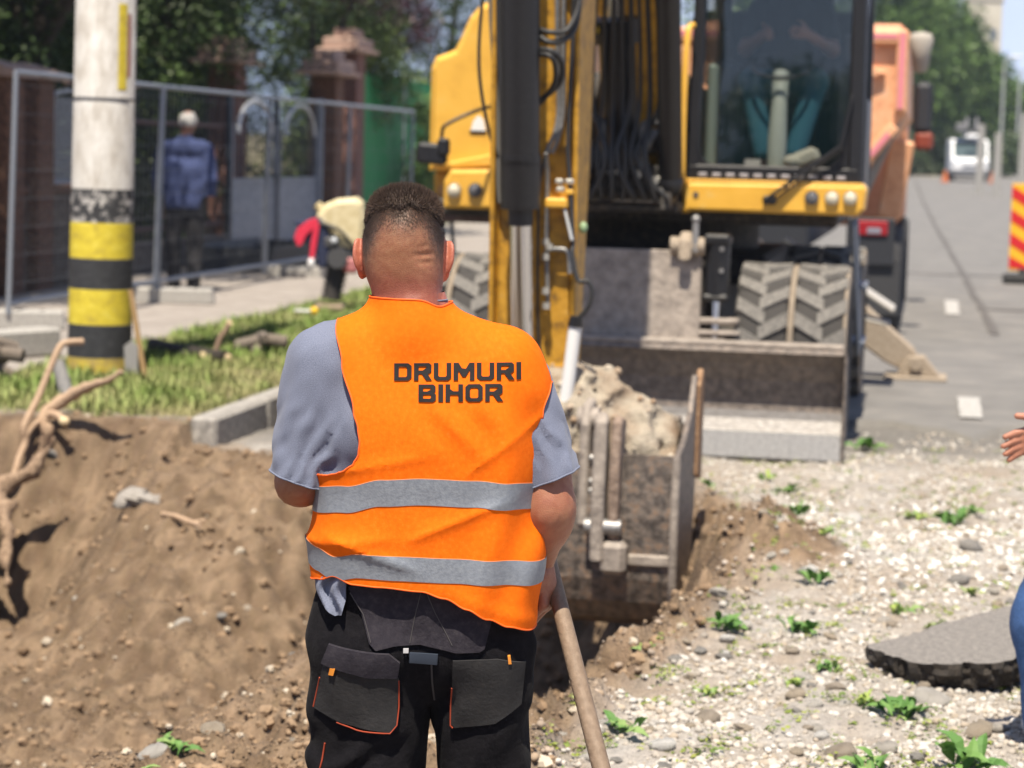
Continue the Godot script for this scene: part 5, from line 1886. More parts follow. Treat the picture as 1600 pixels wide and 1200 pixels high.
	for f in [[-0.205, 1.575, 0.95, 0.05], [0.10, 1.52, 0.85, 0.03], [0.2, 1.49, 0.85, 0.028], [0.235, 1.43, 0.86, 0.025], [-0.06, 1.52, 0.84, 0.016], [-0.03, 1.525, 0.84, 0.016], [0.02, 1.52, 0.84, 0.016]]:
		m = Mb.new()
		m.cyl(Vector3(f[0] - f[3], f[1], f[2]), Vector3(f[0] + f[3], f[1] + 0.01, f[2]), f[3] * 0.5, -1, 6)
		m.cyl(Vector3(f[0], f[1] - f[3] * 0.7, f[2]), Vector3(f[0], f[1] + f[3] * 0.7, f[2]), f[3] * 0.6, -1, 6)
		put(valve, "fitting", m, mat("zinc fitting", 0.55, 0.53, 0.47, 0.35, 0.7))
	m = Mb.new()
	m.box(Vector3(-0.21, 1.53, 0.93), Vector3(0.11, 0.1, 0.07), 0.012)
	put(valve, "brass_block", m, mat("brass", 0.30, 0.2, 0.085, 0.55, 0.4))
	for h in 9:
		m = Mb.new()
		var x0 := -0.24 + h * 0.06
		m.tube(smooth_path([Vector3(x0, 1.42, 0.84), Vector3(x0 + 0.03, 1.39, 0.95), Vector3(x0 * 0.6 + 0.05 * sin(h * 2.1), 1.62, 0.98), Vector3(x0 * 0.9, 1.95, 0.9 + 0.03 * cos(h)), Vector3(x0 * 0.7 + 0.02, 2.7, 1.2)]), 0.013 + 0.003 * (h % 2), 8)
		put(ex, "hose", m, hose)
	# stick (dipper arm) hanging in front
	var st := Mb.new()
	st.at(Transform3D(Basis(Vector3(0, 0, 1), Vector3(0, 1, 0), Vector3(-1, 0, 0)), Vector3()))
	st.prism(PackedVector2Array([Vector2(3.4, 0.38), Vector2(3.3, 0.7), Vector2(3.18, 1.6), Vector2(3.1, 2.9), Vector2(3.3, 3.9), Vector2(3.75, 4.1), Vector2(3.9, 3.7), Vector2(3.74, 3.0), Vector2(3.62, 1.6), Vector2(3.58, 0.7), Vector2(3.62, 0.42), Vector2(3.52, 0.33)]), -0.175, 0.175, 0.02)
	var stick := put(ex, "stick", st, old_yellow)
	for s in [-1.0, 1.0]:
		m = Mb.new()
		m.bar(Vector3(s * 0.183, 0.5, 3.57), Vector3(s * 0.183, 3.0, 3.74), 0.022, 0.07, 0.006, Vector3(0, 0, 1))
		put(stick, "flange", m, old_yellow)
	m = Mb.new()
	m.box(Vector3(0.11, 1.405, 3.66), Vector3(0.1, 0.045, 0.14), 0.01)
	put(stick, "bracket", m, yellow)
	m = Mb.new()
	m.cyl(Vector3(-0.032, 1.6, 3.83), Vector3(-0.04, 2.95, 3.98), 0.082, -1, 28)
	o = put(ex, "bucket_cylinder", m, black)
	m = Mb.new()
	m.cyl(Vector3(-0.031, 1.385, 3.8), Vector3(-0.032, 1.605, 3.83), 0.088, -1, 28)
	m.cyl(Vector3(-0.032, 1.59, 3.83), Vector3(-0.032, 1.615, 3.832), 0.092, 0.084, 28)
	put(o, "collar", m, black)
	m = Mb.new()
	m.cyl(Vector3(-0.03, 1.31, 3.79), Vector3(-0.031, 1.39, 3.8), 0.054, -1, 24)
	put(o, "gland", m, hose)
	m = Mb.new()
	m.cyl(Vector3(-0.01, 0.56, 3.72), Vector3(-0.03, 1.32, 3.79), 0.05, -1, 24)
	put(o, "rod", m, chrome)
	m = Mb.new()
	m.cyl(Vector3(-0.12, 0.52, 3.72), Vector3(0.1, 0.52, 3.72), 0.07, -1, 18)
	put(o, "rod_eye", m, grime)
	# lines along the stick
	var grey_hose := mat("dusty hose", 0.13, 0.125, 0.11, 0.75)
	var lines := [[[Vector3(-0.2, 2.9, 3.72), Vector3(-0.2, 2.28, 3.66), Vector3(-0.167, 1.86, 3.65), Vector3(-0.15, 1.5, 3.64), Vector3(-0.14, 1.40, 3.64)], 0.024, grey_hose], [[Vector3(-0.165, 2.9, 3.78), Vector3(-0.165, 2.2, 3.70), Vector3(-0.135, 1.8, 3.69), Vector3(-0.125, 1.45, 3.68)], 0.022, hose], [[Vector3(-0.2, 2.9, 3.7), Vector3(-0.23, 2.4, 3.72), Vector3(-0.246, 2.0, 3.72), Vector3(-0.205, 1.72, 3.68), Vector3(-0.16, 1.6, 3.66)], 0.008, hose],
		[[Vector3(0.03, 2.125, 3.84), Vector3(0.08, 2.09, 3.86), Vector3(0.14, 2.1, 3.83), Vector3(0.18, 2.16, 3.78), Vector3(0.186, 2.3, 3.74), Vector3(0.13, 2.42, 3.74)], 0.014, hose], [[Vector3(0.03, 2.145, 3.84), Vector3(0.09, 2.13, 3.87), Vector3(0.16, 2.15, 3.83), Vector3(0.2, 2.3, 3.78), Vector3(0.19, 2.6, 3.76)], 0.012, hose],
		[[Vector3(0.03, 2.06, 3.84), Vector3(0.1, 2.05, 3.86), Vector3(0.135, 2.0, 3.82), Vector3(0.12, 1.92, 3.78), Vector3(0.04, 1.85, 3.76)], 0.013, hose], [[Vector3(0.03, 2.04, 3.84), Vector3(0.09, 2.03, 3.87), Vector3(0.11, 1.99, 3.84), Vector3(0.1, 1.91, 3.8), Vector3(0.03, 1.83, 3.76)], 0.012, hose],
		[[Vector3(0.085, 2.7, 3.77), Vector3(0.093, 2.1, 3.7), Vector3(0.10, 1.83, 3.66), Vector3(0.09, 1.72, 3.66), Vector3(0.062, 1.65, 3.66), Vector3(0.05, 1.6, 3.66)], 0.011, pipe], [[Vector3(0.12, 2.7, 3.77), Vector3(0.118, 2.1, 3.7), Vector3(0.12, 1.83, 3.66), Vector3(0.105, 1.70, 3.66), Vector3(0.075, 1.62, 3.66)], 0.011, pipe],
		[[Vector3(0.16, 2.6, 3.76), Vector3(0.165, 2.2, 3.73), Vector3(0.15, 1.7, 3.7), Vector3(0.165, 1.5, 3.7), Vector3(0.19, 1.24, 3.72), Vector3(0.19, 1.2, 3.74), Vector3(0.22, 1.08, 3.76), Vector3(0.265, 1.075, 3.76), Vector3(0.285, 1.03, 3.76), Vector3(0.268, 0.96, 3.76), Vector3(0.22, 0.905, 3.75)], 0.01, hose], [[Vector3(0.055, 1.62, 3.7), Vector3(0.06, 1.5, 3.66), Vector3(0.06, 1.23, 3.64), Vector3(0.066, 1.1, 3.64), Vector3(0.07, 0.96, 3.62)], 0.010, pipe], [[Vector3(0.06, 1.2, 3.65), Vector3(0.11, 1.205, 3.66), Vector3(0.15, 1.20, 3.66), Vector3(0.165, 1.17, 3.66), Vector3(0.17, 1.1, 3.66)], 0.011, pipe], [[Vector3(0.05, 1.6, 3.7), Vector3(0.03, 1.4, 3.7), Vector3(0.03, 0.9, 3.64), Vector3(0.05, 0.72, 3.62), Vector3(0.1, 0.62, 3.62)], 0.007, hose]]
	for l in lines:
		m = Mb.new()
		m.tube(smooth_path(l[0]), l[1], 9)
		put(stick, "hydraulic_line", m, l[2])
	for c in [[0.06, 1.235], [0.062, 1.17], [0.066, 1.02], [0.07, 0.955], [0.075, 1.215], [-0.12, 1.43]]:
		m = Mb.new()
		m.cyl(Vector3(c[0], c[1] - 0.014, 3.66), Vector3(c[0], c[1] + 0.014, 3.66), 0.018, -1, 8)
		put(stick, "fitting", m, mat("zinc fitting", 0.55, 0.53, 0.47, 0.35, 0.7))
	for c in [[0.125, 1.465], [0.165, 1.50], [0.12, 1.50], [0.165, 1.455]]:
		m = Mb.new()
		m.box(Vector3(c[0], c[1], 3.7), Vector3(0.035, 0.022, 0.035), 0.004)
		put(stick, "hose_clamp", m, yellow if c[1] < 1.46 else mat("zinc fitting", 0.55, 0.53, 0.47, 0.35, 0.7))
	m = Mb.new()
	m.bar(Vector3(0.132, 1.43, 3.70), Vector3(0.188, 1.245, 3.74), 0.014, 0.014, 0.004)
	put(stick, "grease_rod", m, mat("pale rod", 0.55, 0.55, 0.53, 0.4, 0.5))
	m = Mb.new()
	m.cyl(Vector3(0.178, 0.50, 3.75), Vector3(0.214, 0.88, 3.75), 0.029, -1, 18)
	o = put(stick, "white_cover_tube", m, mat("white plastic", 0.74, 0.74, 0.73, 0.45))
	m = Mb.new()
	m.cyl(Vector3(0.214, 0.875, 3.75), Vector3(0.218, 0.92, 3.75), 0.035, 0.028, 14)
	m.cyl(Vector3(0.176, 0.47, 3.75), Vector3(0.178, 0.5, 3.75), 0.034, -1, 14)
	put(o, "end_cap", m, black)
	m = Mb.new()
	m.ball(Vector3(0.215, 1.3, 3.6), Vector3(0.018, 0.026, 0.018))
	put(stick, "marker", m, mat("pale green marker", 0.25, 0.36, 0.2, 0.6))
	# linkage and quick coupler
	for s in [-1.0, 1.0]:
		m = Mb.new()
		m.at(Transform3D(Basis(Vector3(0, 0, 1), Vector3(0, 1, 0), Vector3(-1, 0, 0)), Vector3(s * 0.31, 0, 0)))
		m.prism(PackedVector2Array([Vector2(4.02, 0.48), Vector2(3.98, 0.56), Vector2(3.86, 0.58), Vector2(3.8, 0.5), Vector2(3.84, 0.05), Vector2(3.88, -0.02), Vector2(4.0, -0.02), Vector2(4.04, 0.06)]), -0.022, 0.022, 0.01)
		o = put(ex, "link", m, dusty)
		for y in [0.50, 0.05]:
			m = Mb.new()
			m.cyl(Vector3(s * 0.27, y, 3.95), Vector3(s * 0.36, y, 3.95), 0.05, -1, 18)
			m.cyl(Vector3(s * 0.345, y, 3.95), Vector3(s * 0.375, y, 3.95), 0.03, -1, 12)
			put(o, "pin", m, bright if y < 0.2 else dusty)
		for y in [0.34, 0.2, 0.24]:
			m = Mb.new()
			m.ball(Vector3(s * 0.34, y, 4.01), Vector3(0.016, 0.016, 0.014))
			put(o, "grease_nipple", m, bright)
	m = Mb.new()
	m.box(Vector3(0, 0.2, 3.72), Vector3(0.5, 0.42, 0.2), 0.03)
	m.box(Vector3(0, -0.06, 3.85), Vector3(0.66, 0.1, 0.3), 0.02)
	put(ex, "quick_coupler", m, grime)
	# bucket, curled up and full
	var bk := Mb.new()
	var outer := [Vector2(4.0, 0.36), Vector2(4.03, 0.1), Vector2(4.032, -0.06), Vector2(4.028, -0.17), Vector2(4.0, -0.27), Vector2(3.93, -0.355), Vector2(3.8, -0.405), Vector2(3.62, -0.40), Vector2(3.44, -0.29), Vector2(3.34, -0.08), Vector2(3.29, 0.15), Vector2(3.25, 0.42)]
	var inner := [Vector2(3.27, 0.42), Vector2(3.312, 0.15), Vector2(3.36, -0.07), Vector2(3.455, -0.27), Vector2(3.63, -0.375), Vector2(3.79, -0.38), Vector2(3.91, -0.335), Vector2(3.975, -0.26), Vector2(4.003, -0.17), Vector2(4.007, -0.06), Vector2(4.005, 0.1), Vector2(3.975, 0.36)]
	var swing := Transform3D(Basis(Vector3(0, 0, 1), Vector3(0, 1, 0), Vector3(-1, 0, 0)), Vector3())
	bk.at(swing)
	bk.prism(PackedVector2Array(outer + inner), -0.69, 0.69, 0.004)
	var steel_bk := worn("bucket steel", [[0.0, 0.03, 0.028, 0.028], [0.3, 0.07, 0.058, 0.05], [0.48, 0.125, 0.102, 0.086], [0.62, 0.17, 0.14, 0.118], [0.78, 0.21, 0.135, 0.088], [1.0, 0.29, 0.24, 0.2]], 0.022, 1.3, 0.55, 0.2, 0.4, 111)
	var bucket := put(ex, "bucket", bk, steel_bk)
	for s in [-1.0, 1.0]:
		m = Mb.new()
		m.at(Transform3D(swing.basis, Vector3(s * 0.7, 0, 0)))
		m.prism(PackedVector2Array(outer + [Vector2(3.22, 0.63), Vector2(3.36, 0.65), Vector2(3.5, 0.5), Vector2(3.75, 0.4)]), -0.012, 0.012, 0.003)
		o = put(bucket, "side_wall", m, scraped)
		m = Mb.new()
		var edge := []
		for q in outer.slice(0, 9):
			edge.append(Vector3(s * 0.702, q.y, q.x + 0.004))
		m.tube(edge, 0.02, 6)
		put(o, "wear_strip", m, dusty)
		m = Mb.new()
		m.at(Transform3D(swing.basis, Vector3(s * 0.715, 0, 0)))
		m.prism(PackedVector2Array([Vector2(3.18, 0.16), Vector2(3.17, 0.62), Vector2(3.24, 0.67), Vector2(3.34, 0.6), Vector2(3.36, 0.2)]), -0.014, 0.014, 0.005)
		put(o, "side_cutter", m, worn("rusty cutter", [[0.0, 0.13, 0.07, 0.04], [0.5, 0.26, 0.15, 0.08], [1.0, 0.38, 0.28, 0.19]], 0.03, 2.0, 0.9, 0, 0.5, 113))
		# lugs that carry the coupler
		m = Mb.new()
		m.at(Transform3D(swing.basis, Vector3(s * 0.45, 0, 0)))
		m.prism(PackedVector2Array([Vector2(4.0, 0.52), Vector2(4.06, 0.5), Vector2(4.1, 0.3), Vector2(4.1, 0.05), Vector2(4.06, -0.04), Vector2(3.98, -0.05), Vector2(3.9, 0.5)]), -0.022, 0.022, 0.008)
		put(bucket, "lug", m, worn("rust streaked steel", [[0.0, 0.10, 0.075, 0.06], [0.5, 0.26, 0.19, 0.145], [1.0, 0.4, 0.32, 0.26]], 0.02, 1.5, 0.7, 0.2, 0.4, 115))
		m = Mb.new()
		m.at(Transform3D(swing.basis, Vector3(s * 0.385, 0, 0)))
		m.prism(PackedVector2Array([Vector2(4.0, 0.5), Vector2(4.04, 0.54), Vector2(4.08, 0.5), Vector2(4.12, 0.2), Vector2(4.12, -0.08), Vector2(4.03, -0.09), Vector2(3.96, 0.3)]), -0.028, 0.028, 0.01)
		put(bucket, "lug", m, dusty)
		m = Mb.new()
		m.cyl(Vector3(s * 0.33, 0.06, 4.08), Vector3(s * 0.485, 0.06, 4.08), 0.034, -1, 16)
		put(bucket, "pin", m, bright)
		m = Mb.new()
		m.box(Vector3(s * 0.455, -0.07, 4.07), Vector3(0.11, 0.14, 0.1), 0.022)
		put(bucket, "pin_boss", m, dusty)
		m = Mb.new()
		m.box(Vector3(s * 0.6, -0.082, 4.032), Vector3(0.18, 0.05, 0.03), 0.008)
		put(bucket, "cross_ridge", m, dusty)
	for k in 5:
		m = Mb.new()
		var x := -0.6 + k * 0.3
		m.prism(PackedVector2Array([Vector2(x - 0.05, 0.36), Vector2(x - 0.035, 0.45), Vector2(x + 0.035, 0.45), Vector2(x + 0.05, 0.36)]), 3.22, 3.29, 0.01)
		put(bucket, "tooth", m, scraped)
	# the load
	var heap_node := thing("bucket_load", "heap of pale stony earth filling the excavator bucket", "earth heap", street(EX_U, 0, EX_V), -TH)
	var hf := Sdf.new()
	hf.bone(Vector3(-0.56, 0.16, 3.65), Vector3(0.56, 0.16, 3.65), 0.22, 0.22, 0.1)
	hf.ell(Vector3(0.16, 0.42, 3.56), Vector3(0.36, 0.28, 0.24), 0.08)
	hf.ell(Vector3(0.44, 0.36, 3.60), Vector3(0.20, 0.22, 0.22), 0.05)
	hf.ell(Vector3(-0.25, 0.34, 3.6), Vector3(0.34, 0.22, 0.25), 0.08)
	hf.extra = func(p: Vector3) -> float:
		if p.x > 0.67 or p.x < -0.67 or p.z > 3.97:
			return 0.05
		return -0.085 * ncell.get_noise_3d(p.x * 7.0, p.y * 7.0, p.z * 7.0) - 0.06 - 0.05 * n1.get_noise_3d(p.x * 3.0, p.y * 3.0, p.z * 3.0) - 0.022 * n2.get_noise_3d(p.x * 17.0, p.y * 17.0, p.z * 17.0)
	hf.grown = -0.02
	var dm := nets(hf, Vector3(-0.69, 0.0, 3.3), Vector3(0.69, 0.85, 3.99), 0.0165)
	var V: PackedVector3Array = dm.v
	var am := to_mesh(dm, func(p: Vector3, _nn: Vector3) -> Color:
		var lime := clampf(0.62 + 1.1 * n1.get_noise_3d(p.x * 3.5, p.y * 3.5, p.z * 3.5 + 4.0) + 0.5 * n2.get_noise_3d(p.x * 12.0, p.y * 12.0, p.z * 12.0), 0.0, 1.0)
		return Color(0.21, 0.135, 0.078).lerp(Color(0.42, 0.365, 0.29), lime))
	put(heap_node, "earth", am, painted_by_vertex("earth", 0.95, 2.3, 1.2, 0.035, 0.62))
	var st2 := [Mb.new(), Mb.new(), Mb.new()]
	for k in 3:
		st2[k].rock(Vector3(1, 0.75, 0.85), n1, Vector3(k * 1.3, 2.0, k), 0.4, 9, 6, 0.0 if k < 2 else 1.0)
	var where := []
	var cols := []
	for k in 260:
		var p := V[rng.randi() % V.size()]
		if p.y < 0.3:
			continue
		var s := 0.006 + 0.02 * pow(rng.randf(), 3.0)
		where.append(Transform3D(Basis.from_euler(Vector3(rng.randf() * 6, rng.randf() * 6, 0)).scaled(Vector3(s, s, s)), p + Vector3(0, s * 0.2, 0)))
		cols.append(Color(0.5, 0.45, 0.38).lerp(Color(0.27, 0.18, 0.11), rng.randf()) * rng.randf_range(0.8, 1.15))
	scatter(heap_node, "pebbles", st2[0].mesh(), painted_by_vertex("stones", 0.9), where, cols).set_meta("kind", "stuff")


# ---------- the tipper truck behind ----------
func build_truck() -> void:
	var t := thing("tipper_truck", "orange tipper truck parked behind the excavator, seen from the rear", "truck", street(EX_U + 0.2, 0.016, 20.7), -TH)
	var orange := worn("tipper orange", [[0.0, 0.50, 0.22, 0.11], [0.35, 0.70, 0.345, 0.18], [0.7, 0.76, 0.40, 0.22], [1.0, 0.68, 0.43, 0.29]], 0.012, 1.0, 0.6, 0, 0.1, 121)
	var cab_paint := worn("truck cab paint", [[0.0, 0.58, 0.24, 0.12], [1.0, 0.68, 0.32, 0.18]], 0.02, 1.0, 0.5, 0, 0, 123)
	var tape := mat("pink reflective tape", 0.66, 0.22, 0.26, 0.4)
	var dark := mat("truck dark", 0.02, 0.022, 0.028, 0.6)
	var m := Mb.new()
	m.prism(PackedVector2Array([Vector2(-1.23, 2.76), Vector2(1.23, 2.76), Vector2(1.25, 2.04), Vector2(0.9, 1.56), Vector2(-0.9, 1.56), Vector2(-1.25, 2.04)]), -4.6, 0.0, 0.03)
	var body := put(t, "tipper_body", m, orange)
	for s in [-1.0, 1.0]:
		m = Mb.new()
		m.box(Vector3(s * 1.19, 2.4, 0.045), Vector3(0.1, 0.72, 0.09), 0.02)
		put(body, "rear_post", m, orange)
		m = Mb.new()
		m.box(Vector3(s * 1.19, 2.4, 0.094), Vector3(0.05, 0.66, 0.006), 0.001)
		put(body, "tape", m, tape)
		m = Mb.new()
		m.bar(Vector3(s * 1.15, 1.92, 0.03), Vector3(s * 0.9, 1.6, 0.03), 0.1, 0.07, 0.015, Vector3(0, 0, 1))
		put(body, "lower_rib", m, orange)
		m = Mb.new()
		m.bar(Vector3(s * 1.10, 1.85, 0.07), Vector3(s * 0.95, 1.66, 0.07), 0.05, 0.008, 0.002, Vector3(0, 0, 1))
		put(body, "tape", m, tape)
		m = Mb.new()
		m.bar(Vector3(s * 1.2, 2.05, -0.1), Vector3(s * 0.86, 1.22, -0.15), 0.08, 0.08, 0.015, Vector3(0, 0, 1))
		put(body, "support_strut", m, mat("grey strut", 0.27, 0.25, 0.22, 0.7))
		m = Mb.new()
		m.bar(Vector3(s * 1.22, 1.8, -0.4), Vector3(s * 1.12, 1.1, -0.5), 0.22, 0.08, 0.02, Vector3(0, 0, 1))
		put(body, "mud_wing", m, orange)
	m = Mb.new()
	m.box(Vector3(0, 2.69, 0.04), Vector3(2.44, 0.12, 0.1), 0.02)
	put(body, "top_rail", m, orange)
	m = Mb.new()
	m.box(Vector3(0, 2.70, 0.094), Vector3(2.3, 0.04, 0.006), 0.001)
	put(body, "tape", m, tape)
	for s in [-0.62, 0.62]:
		m = Mb.new()
		m.box(Vector3(s * 1.15, 2.1, 0.035), Vector3(0.1, 1.0, 0.07), 0.02)
		put(body, "tailgate_rib", m, orange)
	m = Mb.new()
	m.prism(PackedVector2Array([Vector2(0.55, 2.42), Vector2(0.55, 2.34), Vector2(0.95, 2.34), Vector2(1.05, 2.38), Vector2(0.93, 2.44)]), 0.0, 0.08, 0.01)
	put(body, "latch", m, orange)
	m = Mb.new()
	m.at(Transform3D(Basis(), Vector3(1.34, 2.62, -0.9)))
	m.lathe([Vector2(0.0, -0.2), Vector2(0.07, -0.18), Vector2(0.09, 0.0), Vector2(0.115, 0.1), Vector2(0.09, 0.16), Vector2(0.0, 0.18)], 18, true)
	put(t, "tarp_roll", m, mat("pale tarp", 0.36, 0.33, 0.29, 0.9))
	m = Mb.new()
	m.box(Vector3(1.36, 2.2, -4.9), Vector3(0.2, 0.55, 0.12), 0.05)
	var mir := put(t, "mirror", m, dark)
	m = Mb.new()
	m.box(Vector3(1.38, 1.84, -4.9), Vector3(0.2, 0.2, 0.12), 0.04)
	put(mir, "indicator", m, mat("orange red lens", 0.22, 0.045, 0.025, 0.4))
	m = Mb.new()
	m.box(Vector3(0, 0.98, -2.8), Vector3(0.9, 0.3, 6.2), 0.03)
	m.box(Vector3(0, 1.4, -2.3), Vector3(1.1, 0.3, 4.4), 0.03)
	put(t, "chassis", m, dark)
	m = Mb.new()
	m.box(Vector3(0, 2.0, -5.9), Vector3(2.4, 2.2, 2.0), 0.12)
	put(t, "cab", m, cab_paint)
	for s in [-1.0, 1.0]:
		m = Mb.new()
		m.box(Vector3(s * 0.98, 0.9, 0.05), Vector3(0.42, 0.42, 0.05), 0.01)
		var guard := put(t, "tail_panel", m, dark)
		m = Mb.new()
		m.box(Vector3(s * 0.98, 1.02, 0.085), Vector3(0.3, 0.13, 0.03), 0.012)
		var tl := put(guard, "tail_light", m, mat("tail lens", 0.28, 0.012, 0.018, 0.3))
		m = Mb.new()
		m.box(Vector3(s * 0.98 + 0.03, 1.0, 0.101), Vector3(0.12, 0.05, 0.004), 0.001)
		put(tl, "clear_lens", m, mat("pale lens", 0.22, 0.23, 0.28, 0.3))
		m = Mb.new()
		m.box(Vector3(s * 1.0, 0.5, 0.02), Vector3(0.5, 0.5, 0.02), 0.005)
		put(t, "mud_flap", m, mat("flap rubber", 0.035, 0.036, 0.04, 0.8))
		for z in [-0.75, -2.1, -5.9]:
			m = Mb.new()
			m.at(Transform3D(Basis(Vector3(0, -1, 0), Vector3(1, 0, 0), Vector3(0, 0, 1)), Vector3(s * 1.0, 0.5, z)))
			m.lathe([Vector2(0.0, -0.1), Vector2(0.28, -0.1), Vector2(0.3, -0.24), Vector2(0.45, -0.25), Vector2(0.5, -0.2), Vector2(0.5, 0.2), Vector2(0.45, 0.25), Vector2(0.3, 0.24), Vector2(0.28, 0.1), Vector2(0.0, 0.1)], 28)
			put(t, "wheel", m, mat("truck tyre", 0.03, 0.03, 0.032, 0.9))


# ---------- the worker in the orange vest ----------
func curve_at(pts: Array, t: float) -> float:
	# piecewise linear: pts = [[t, value], ...] with rising t
	if t <= pts[0][0]:
		return pts[0][1]
	for i in pts.size() - 1:
		if t <= pts[i + 1][0]:
			var f: float = (t - pts[i][0]) / (pts[i + 1][0] - pts[i][0])
			f = f * f * (3.0 - 2.0 * f)
			return lerpf(pts[i][1], pts[i + 1][1], f)
	return pts[-1][1]


func hand_bones(f: Sdf, wrist: Vector3, palm_dir: Vector3, palm_side: Vector3, curl: float, size := 1.0) -> void:
	# a palm with four fingers and a thumb; palm_dir points to the fingers, palm_side to the thumb
	var nrm := palm_dir.cross(palm_side).normalized()
	var k0 := wrist + palm_dir * 0.095 * size
	f.bone(wrist, wrist + palm_dir * 0.05 * size, 0.024 * size, 0.026 * size, 0.02)
	for i in 4:
		var off := palm_side * (0.030 - 0.021 * i) * size
		var kn: Vector3 = k0 + off - palm_dir * (0.004 + 0.006 * absf(i - 1.2)) * size
		f.bone(wrist + off * 0.55 + palm_dir * 0.02 * size, kn, 0.0145 * size, 0.0115 * size, 0.014)
		var ln: float = [0.9, 1.0, 0.94, 0.76][i] * size
		var d1 := (palm_dir * cos(curl) + nrm * sin(curl)).normalized()
		var d2 := (palm_dir * cos(curl * 2.1) + nrm * sin(curl * 2.1)).normalized()
		var d3 := (palm_dir * cos(curl * 2.8) + nrm * sin(curl * 2.8)).normalized()
		var a := kn + d1 * 0.042 * ln
		var b := a + d2 * 0.027 * ln
		var c := b + d3 * 0.021 * ln
		f.bone(kn, a, 0.0105 * size, 0.0095 * size, 0.004)
		f.bone(a, b, 0.0095 * size, 0.0088 * size, 0.004)
		f.bone(b, c, 0.0088 * size, 0.0075 * size, 0.004)
	var t0 := wrist + palm_dir * 0.025 * size + palm_side * 0.022 * size
	var t1 := t0 + (palm_side * 0.7 + palm_dir * 0.6 + nrm * 0.35).normalized() * 0.045 * size
	var t2 := t1 + (palm_side * 0.25 + palm_dir * 0.8 + nrm * 0.55).normalized() * 0.032 * size
	var t3 := t2 + (palm_dir * 0.7 + nrm * 0.7).normalized() * 0.024 * size
	f.bone(t0, t1, 0.016 * size, 0.012 * size, 0.012)
	f.bone(t1, t2, 0.0118 * size, 0.0105 * size, 0.005)
	f.bone(t2, t3, 0.0105 * size, 0.008 * size, 0.005)


func join(parts: Array) -> Dictionary:
	var V := PackedVector3Array()
	var N := PackedVector3Array()
	var I := PackedInt32Array()
	for m in parts:
		var base := V.size()
		V.append_array(m.v)
		N.append_array(m.n)
		for k in m.i:
			I.push_back(base + k)
	return {"v": V, "n": N, "i": I}


func grey_cloth_spec(m: StandardMaterial3D) -> void:
	m.metallic_specular = 0.2   # woven cloth has almost no mirror-like sheen


func skin_material() -> StandardMaterial3D:
	var m := painted_by_vertex("skin", 0.5, 9.0, 0.07, 0.05, 0.85)
	m.subsurf_scatter_enabled = true
	m.subsurf_scatter_strength = 0.06
	return m


# heavy square capitals as outlines that do not overlap, on a field 90 wide and 100 high
var letter_strokes := {
	"D": [[[0, 0], [24, 0], [24, 100], [0, 100]], [[24, 80], [60, 80], [66, 73], [66, 27], [60, 20], [24, 20], [24, 0], [72, 0], [90, 16], [90, 84], [72, 100], [24, 100]]],
	"R": [[[0, 0], [24, 0], [24, 100], [0, 100]], [[24, 81], [62, 81], [66, 77], [66, 62], [62, 57], [24, 57], [24, 38], [40, 38], [64, 0], [92, 0], [70, 38], [78, 39], [90, 50], [90, 88], [78, 100], [24, 100]]],
	"U": [[[0, 100], [0, 16], [16, 0], [74, 0], [90, 16], [90, 100], [66, 100], [66, 26], [60, 20], [30, 20], [24, 26], [24, 100]]],
	"M": [[[0, 0], [24, 0], [24, 62], [46, 20], [62, 20], [84, 62], [84, 0], [108, 0], [108, 100], [82, 100], [54, 48], [26, 100], [0, 100]]],
	"I": [[[0, 0], [25, 0], [25, 100], [0, 100]]],
	"B": [[[0, 0], [24, 0], [24, 100], [0, 100]], [[24, 81], [60, 81], [64, 77], [64, 65], [60, 60], [24, 60], [24, 42], [60, 42], [65, 37], [65, 24], [60, 19], [24, 19], [24, 0], [76, 0], [90, 12], [90, 42], [80, 51], [88, 60], [88, 88], [76, 100], [24, 100]]],
	"H": [[[0, 0], [24, 0], [24, 40], [66, 40], [66, 0], [90, 0], [90, 100], [66, 100], [66, 60], [24, 60], [24, 100], [0, 100]]],
	"O": [[[0, 16], [16, 0], [45, 0], [45, 20], [30, 20], [24, 27], [24, 73], [30, 80], [45, 80], [45, 100], [16, 100], [0, 84]], [[45, 0], [74, 0], [90, 16], [90, 84], [74, 100], [45, 100], [45, 80], [60, 80], [66, 73], [66, 27], [60, 20], [45, 20]]],
}


func letter_polys(ch: String, at: Vector2, w: float, h: float, tilt: float, lean: float) -> Array:
	var out := []
	for s in letter_strokes[ch]:
		var p := PackedVector2Array()
		for c in s:
			var x: float = c[0] / 100.0 * w
			var y: float = c[1] / 100.0 * h
			x += y * lean
			p.push_back(at + Vector2(x * cos(tilt) - y * sin(tilt), x * sin(tilt) + y * cos(tilt)))
		out.append(p)
	return out


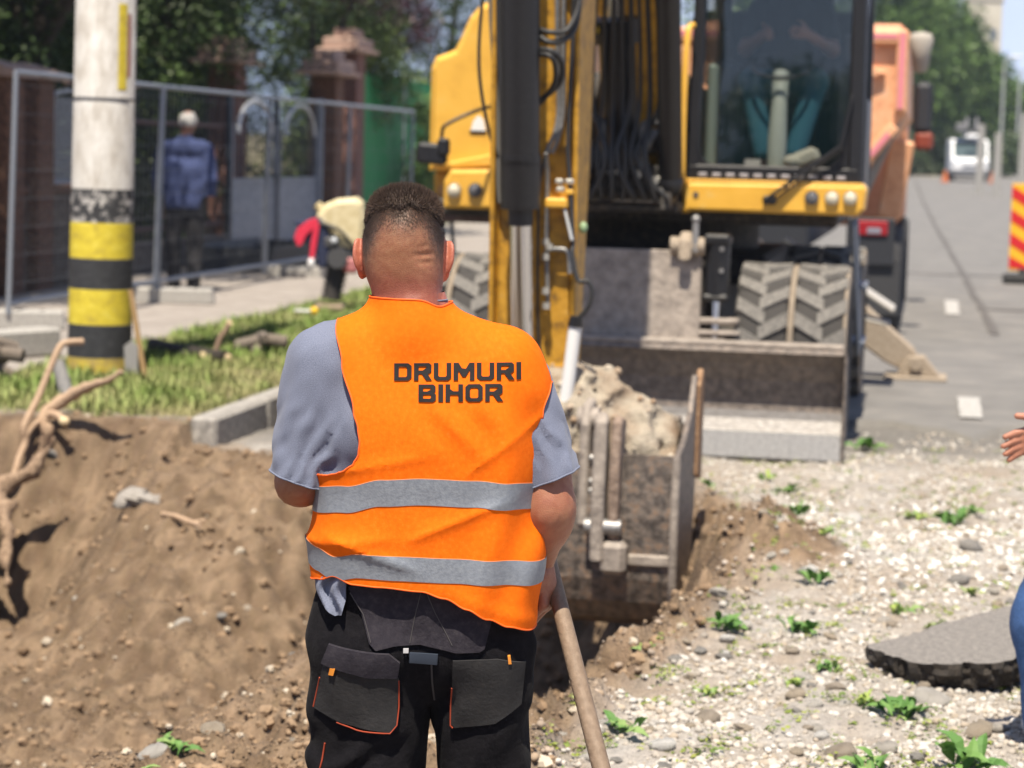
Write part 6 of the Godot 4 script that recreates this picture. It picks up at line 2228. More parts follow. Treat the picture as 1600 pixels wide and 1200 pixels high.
func build_worker() -> void:
	var wk := thing("person", "worker in orange reflective vest and grey blue shirt seen from behind", "person", Vector3(-0.1645, -0.2, -4.5))
	var wn := FastNoiseLite.new()
	wn.noise_type = FastNoiseLite.TYPE_SIMPLEX_SMOOTH
	wn.frequency = 1.0
	wn.fractal_octaves = 2
	wn.seed = 77
	# --- body ---
	var lsh := Vector3(-0.205, 1.395, -0.01)
	var lel := Vector3(-0.247, 1.165, 0.015)
	var lwr := Vector3(-0.10, 1.13, -0.22)
	var rsh := Vector3(0.185, 1.37, -0.01)
	var rel := Vector3(0.241, 1.125, 0.02)
	var rwr := Vector3(0.232, 1.005, -0.06)
	var body := Sdf.new()
	body.bone(Vector3(-0.12, 1.385, -0.02), Vector3(0.12, 1.375, -0.02), 0.065, 0.06, 0.05, 0.9)
	body.bone(Vector3(-0.07, 1.27, -0.01), Vector3(0.08, 1.27, -0.01), 0.105, 0.105, 0.06, 0.85)
	body.bone(Vector3(-0.07, 1.05, -0.01), Vector3(0.07, 1.05, -0.01), 0.095, 0.095, 0.06, 0.9)
	body.bone(Vector3(-0.08, 0.9, -0.01), Vector3(0.08, 0.9, -0.01), 0.095, 0.095, 0.06, 0.9)
	body.bone(Vector3(-0.035, 1.46, -0.005), Vector3(-0.045, 1.58, -0.02), 0.068, 0.066, 0.05)
	body.bone(Vector3(-0.03, 1.49, 0.01), Vector3(-0.14, 1.435, 0.0), 0.045, 0.045, 0.06)
	body.bone(Vector3(-0.03, 1.475, 0.01), Vector3(0.11, 1.40, 0.0), 0.045, 0.035, 0.06)
	body.bone(lsh, lel, 0.058, 0.047, 0.03)
	body.bone(lel, lwr, 0.046, 0.03, 0.02)
	body.bone(rsh, rel, 0.05, 0.043, 0.03)
	body.bone(Vector3(0.238, 1.2, 0.0), rel, 0.047, 0.043, 0.03)
	body.bone(rel, rel.lerp(rwr, 0.3), 0.043, 0.043, 0.04)
	body.bone(rel.lerp(rwr, 0.3), rwr, 0.043, 0.028, 0.03)
	for s in [-1.0, 1.0]:
		var hip := Vector3(0.01 + s * 0.11, 0.85, 0)
		body.bone(hip, Vector3(0.01 + s * 0.115, 0.47, -0.02), 0.075, 0.055, 0.03)
		body.bone(Vector3(0.01 + s * 0.115, 0.47, -0.02), Vector3(0.01 + s * 0.115, 0.08, 0.02), 0.052, 0.035, 0.02)
	var bm := nets(body, Vector3(-0.36, 0.02, -0.3), Vector3(0.36, 1.56, 0.18), 0.012)
	bm = clip(bm, func(p: Vector3) -> float: return 1.545 - p.y)
	var arm_hands := Sdf.new()
	hand_bones(arm_hands, rwr, Vector3(0.16, -0.93, -0.05).normalized(), Vector3(-0.25, 0.02, 0.95).normalized(), 0.85)
	var hm := nets(arm_hands, Vector3(0.13, 0.84, -0.18), Vector3(0.32, 1.05, 0.06), 0.0035)
	var lhand := Sdf.new()
	hand_bones(lhand, lwr, Vector3(0.8, 0.1, -0.5).normalized(), Vector3(0.1, 0.95, 0.1).normalized(), 0.8)
	var lm := nets(lhand, Vector3(-0.16, 1.03, -0.40), Vector3(0.1, 1.24, -0.16), 0.005)
	# head with its own finer grid
	var hc := Vector3(-0.0545, 1.636, -0.03)
	var head := Sdf.new()
	head.ell(hc + Vector3(0, 0.012, 0.01), Vector3(0.0775, 0.092, 0.094), 0.02)
	head.ell(hc + Vector3(0, -0.03, 0.02), Vector3(0.0745, 0.08, 0.073), 0.03)
	head.ell(hc + Vector3(0, -0.055, -0.045), Vector3(0.06, 0.065, 0.055), 0.04)
	head.bone(Vector3(-0.035, 1.44, -0.01), Vector3(-0.048, 1.585, -0.015), 0.068, 0.0665, 0.03)
	head.bone(Vector3(-0.065, 1.49, 0.03), Vector3(-0.068, 1.575, 0.028), 0.03, 0.028, 0.03)
	head.bone(Vector3(-0.018, 1.49, 0.03), Vector3(-0.024, 1.575, 0.028), 0.03, 0.028, 0.03)
	head.bone(Vector3(-0.03, 1.48, 0.02), Vector3(-0.13, 1.43, 0.0), 0.045, 0.045, 0.05)
	head.bone(Vector3(-0.03, 1.475, 0.02), Vector3(0.08, 1.42, 0.0), 0.042, 0.03, 0.05)
	# face: nose, brow, eye hollows, lips
	head.bone(hc + Vector3(0, 0.005, -0.09), hc + Vector3(0, -0.03, -0.112), 0.01, 0.015, 0.012)
	head.bone(hc + Vector3(-0.03, 0.022, -0.085), hc + Vector3(0.03, 0.022, -0.085), 0.012, 0.012, 0.015)
	head.bone(hc + Vector3(-0.02, -0.062, -0.09), hc + Vector3(0.02, -0.062, -0.09), 0.009, 0.009, 0.01)
	# ears stand off the head
	for s in [-1.0, 1.0]:
		var ec := Vector3(hc.x + s * 0.0855, 1.604, -0.022)
		var turn := Basis(Vector3.UP, s * 0.62) * Basis(Vector3(0, 0, 1), s * -0.16)
		head.ell(ec + Vector3(0, 0.006, 0), Vector3(0.0075, 0.036, 0.0215), 0.008, turn)
		head.ell(ec + Vector3(s * -0.004, -0.026, -0.005), Vector3(0.007, 0.014, 0.011), 0.008, turn)
		head.cut(ec + turn * Vector3(s * 0.008, 0.012, -0.004), ec + turn * Vector3(s * 0.008, -0.008, -0.002), 0.008, 0.005)
		head.cut(hc + Vector3(s * 0.031, 0.0, -0.105), hc + Vector3(s * 0.033, 0.0, -0.105), 0.014, 0.01)
	# creases across the back of the head
	for c in [[-0.03, 1.618, 0.008, 1.621], [-0.018, 1.604, 0.004, 1.605], [-0.02, 1.632, -0.004, 1.637]]:
		var z0 := head.front(c[0], c[1], 0.3)
		var z1 := head.front(c[2], c[3], 0.3)
		head.cut(Vector3(c[0], c[1], z0 + 0.0046), Vector3(c[2], c[3], z1 + 0.0046), 0.0042, 0.006)
	head.noise = wn
	head.wrinkle = 0.0006
	head.stretch = Vector3(22, 34, 22)
	var hd := nets(head, Vector3(-0.175, 1.49, -0.17), Vector3(0.07, 1.77, 0.11), 0.0034)
	hd = clip(hd, func(p: Vector3) -> float: return p.y - 1.52 if absf(p.x + 0.045) < 0.085 or p.y > 1.55 else -1.0)
	# hairline: hair above this height, stubble fading below it
	var hairline := func(p: Vector3) -> float:
		var side := absf(p.x - hc.x) / 0.078
		return 1.692 - 0.004 * side + 0.012 * n2.get_noise_2d(p.x * 30.0, p.z * 30.0) - (0.035 * smoothstep(0.55, 0.95, side))
	var skin := Color(0.31, 0.135, 0.072)
	var red := Color(0.26, 0.08, 0.05)
	var stub := Color(0.10, 0.062, 0.045)
	var all := join([bm, hm, lm, hd])
	var am := to_mesh(all, func(p: Vector3, nn: Vector3) -> Color:
		var k := skin
		var mott := 1.0 + 0.10 * n2.get_noise_3d(p.x * 60.0, p.y * 60.0, p.z * 60.0) + 0.10 * n3.get_noise_3d(p.x * 140.0, p.y * 140.0, p.z * 140.0)
		if p.y > 1.4:
			k = red.lerp(skin, smoothstep(1.545, 1.61, p.y + 0.01 * n1.get_noise_2d(p.x * 20.0, p.y * 20.0)))
			if absf(p.x - hc.x) > 0.079 and p.y < 1.66:
				k = Color(0.42, 0.135, 0.085)
			else:
				var hl: float = hairline.call(p)
				var grain := 0.5 + 0.5 * n3.get_noise_3d(p.x * 420.0, p.y * 420.0, p.z * 420.0)
				var cover := smoothstep(-0.062, 0.0, p.y - hl) * 0.75 + 0.6 * smoothstep(-0.11, -0.02, p.y - hl) * smoothstep(0.45, 0.95, absf(p.x - hc.x) / 0.078)
				if p.z < -0.06:
					cover = 0.0 if p.y < 1.70 else cover
				k = k.lerp(stub, clampf(cover * (0.55 + 0.75 * grain), 0.0, 0.97))
		else:
			k = skin.lerp(Color(0.33, 0.125, 0.075), 0.5 + 0.5 * n1.get_noise_3d(p.x * 9.0, p.y * 9.0, p.z * 9.0))
		return Color(k.r * mott, k.g * mott * mott, k.b * mott * mott))
	put(wk, "body", am, skin_material())
	# --- hair: a close crop, as a cap of strands ---
	var cap := Sdf.new()
	cap.ell(hc + Vector3(0, 0.012, 0.01), Vector3(0.0775, 0.092, 0.094), 0.02)
	cap.ell(hc + Vector3(0, -0.03, 0.02), Vector3(0.0745, 0.08, 0.073), 0.03)
	cap.ell(hc + Vector3(0.0, 0.062, 0.0), Vector3(0.064, 0.041, 0.078), 0.03)
	cap.grown = 0.001
	cap.extra = func(p: Vector3) -> float: return 0.010 * (1.0 - smoothstep(-0.002, 0.034, p.y - float(hairline.call(p))))
	var cm := nets(cap, Vector3(-0.15, 1.64, -0.16), Vector3(0.05, 1.775, 0.11), 0.0045)
	cm = clip(cm, func(p: Vector3) -> float: return p.y - float(hairline.call(p)) - 0.004 * n3.get_noise_3d(p.x * 150.0, p.y * 150.0, p.z * 150.0) - (0.035 if p.z < -0.07 else 0.0))
	var hair_mat := painted_by_vertex("hair", 0.85)
	var hmesh := to_mesh(cm, func(p: Vector3, nn: Vector3) -> Color: return Color(0.04, 0.025, 0.018) * (1.0 + 0.5 * n3.get_noise_3d(p.x * 200.0, p.y * 200.0, p.z * 200.0)))
	var hair := put(wk, "hair", hmesh, hair_mat)
	var st := Mb.new().tint(Color(1, 1, 1))
	var V: PackedVector3Array = cm.v
	var N: PackedVector3Array = cm.n
	for k in 15000:
		var i := rng.randi() % V.size()
		var j := rng.randi() % V.size()
		var p := V[i]
		if V[j].distance_squared_to(p) < 0.0001:
			p = p.lerp(V[j], rng.randf())
		p += Vector3(rng.randf_range(-1, 1), rng.randf_range(-1, 1), rng.randf_range(-1, 1)) * 0.002
		var up := smoothstep(1.68, 1.735, p.y)
		var d := (N[i] * 0.8 + Vector3(rng.randf_range(-0.2, 0.2), rng.randf_range(-0.25, 0.15) + 0.4 * up - 0.7 * (1.0 - up), rng.randf_range(-0.2, 0.2))).normalized()
		var ln := lerpf(0.004, 0.012, up) * rng.randf_range(0.6, 1.2)
		var sd := d.cross(Vector3(rng.randf_range(-1, 1), rng.randf_range(-1, 1), rng.randf_range(-1, 1))).normalized() * 0.0004
		st.col = Color(0.058, 0.036, 0.026) * rng.randf_range(0.5, 1.7)
		st.flat(p - sd, p + sd, p + d * ln, d.cross(sd).normalized())
	# short bristles thinning out below the crop
	var HV: PackedVector3Array = hd.v
	var HN: PackedVector3Array = hd.n
	for k in 110000:
		var i := rng.randi() % HV.size()
		var p := HV[i]
		if p.z < -0.05 or absf(p.x - hc.x) > 0.08:
			continue
		var below: float = hairline.call(p) - p.y
		if below < -0.06 or rng.randf() > 1.0 - smoothstep(-0.012, 0.045 + 0.03 * smoothstep(0.4, 0.9, absf(p.x - hc.x) / 0.078), below):
			continue
		p += Vector3(rng.randf_range(-1, 1), rng.randf_range(-1, 1), rng.randf_range(-1, 1)) * 0.0015
		var d := (HN[i] * 0.6 + Vector3(rng.randf_range(-0.2, 0.2), -0.7 + 0.9 * smoothstep(0.0, -0.04, below), 0)).normalized()
		var ln := lerpf(0.0085, 0.0018, smoothstep(-0.035, 0.03, below))
		var sd := d.cross(HN[i]).normalized() * 0.00032
		st.col = Color(0.058, 0.037, 0.027) * rng.randf_range(0.5, 1.6)
		st.flat(p - sd, p + sd, p + d * ln, HN[i])
	put(hair, "strands", st, hair_mat).set_meta("kind", "stuff")
	# --- T-shirt ---
	var cloth := worn("heather cotton", [[0.0, 0.105, 0.122, 0.18], [0.5, 0.16, 0.18, 0.25], [1.0, 0.24, 0.26, 0.335]], 0.09, 7.0, 0.95, 0.0, 0.12, 131)
	cloth.rim_enabled = true
	cloth.rim = 0.25
	var shirt := Sdf.new()
	shirt.bone(Vector3(-0.145, 1.395, -0.005), Vector3(0.125, 1.395, -0.005), 0.083, 0.075, 0.06)
	shirt.bone(Vector3(-0.10, 1.27, 0.0), Vector3(0.105, 1.27, 0.0), 0.117, 0.117, 0.08)
	shirt.bone(Vector3(-0.095, 1.1, 0.0), Vector3(0.095, 1.1, 0.0), 0.11, 0.11, 0.08)
	shirt.bone(Vector3(-0.095, 0.97, 0.0), Vector3(0.09, 0.97, 0.0), 0.112, 0.112, 0.06)
	shirt.bone(Vector3(-0.035, 1.46, 0.0), Vector3(-0.04, 1.52, -0.005), 0.07, 0.0715, 0.04)
	shirt.bone(Vector3(-0.03, 1.46, 0.0), Vector3(-0.15, 1.42, 0.0), 0.062, 0.06, 0.04)
	shirt.bone(Vector3(-0.03, 1.46, 0.0), Vector3(0.13, 1.41, 0.0), 0.062, 0.055, 0.04)
	shirt.bone(Vector3(-0.205, 1.395, -0.005), Vector3(-0.238, 1.17, 0.012), 0.078, 0.073, 0.03)
	shirt.bone(Vector3(0.178, 1.365, -0.01), Vector3(0.243, 1.19, 0.01), 0.066, 0.063, 0.03)
	shirt.noise = wn
	shirt.wrinkle = 0.006
	shirt.stretch = Vector3(13, 7, 13)
	shirt.extra = func(p: Vector3) -> float:
		# folds running from the armpits across the sleeves
		var s := absf(p.x)
		if s < 0.14 or p.y > 1.36:
			return 0.0
		var f := sin((p.y * 1.2 + (s - 0.2) * 2.6) * 62.0 + 5.0 * wn.get_noise_3d(p.x * 8.0, p.y * 8.0, p.z * 8.0))
		return -0.0035 * f * smoothstep(0.14, 0.19, s) * smoothstep(1.36, 1.28, p.y)
	var sm := nets(shirt, Vector3(-0.36, 0.86, -0.16), Vector3(0.36, 1.55, 0.17), 0.0085)
	var cuff := func(p: Vector3) -> float:
		if p.x < -0.165 and p.y < 1.26:
			return p.y - (1.186 + (p.x + 0.30) * -0.28 + 0.10 * maxf(0.0, p.x + 0.2))
		if p.x > 0.175 and p.y < 1.28:
			return p.y - (1.172 + (p.x - 0.21) * 0.42)
		return minf(1.53 - p.y, p.y - 1.0)
	var sleeve := func(p: Vector3) -> float:
		var d: float = cuff.call(p)
		if absf(p.x) < 0.2 and p.y < 1.2:
			d = p.y - 1.0
		return d
	sm = clip(sm, sleeve)
	var sh := put(wk, "t_shirt", to_mesh(sm), cloth)
	put(sh, "hem", rim_mesh(sm, 0.002), cloth)
	# --- vest ---
	var fluo := worn("fluorescent orange", [[0.0, 0.80, 0.125, 0.006], [0.35, 0.90, 0.155, 0.006], [0.7, 0.95, 0.18, 0.008], [1.0, 0.90, 0.22, 0.035]], 0.05, 3.0, 0.75, 0.0, 0.03, 133)
	fluo.backlight_enabled = true
	fluo.backlight = Color(0.55, 0.2, 0.02)
	var vest := Sdf.new()
	vest.bone(Vector3(-0.13, 1.395, 0.0), Vector3(0.135, 1.385, 0.0), 0.096, 0.088, 0.06)
	vest.bone(Vector3(-0.10, 1.27, 0.008), Vector3(0.105, 1.27, 0.006), 0.126, 0.124, 0.08)
	vest.bone(Vector3(-0.09, 1.14, 0.006), Vector3(0.098, 1.14, 0.006), 0.124, 0.125, 0.08)
	vest.bone(Vector3(-0.096, 1.02, 0.008), Vector3(0.108, 1.02, 0.008), 0.130, 0.130, 0.06)
	vest.bone(Vector3(-0.092, 0.9, 0.012), Vector3(0.098, 0.9, 0.014), 0.125, 0.127, 0.05)
	vest.bone(Vector3(-0.035, 1.46, 0.005), Vector3(-0.04, 1.52, 0.0), 0.082, 0.078, 0.04)
	vest.bone(Vector3(-0.03, 1.455, 0.005), Vector3(-0.14, 1.415, 0.0), 0.074, 0.07, 0.04)
	vest.bone(Vector3(-0.03, 1.455, 0.005), Vector3(0.14, 1.41, 0.0), 0.074, 0.064, 0.04)
	# a bulge of cloth over the shoulder on the right
	vest.bone(Vector3(0.15, 1.395, 0.01), Vector3(0.178, 1.36, 0.01), 0.06, 0.057, 0.04)
	vest.noise = wn
	vest.wrinkle = 0.003
	vest.stretch = Vector3(9, 6, 9)
	vest.extra = func(p: Vector3) -> float:
		var e := 0.0
		# vertical drape on the right of the back
		e -= 0.006 * sin(p.x * 62.0 + 2.2 * sin(p.y * 9.0)) * smoothstep(0.04, 0.14, p.x) * smoothstep(1.38, 1.25, p.y)
		# a soft horizontal roll above the lower band and slanting pulls at the left
		e -= 0.010 * exp(-absf(p.y - 1.075 - 0.10 * (p.x + 0.05)) / 0.016) * smoothstep(-0.02, -0.12, p.x)
		e -= 0.010 * exp(-absf(p.y - 1.045 + 0.32 * (p.x + 0.10)) / 0.012) * smoothstep(-0.22, -0.14, p.x) * smoothstep(0.02, -0.06, p.x)
		e -= 0.009 * exp(-absf(p.y - 1.11 - 0.42 * (p.x - 0.06)) / 0.014) * smoothstep(-0.06, 0.02, p.x) * smoothstep(0.2, 0.1, p.x)
		# creases that fan out under the lettering
		e -= 0.0035 * sin((p.x - 0.02) * 70.0 + (p.y - 1.2) * 55.0) * exp(-pow((p.y - 1.30) / 0.05, 2.0)) * exp(-pow((p.x - 0.08) / 0.09, 2.0))
		e -= 0.005 * exp(-absf(p.y - 1.255 - 0.75 * (p.x - 0.15)) / 0.010) * smoothstep(0.05, 0.12, p.x)
		e -= 0.004 * exp(-absf(p.y - 1.285 + 0.9 * (p.x - 0.06)) / 0.008) * exp(-pow((p.x - 0.07) / 0.05, 2.0))
		e -= 0.005 * exp(-absf(p.y - 1.225 - 0.2 * (p.x + 0.05)) / 0.010) * smoothstep(0.06, -0.06, p.x)
		e -= 0.003 * exp(-pow((p.y - 0.955 + 0.36 * (p.x - 0.1)) / 0.014, 2.0)) * smoothstep(0.0, 0.1, p.x)
		return e
	var vm := nets(vest, Vector3(-0.26, 0.85, -0.17), Vector3(0.28, 1.58, 0.19), 0.0065)
	var arm_l := [[1.183, -0.30], [1.188, -0.205], [1.192, -0.186], [1.198, -0.167], [1.207, -0.149], [1.22, -0.134], [1.237, -0.1255], [1.262, -0.1235], [1.285, -0.127], [1.32, -0.137], [1.409, -0.163], [1.478, -0.179], [1.55, -0.18]]
	var arm_r := [[1.19, 0.35], [1.205, 0.235], [1.218, 0.214], [1.25, 0.212], [1.319, 0.226], [1.37, 0.24], [1.40, 0.27], [1.55, 0.35]]
	var hem := [[-0.23, 0.974], [-0.20, 0.985], [-0.17, 0.997], [-0.13, 0.985], [-0.08, 0.982], [0.0, 0.976], [0.045, 0.964], [0.09, 0.944], [0.13, 0.924], [0.17, 0.908], [0.22, 0.894], [0.25, 0.9]]
	vm = clip(vm, func(p: Vector3) -> float:
		var d := p.y - curve_at(hem, p.x)
		if p.y > 1.18:
			d = minf(d, p.x - curve_at(arm_l, p.y))
			d = minf(d, curve_at(arm_r, p.y) - p.x)
		var q := Vector2((p.x + 0.036) / 1.0, (p.z + 0.004) / 1.05)
		if p.y > 1.46:
			d = minf(d, q.length() - 0.0735)
			d = minf(d, 1.533 - 0.013 * exp(-pow((p.x - 0.022) / 0.024, 2.0)) - p.y)
		return d)
	var vs := put(wk, "vest", to_mesh(vm), fluo)
	put(vs, "edging", rim_mesh(vm, 0.0019), mat("orange piping", 0.85, 0.125, 0.006, 0.7))
	var band_mat := worn("reflective band", [[0.0, 0.15, 0.17, 0.205], [0.4, 0.20, 0.222, 0.26], [0.8, 0.24, 0.265, 0.30], [1.0, 0.30, 0.325, 0.36]], 0.03, 5.0, 0.45, 0.1, 0.05, 135)
	var bands := [[[[-0.23, 1.162], [-0.15, 1.174], [-0.08, 1.19], [0.0, 1.194], [0.1, 1.192], [0.17, 1.187], [0.24, 1.178]], 0.051], [[[-0.24, 1.060], [-0.205, 1.048], [-0.17, 1.036], [-0.12, 1.046], [-0.05, 1.043], [0.05, 1.041], [0.15, 1.038], [0.25, 1.030]], 0.047]]
	for b in bands:
		var up: Array = b[0]
		var tall: float = b[1]
		var piece := clip(vm, func(p: Vector3) -> float:
			var t := curve_at(up, p.x)
			return minf(t - p.y, p.y - t + tall))
		piece = swell(piece, 0.0016)
		var o := put(vs, "reflective_band", to_mesh(piece), band_mat)
		put(o, "seam", rim_mesh(piece, 0.0011), mat("band seam", 0.55, 0.2, 0.08, 0.7))
	# lettering printed across the shoulders
	var ink := mat("print black", 0.010, 0.008, 0.009, 0.9)
	# from the photograph: first line runs (-0.070, 1.366) to (0.172, 1.383), second (-0.022, 1.323) to (0.146, 1.340)
	for line in [["DRUMURI", Vector2(-0.0615, 1.379), 0.0372, 0.0325, 0.03, 0.0], ["BIHOR", Vector2(-0.0135, 1.3405), 0.0372, 0.0325, 0.03, 0.0]]:
		var text: String = line[0]
		var at: Vector2 = line[1]
		var wd: float = line[2]
		for i in text.length():
			var ch := text[i]
			var adv: float = {"M": 1.08, "I": 0.25}.get(ch, 0.90)
			var glyph := Mb.new()
			for poly in letter_polys(ch, at, wd, line[3], line[4], line[5]):
				var d := drape(vest, poly, 0.0021, 0.008)
				glyph.v.append_array(d.v)
				glyph.n.append_array(d.n)
				glyph.c.append_array(d.c)
			put(vs, "letter", glyph, ink)
			at += Vector2(cos(line[4]), sin(line[4])) * wd * (adv + 0.12)
	# --- trousers ---
	var drill := worn("dark work cloth", [[0.0, 0.006, 0.006, 0.0075], [0.5, 0.0095, 0.009, 0.011], [0.85, 0.016, 0.015, 0.017], [1.0, 0.036, 0.033, 0.032]], 0.03, 3.0, 0.9, 0.0, 0.1, 137)
	drill.metallic_specular = 0.15
	grey_cloth_spec(fluo)
	grey_cloth_spec(cloth)
	drill.rim_enabled = true
	drill.rim = 0.05
	var grey_cloth := worn("grey work cloth", [[0.0, 0.020, 0.018, 0.024], [0.6, 0.031, 0.028, 0.036], [1.0, 0.052, 0.047, 0.052]], 0.03, 3.0, 0.9, 0.0, 0.1, 139)
	grey_cloth_spec(grey_cloth)
	grey_cloth.rim_enabled = true
	grey_cloth.rim = 0.06
	var tr := Sdf.new()
	tr.bone(Vector3(-0.10, 0.97, 0.0), Vector3(0.095, 0.965, 0.0), 0.106, 0.106, 0.05)
	tr.bone(Vector3(-0.105, 0.86, 0.0), Vector3(0.10, 0.85, 0.0), 0.115, 0.115, 0.05)
	tr.bone(Vector3(-0.103, 0.83, 0.0), Vector3(-0.105, 0.48, -0.02), 0.119, 0.112, 0.03)
	tr.bone(Vector3(-0.105, 0.48, -0.02), Vector3(-0.105, 0.09, 0.01), 0.108, 0.08, 0.03)
	tr.bone(Vector3(0.118, 0.83, 0.0), Vector3(0.134, 0.48, -0.02), 0.104, 0.084, 0.02)
	tr.bone(Vector3(0.134, 0.48, -0.02), Vector3(0.134, 0.09, 0.01), 0.084, 0.07, 0.03)
	# bulky side pockets
	tr.bone(Vector3(-0.19, 0.85, 0.02), Vector3(-0.195, 0.71, 0.02), 0.028, 0.03, 0.02)
	tr.bone(Vector3(0.195, 0.85, 0.02), Vector3(0.198, 0.74, 0.02), 0.026, 0.024, 0.02)
	tr.noise = wn
	tr.wrinkle = 0.009
	tr.stretch = Vector3(8, 5, 8)
	tr.extra = func(p: Vector3) -> float:
		var e := -0.006 * sin((p.y + 0.45 * absf(p.x - 0.02)) * 46.0 + 4.0 * wn.get_noise_2d(p.x * 7.0, p.y * 5.0)) * smoothstep(0.74, 0.66, p.y) * smoothstep(0.0, -0.05, p.x)
		e -= 0.003 * sin((p.x * 1.5 - p.y) * 38.0) * smoothstep(0.80, 0.70, p.y) * smoothstep(0.02, 0.1, p.x)
		return e
	var tm := nets(tr, Vector3(-0.26, 0.04, -0.17), Vector3(0.26, 1.03, 0.17), 0.009)
	tm = clip(tm, func(p: Vector3) -> float: return minf(p.y - 0.07, 1.0 - p.y))
	var ts := put(wk, "trousers", to_mesh(tm), drill)
	# yoke flap, pockets, label, piping: outlines in x, y on the seat of the trousers
	var yoke := PackedVector2Array([Vector2(-0.142, 0.975), Vector2(-0.10, 0.985), Vector2(0.02, 0.985), Vector2(0.10, 0.955), Vector2(0.137, 0.915), Vector2(0.125, 0.862), Vector2(0.115, 0.855), Vector2(0.07, 0.853), Vector2(0.0, 0.868), Vector2(-0.05, 0.864), Vector2(-0.085, 0.856), Vector2(-0.098, 0.870), Vector2(-0.115, 0.925)])
	put(ts, "yoke_flap", drape(tr, yoke, 0.006, 0.012), grey_cloth)
	# shirt tail hanging out under the vest on the left, in folds
	var tail := Sdf.new()
	tail.caps = tr.caps
	tail.extra = func(p: Vector3) -> float: return -0.008 * sin(p.x * 190.0 + 2.0 * sin(p.y * 60.0)) - 0.010 - 0.10 * maxf(0.0, p.y - 0.95)
	put(sh, "shirt_tail", drape(tail, PackedVector2Array([Vector2(-0.217, 0.99), Vector2(-0.146, 1.0), Vector2(-0.146, 0.95), Vector2(-0.153, 0.922), Vector2(-0.167, 0.917), Vector2(-0.185, 0.93), Vector2(-0.205, 0.955), Vector2(-0.219, 0.965)]), 0.006, 0.006), cloth)
	var flap := PackedVector2Array([Vector2(-0.178, 0.862), Vector2(-0.193, 0.822), Vector2(-0.10, 0.803), Vector2(-0.042, 0.80), Vector2(-0.038, 0.832), Vector2(-0.06, 0.85), Vector2(-0.098, 0.853)])
	var pk_l := PackedVector2Array([Vector2(-0.188, 0.826), Vector2(-0.208, 0.725), Vector2(-0.15, 0.706), Vector2(-0.055, 0.692), Vector2(-0.043, 0.702), Vector2(-0.04, 0.80), Vector2(-0.1, 0.808)])
	var pk_r := PackedVector2Array([Vector2(0.064, 0.838), Vector2(0.062, 0.703), Vector2(0.07, 0.696), Vector2(0.15, 0.712), Vector2(0.20, 0.745), Vector2(0.206, 0.83), Vector2(0.15, 0.842)])
	var pl := put(ts, "back_pocket", drape(tr, pk_l, 0.010, 0.012), worn("pocket cloth", [[0.0, 0.009, 0.009, 0.0105], [0.6, 0.014, 0.0135, 0.015], [0.9, 0.024, 0.022, 0.022], [1.0, 0.05, 0.044, 0.038]], 0.025, 3.0, 0.9, 0, 0.1, 141))
	put(pl, "pocket_flap", drape(tr, flap, 0.014, 0.012), grey_cloth)
	var pr := put(ts, "back_pocket", drape(tr, pk_r, 0.009, 0.012), mats["pocket cloth"])
	var trim := mat("orange trim", 0.30, 0.04, 0.012, 0.8)
	put(pl, "piping", drape_line(tr, [Vector2(-0.04, 0.795), Vector2(-0.039, 0.74), Vector2(-0.042, 0.705), Vector2(-0.055, 0.690), Vector2(-0.12, 0.695), Vector2(-0.16, 0.706)], 0.009, 0.0016), trim)
	put(pl, "piping", drape_line(tr, [Vector2(-0.196, 0.79), Vector2(-0.209, 0.727)], 0.009, 0.0018), trim)
	put(pr, "piping", drape_line(tr, [Vector2(0.063, 0.78), Vector2(0.061, 0.74), Vector2(0.061, 0.70), Vector2(0.066, 0.695)], 0.009, 0.0016), trim)
	put(pl, "pull_tab", drape(tr, PackedVector2Array([Vector2(-0.174, 0.816), Vector2(-0.163, 0.818), Vector2(-0.167, 0.803), Vector2(-0.177, 0.803)]), 0.016, 0.01), mat("bright tab", 0.75, 0.27, 0.03, 0.6))
	put(pr, "pull_tab", drape(tr, PackedVector2Array([Vector2(0.170, 0.848), Vector2(0.175, 0.848), Vector2(0.178, 0.832), Vector2(0.172, 0.832)]), 0.012, 0.01), mat("bright tab", 0.75, 0.27, 0.03, 0.6))
	put(ts, "waist_label", drape(tr, PackedVector2Array([Vector2(-0.02, 0.852), Vector2(0.035, 0.850), Vector2(0.034, 0.829), Vector2(-0.02, 0.832)]), 0.009, 0.01), mat("navy label", 0.022, 0.032, 0.052, 0.7))
	put(ts, "belt_loop", drape(tr, PackedVector2Array([Vector2(-0.032, 0.860), Vector2(-0.022, 0.860), Vector2(-0.022, 0.852), Vector2(-0.032, 0.852)]), 0.010, 0.01), mat("pale stitch", 0.4, 0.4, 0.42, 0.8))
	var seamless := mat("dark stitch", 0.05, 0.047, 0.05, 0.9)
	for s in [[Vector2(0.008, 0.975), Vector2(0.028, 0.93), Vector2(0.062, 0.868)], [Vector2(0.0, 0.975), Vector2(-0.012, 0.92), Vector2(-0.02, 0.87)], [Vector2(-0.138, 0.965), Vector2(-0.112, 0.925), Vector2(-0.095, 0.872)]]:
		put(ts, "seam", drape_line(tr, s, 0.0065, 0.0011), seamless)
	put(ts, "seam", drape_line(tr, [Vector2(0.022, 0.84), Vector2(0.024, 0.79), Vector2(0.028, 0.745)], 0.0, 0.002), seamless)
	put(ts, "knee_trim", drape_line(tr, [Vector2(-0.185, 0.655), Vector2(-0.19, 0.62), Vector2(-0.198, 0.585), Vector2(-0.2, 0.55)], 0.002, 0.002), trim)
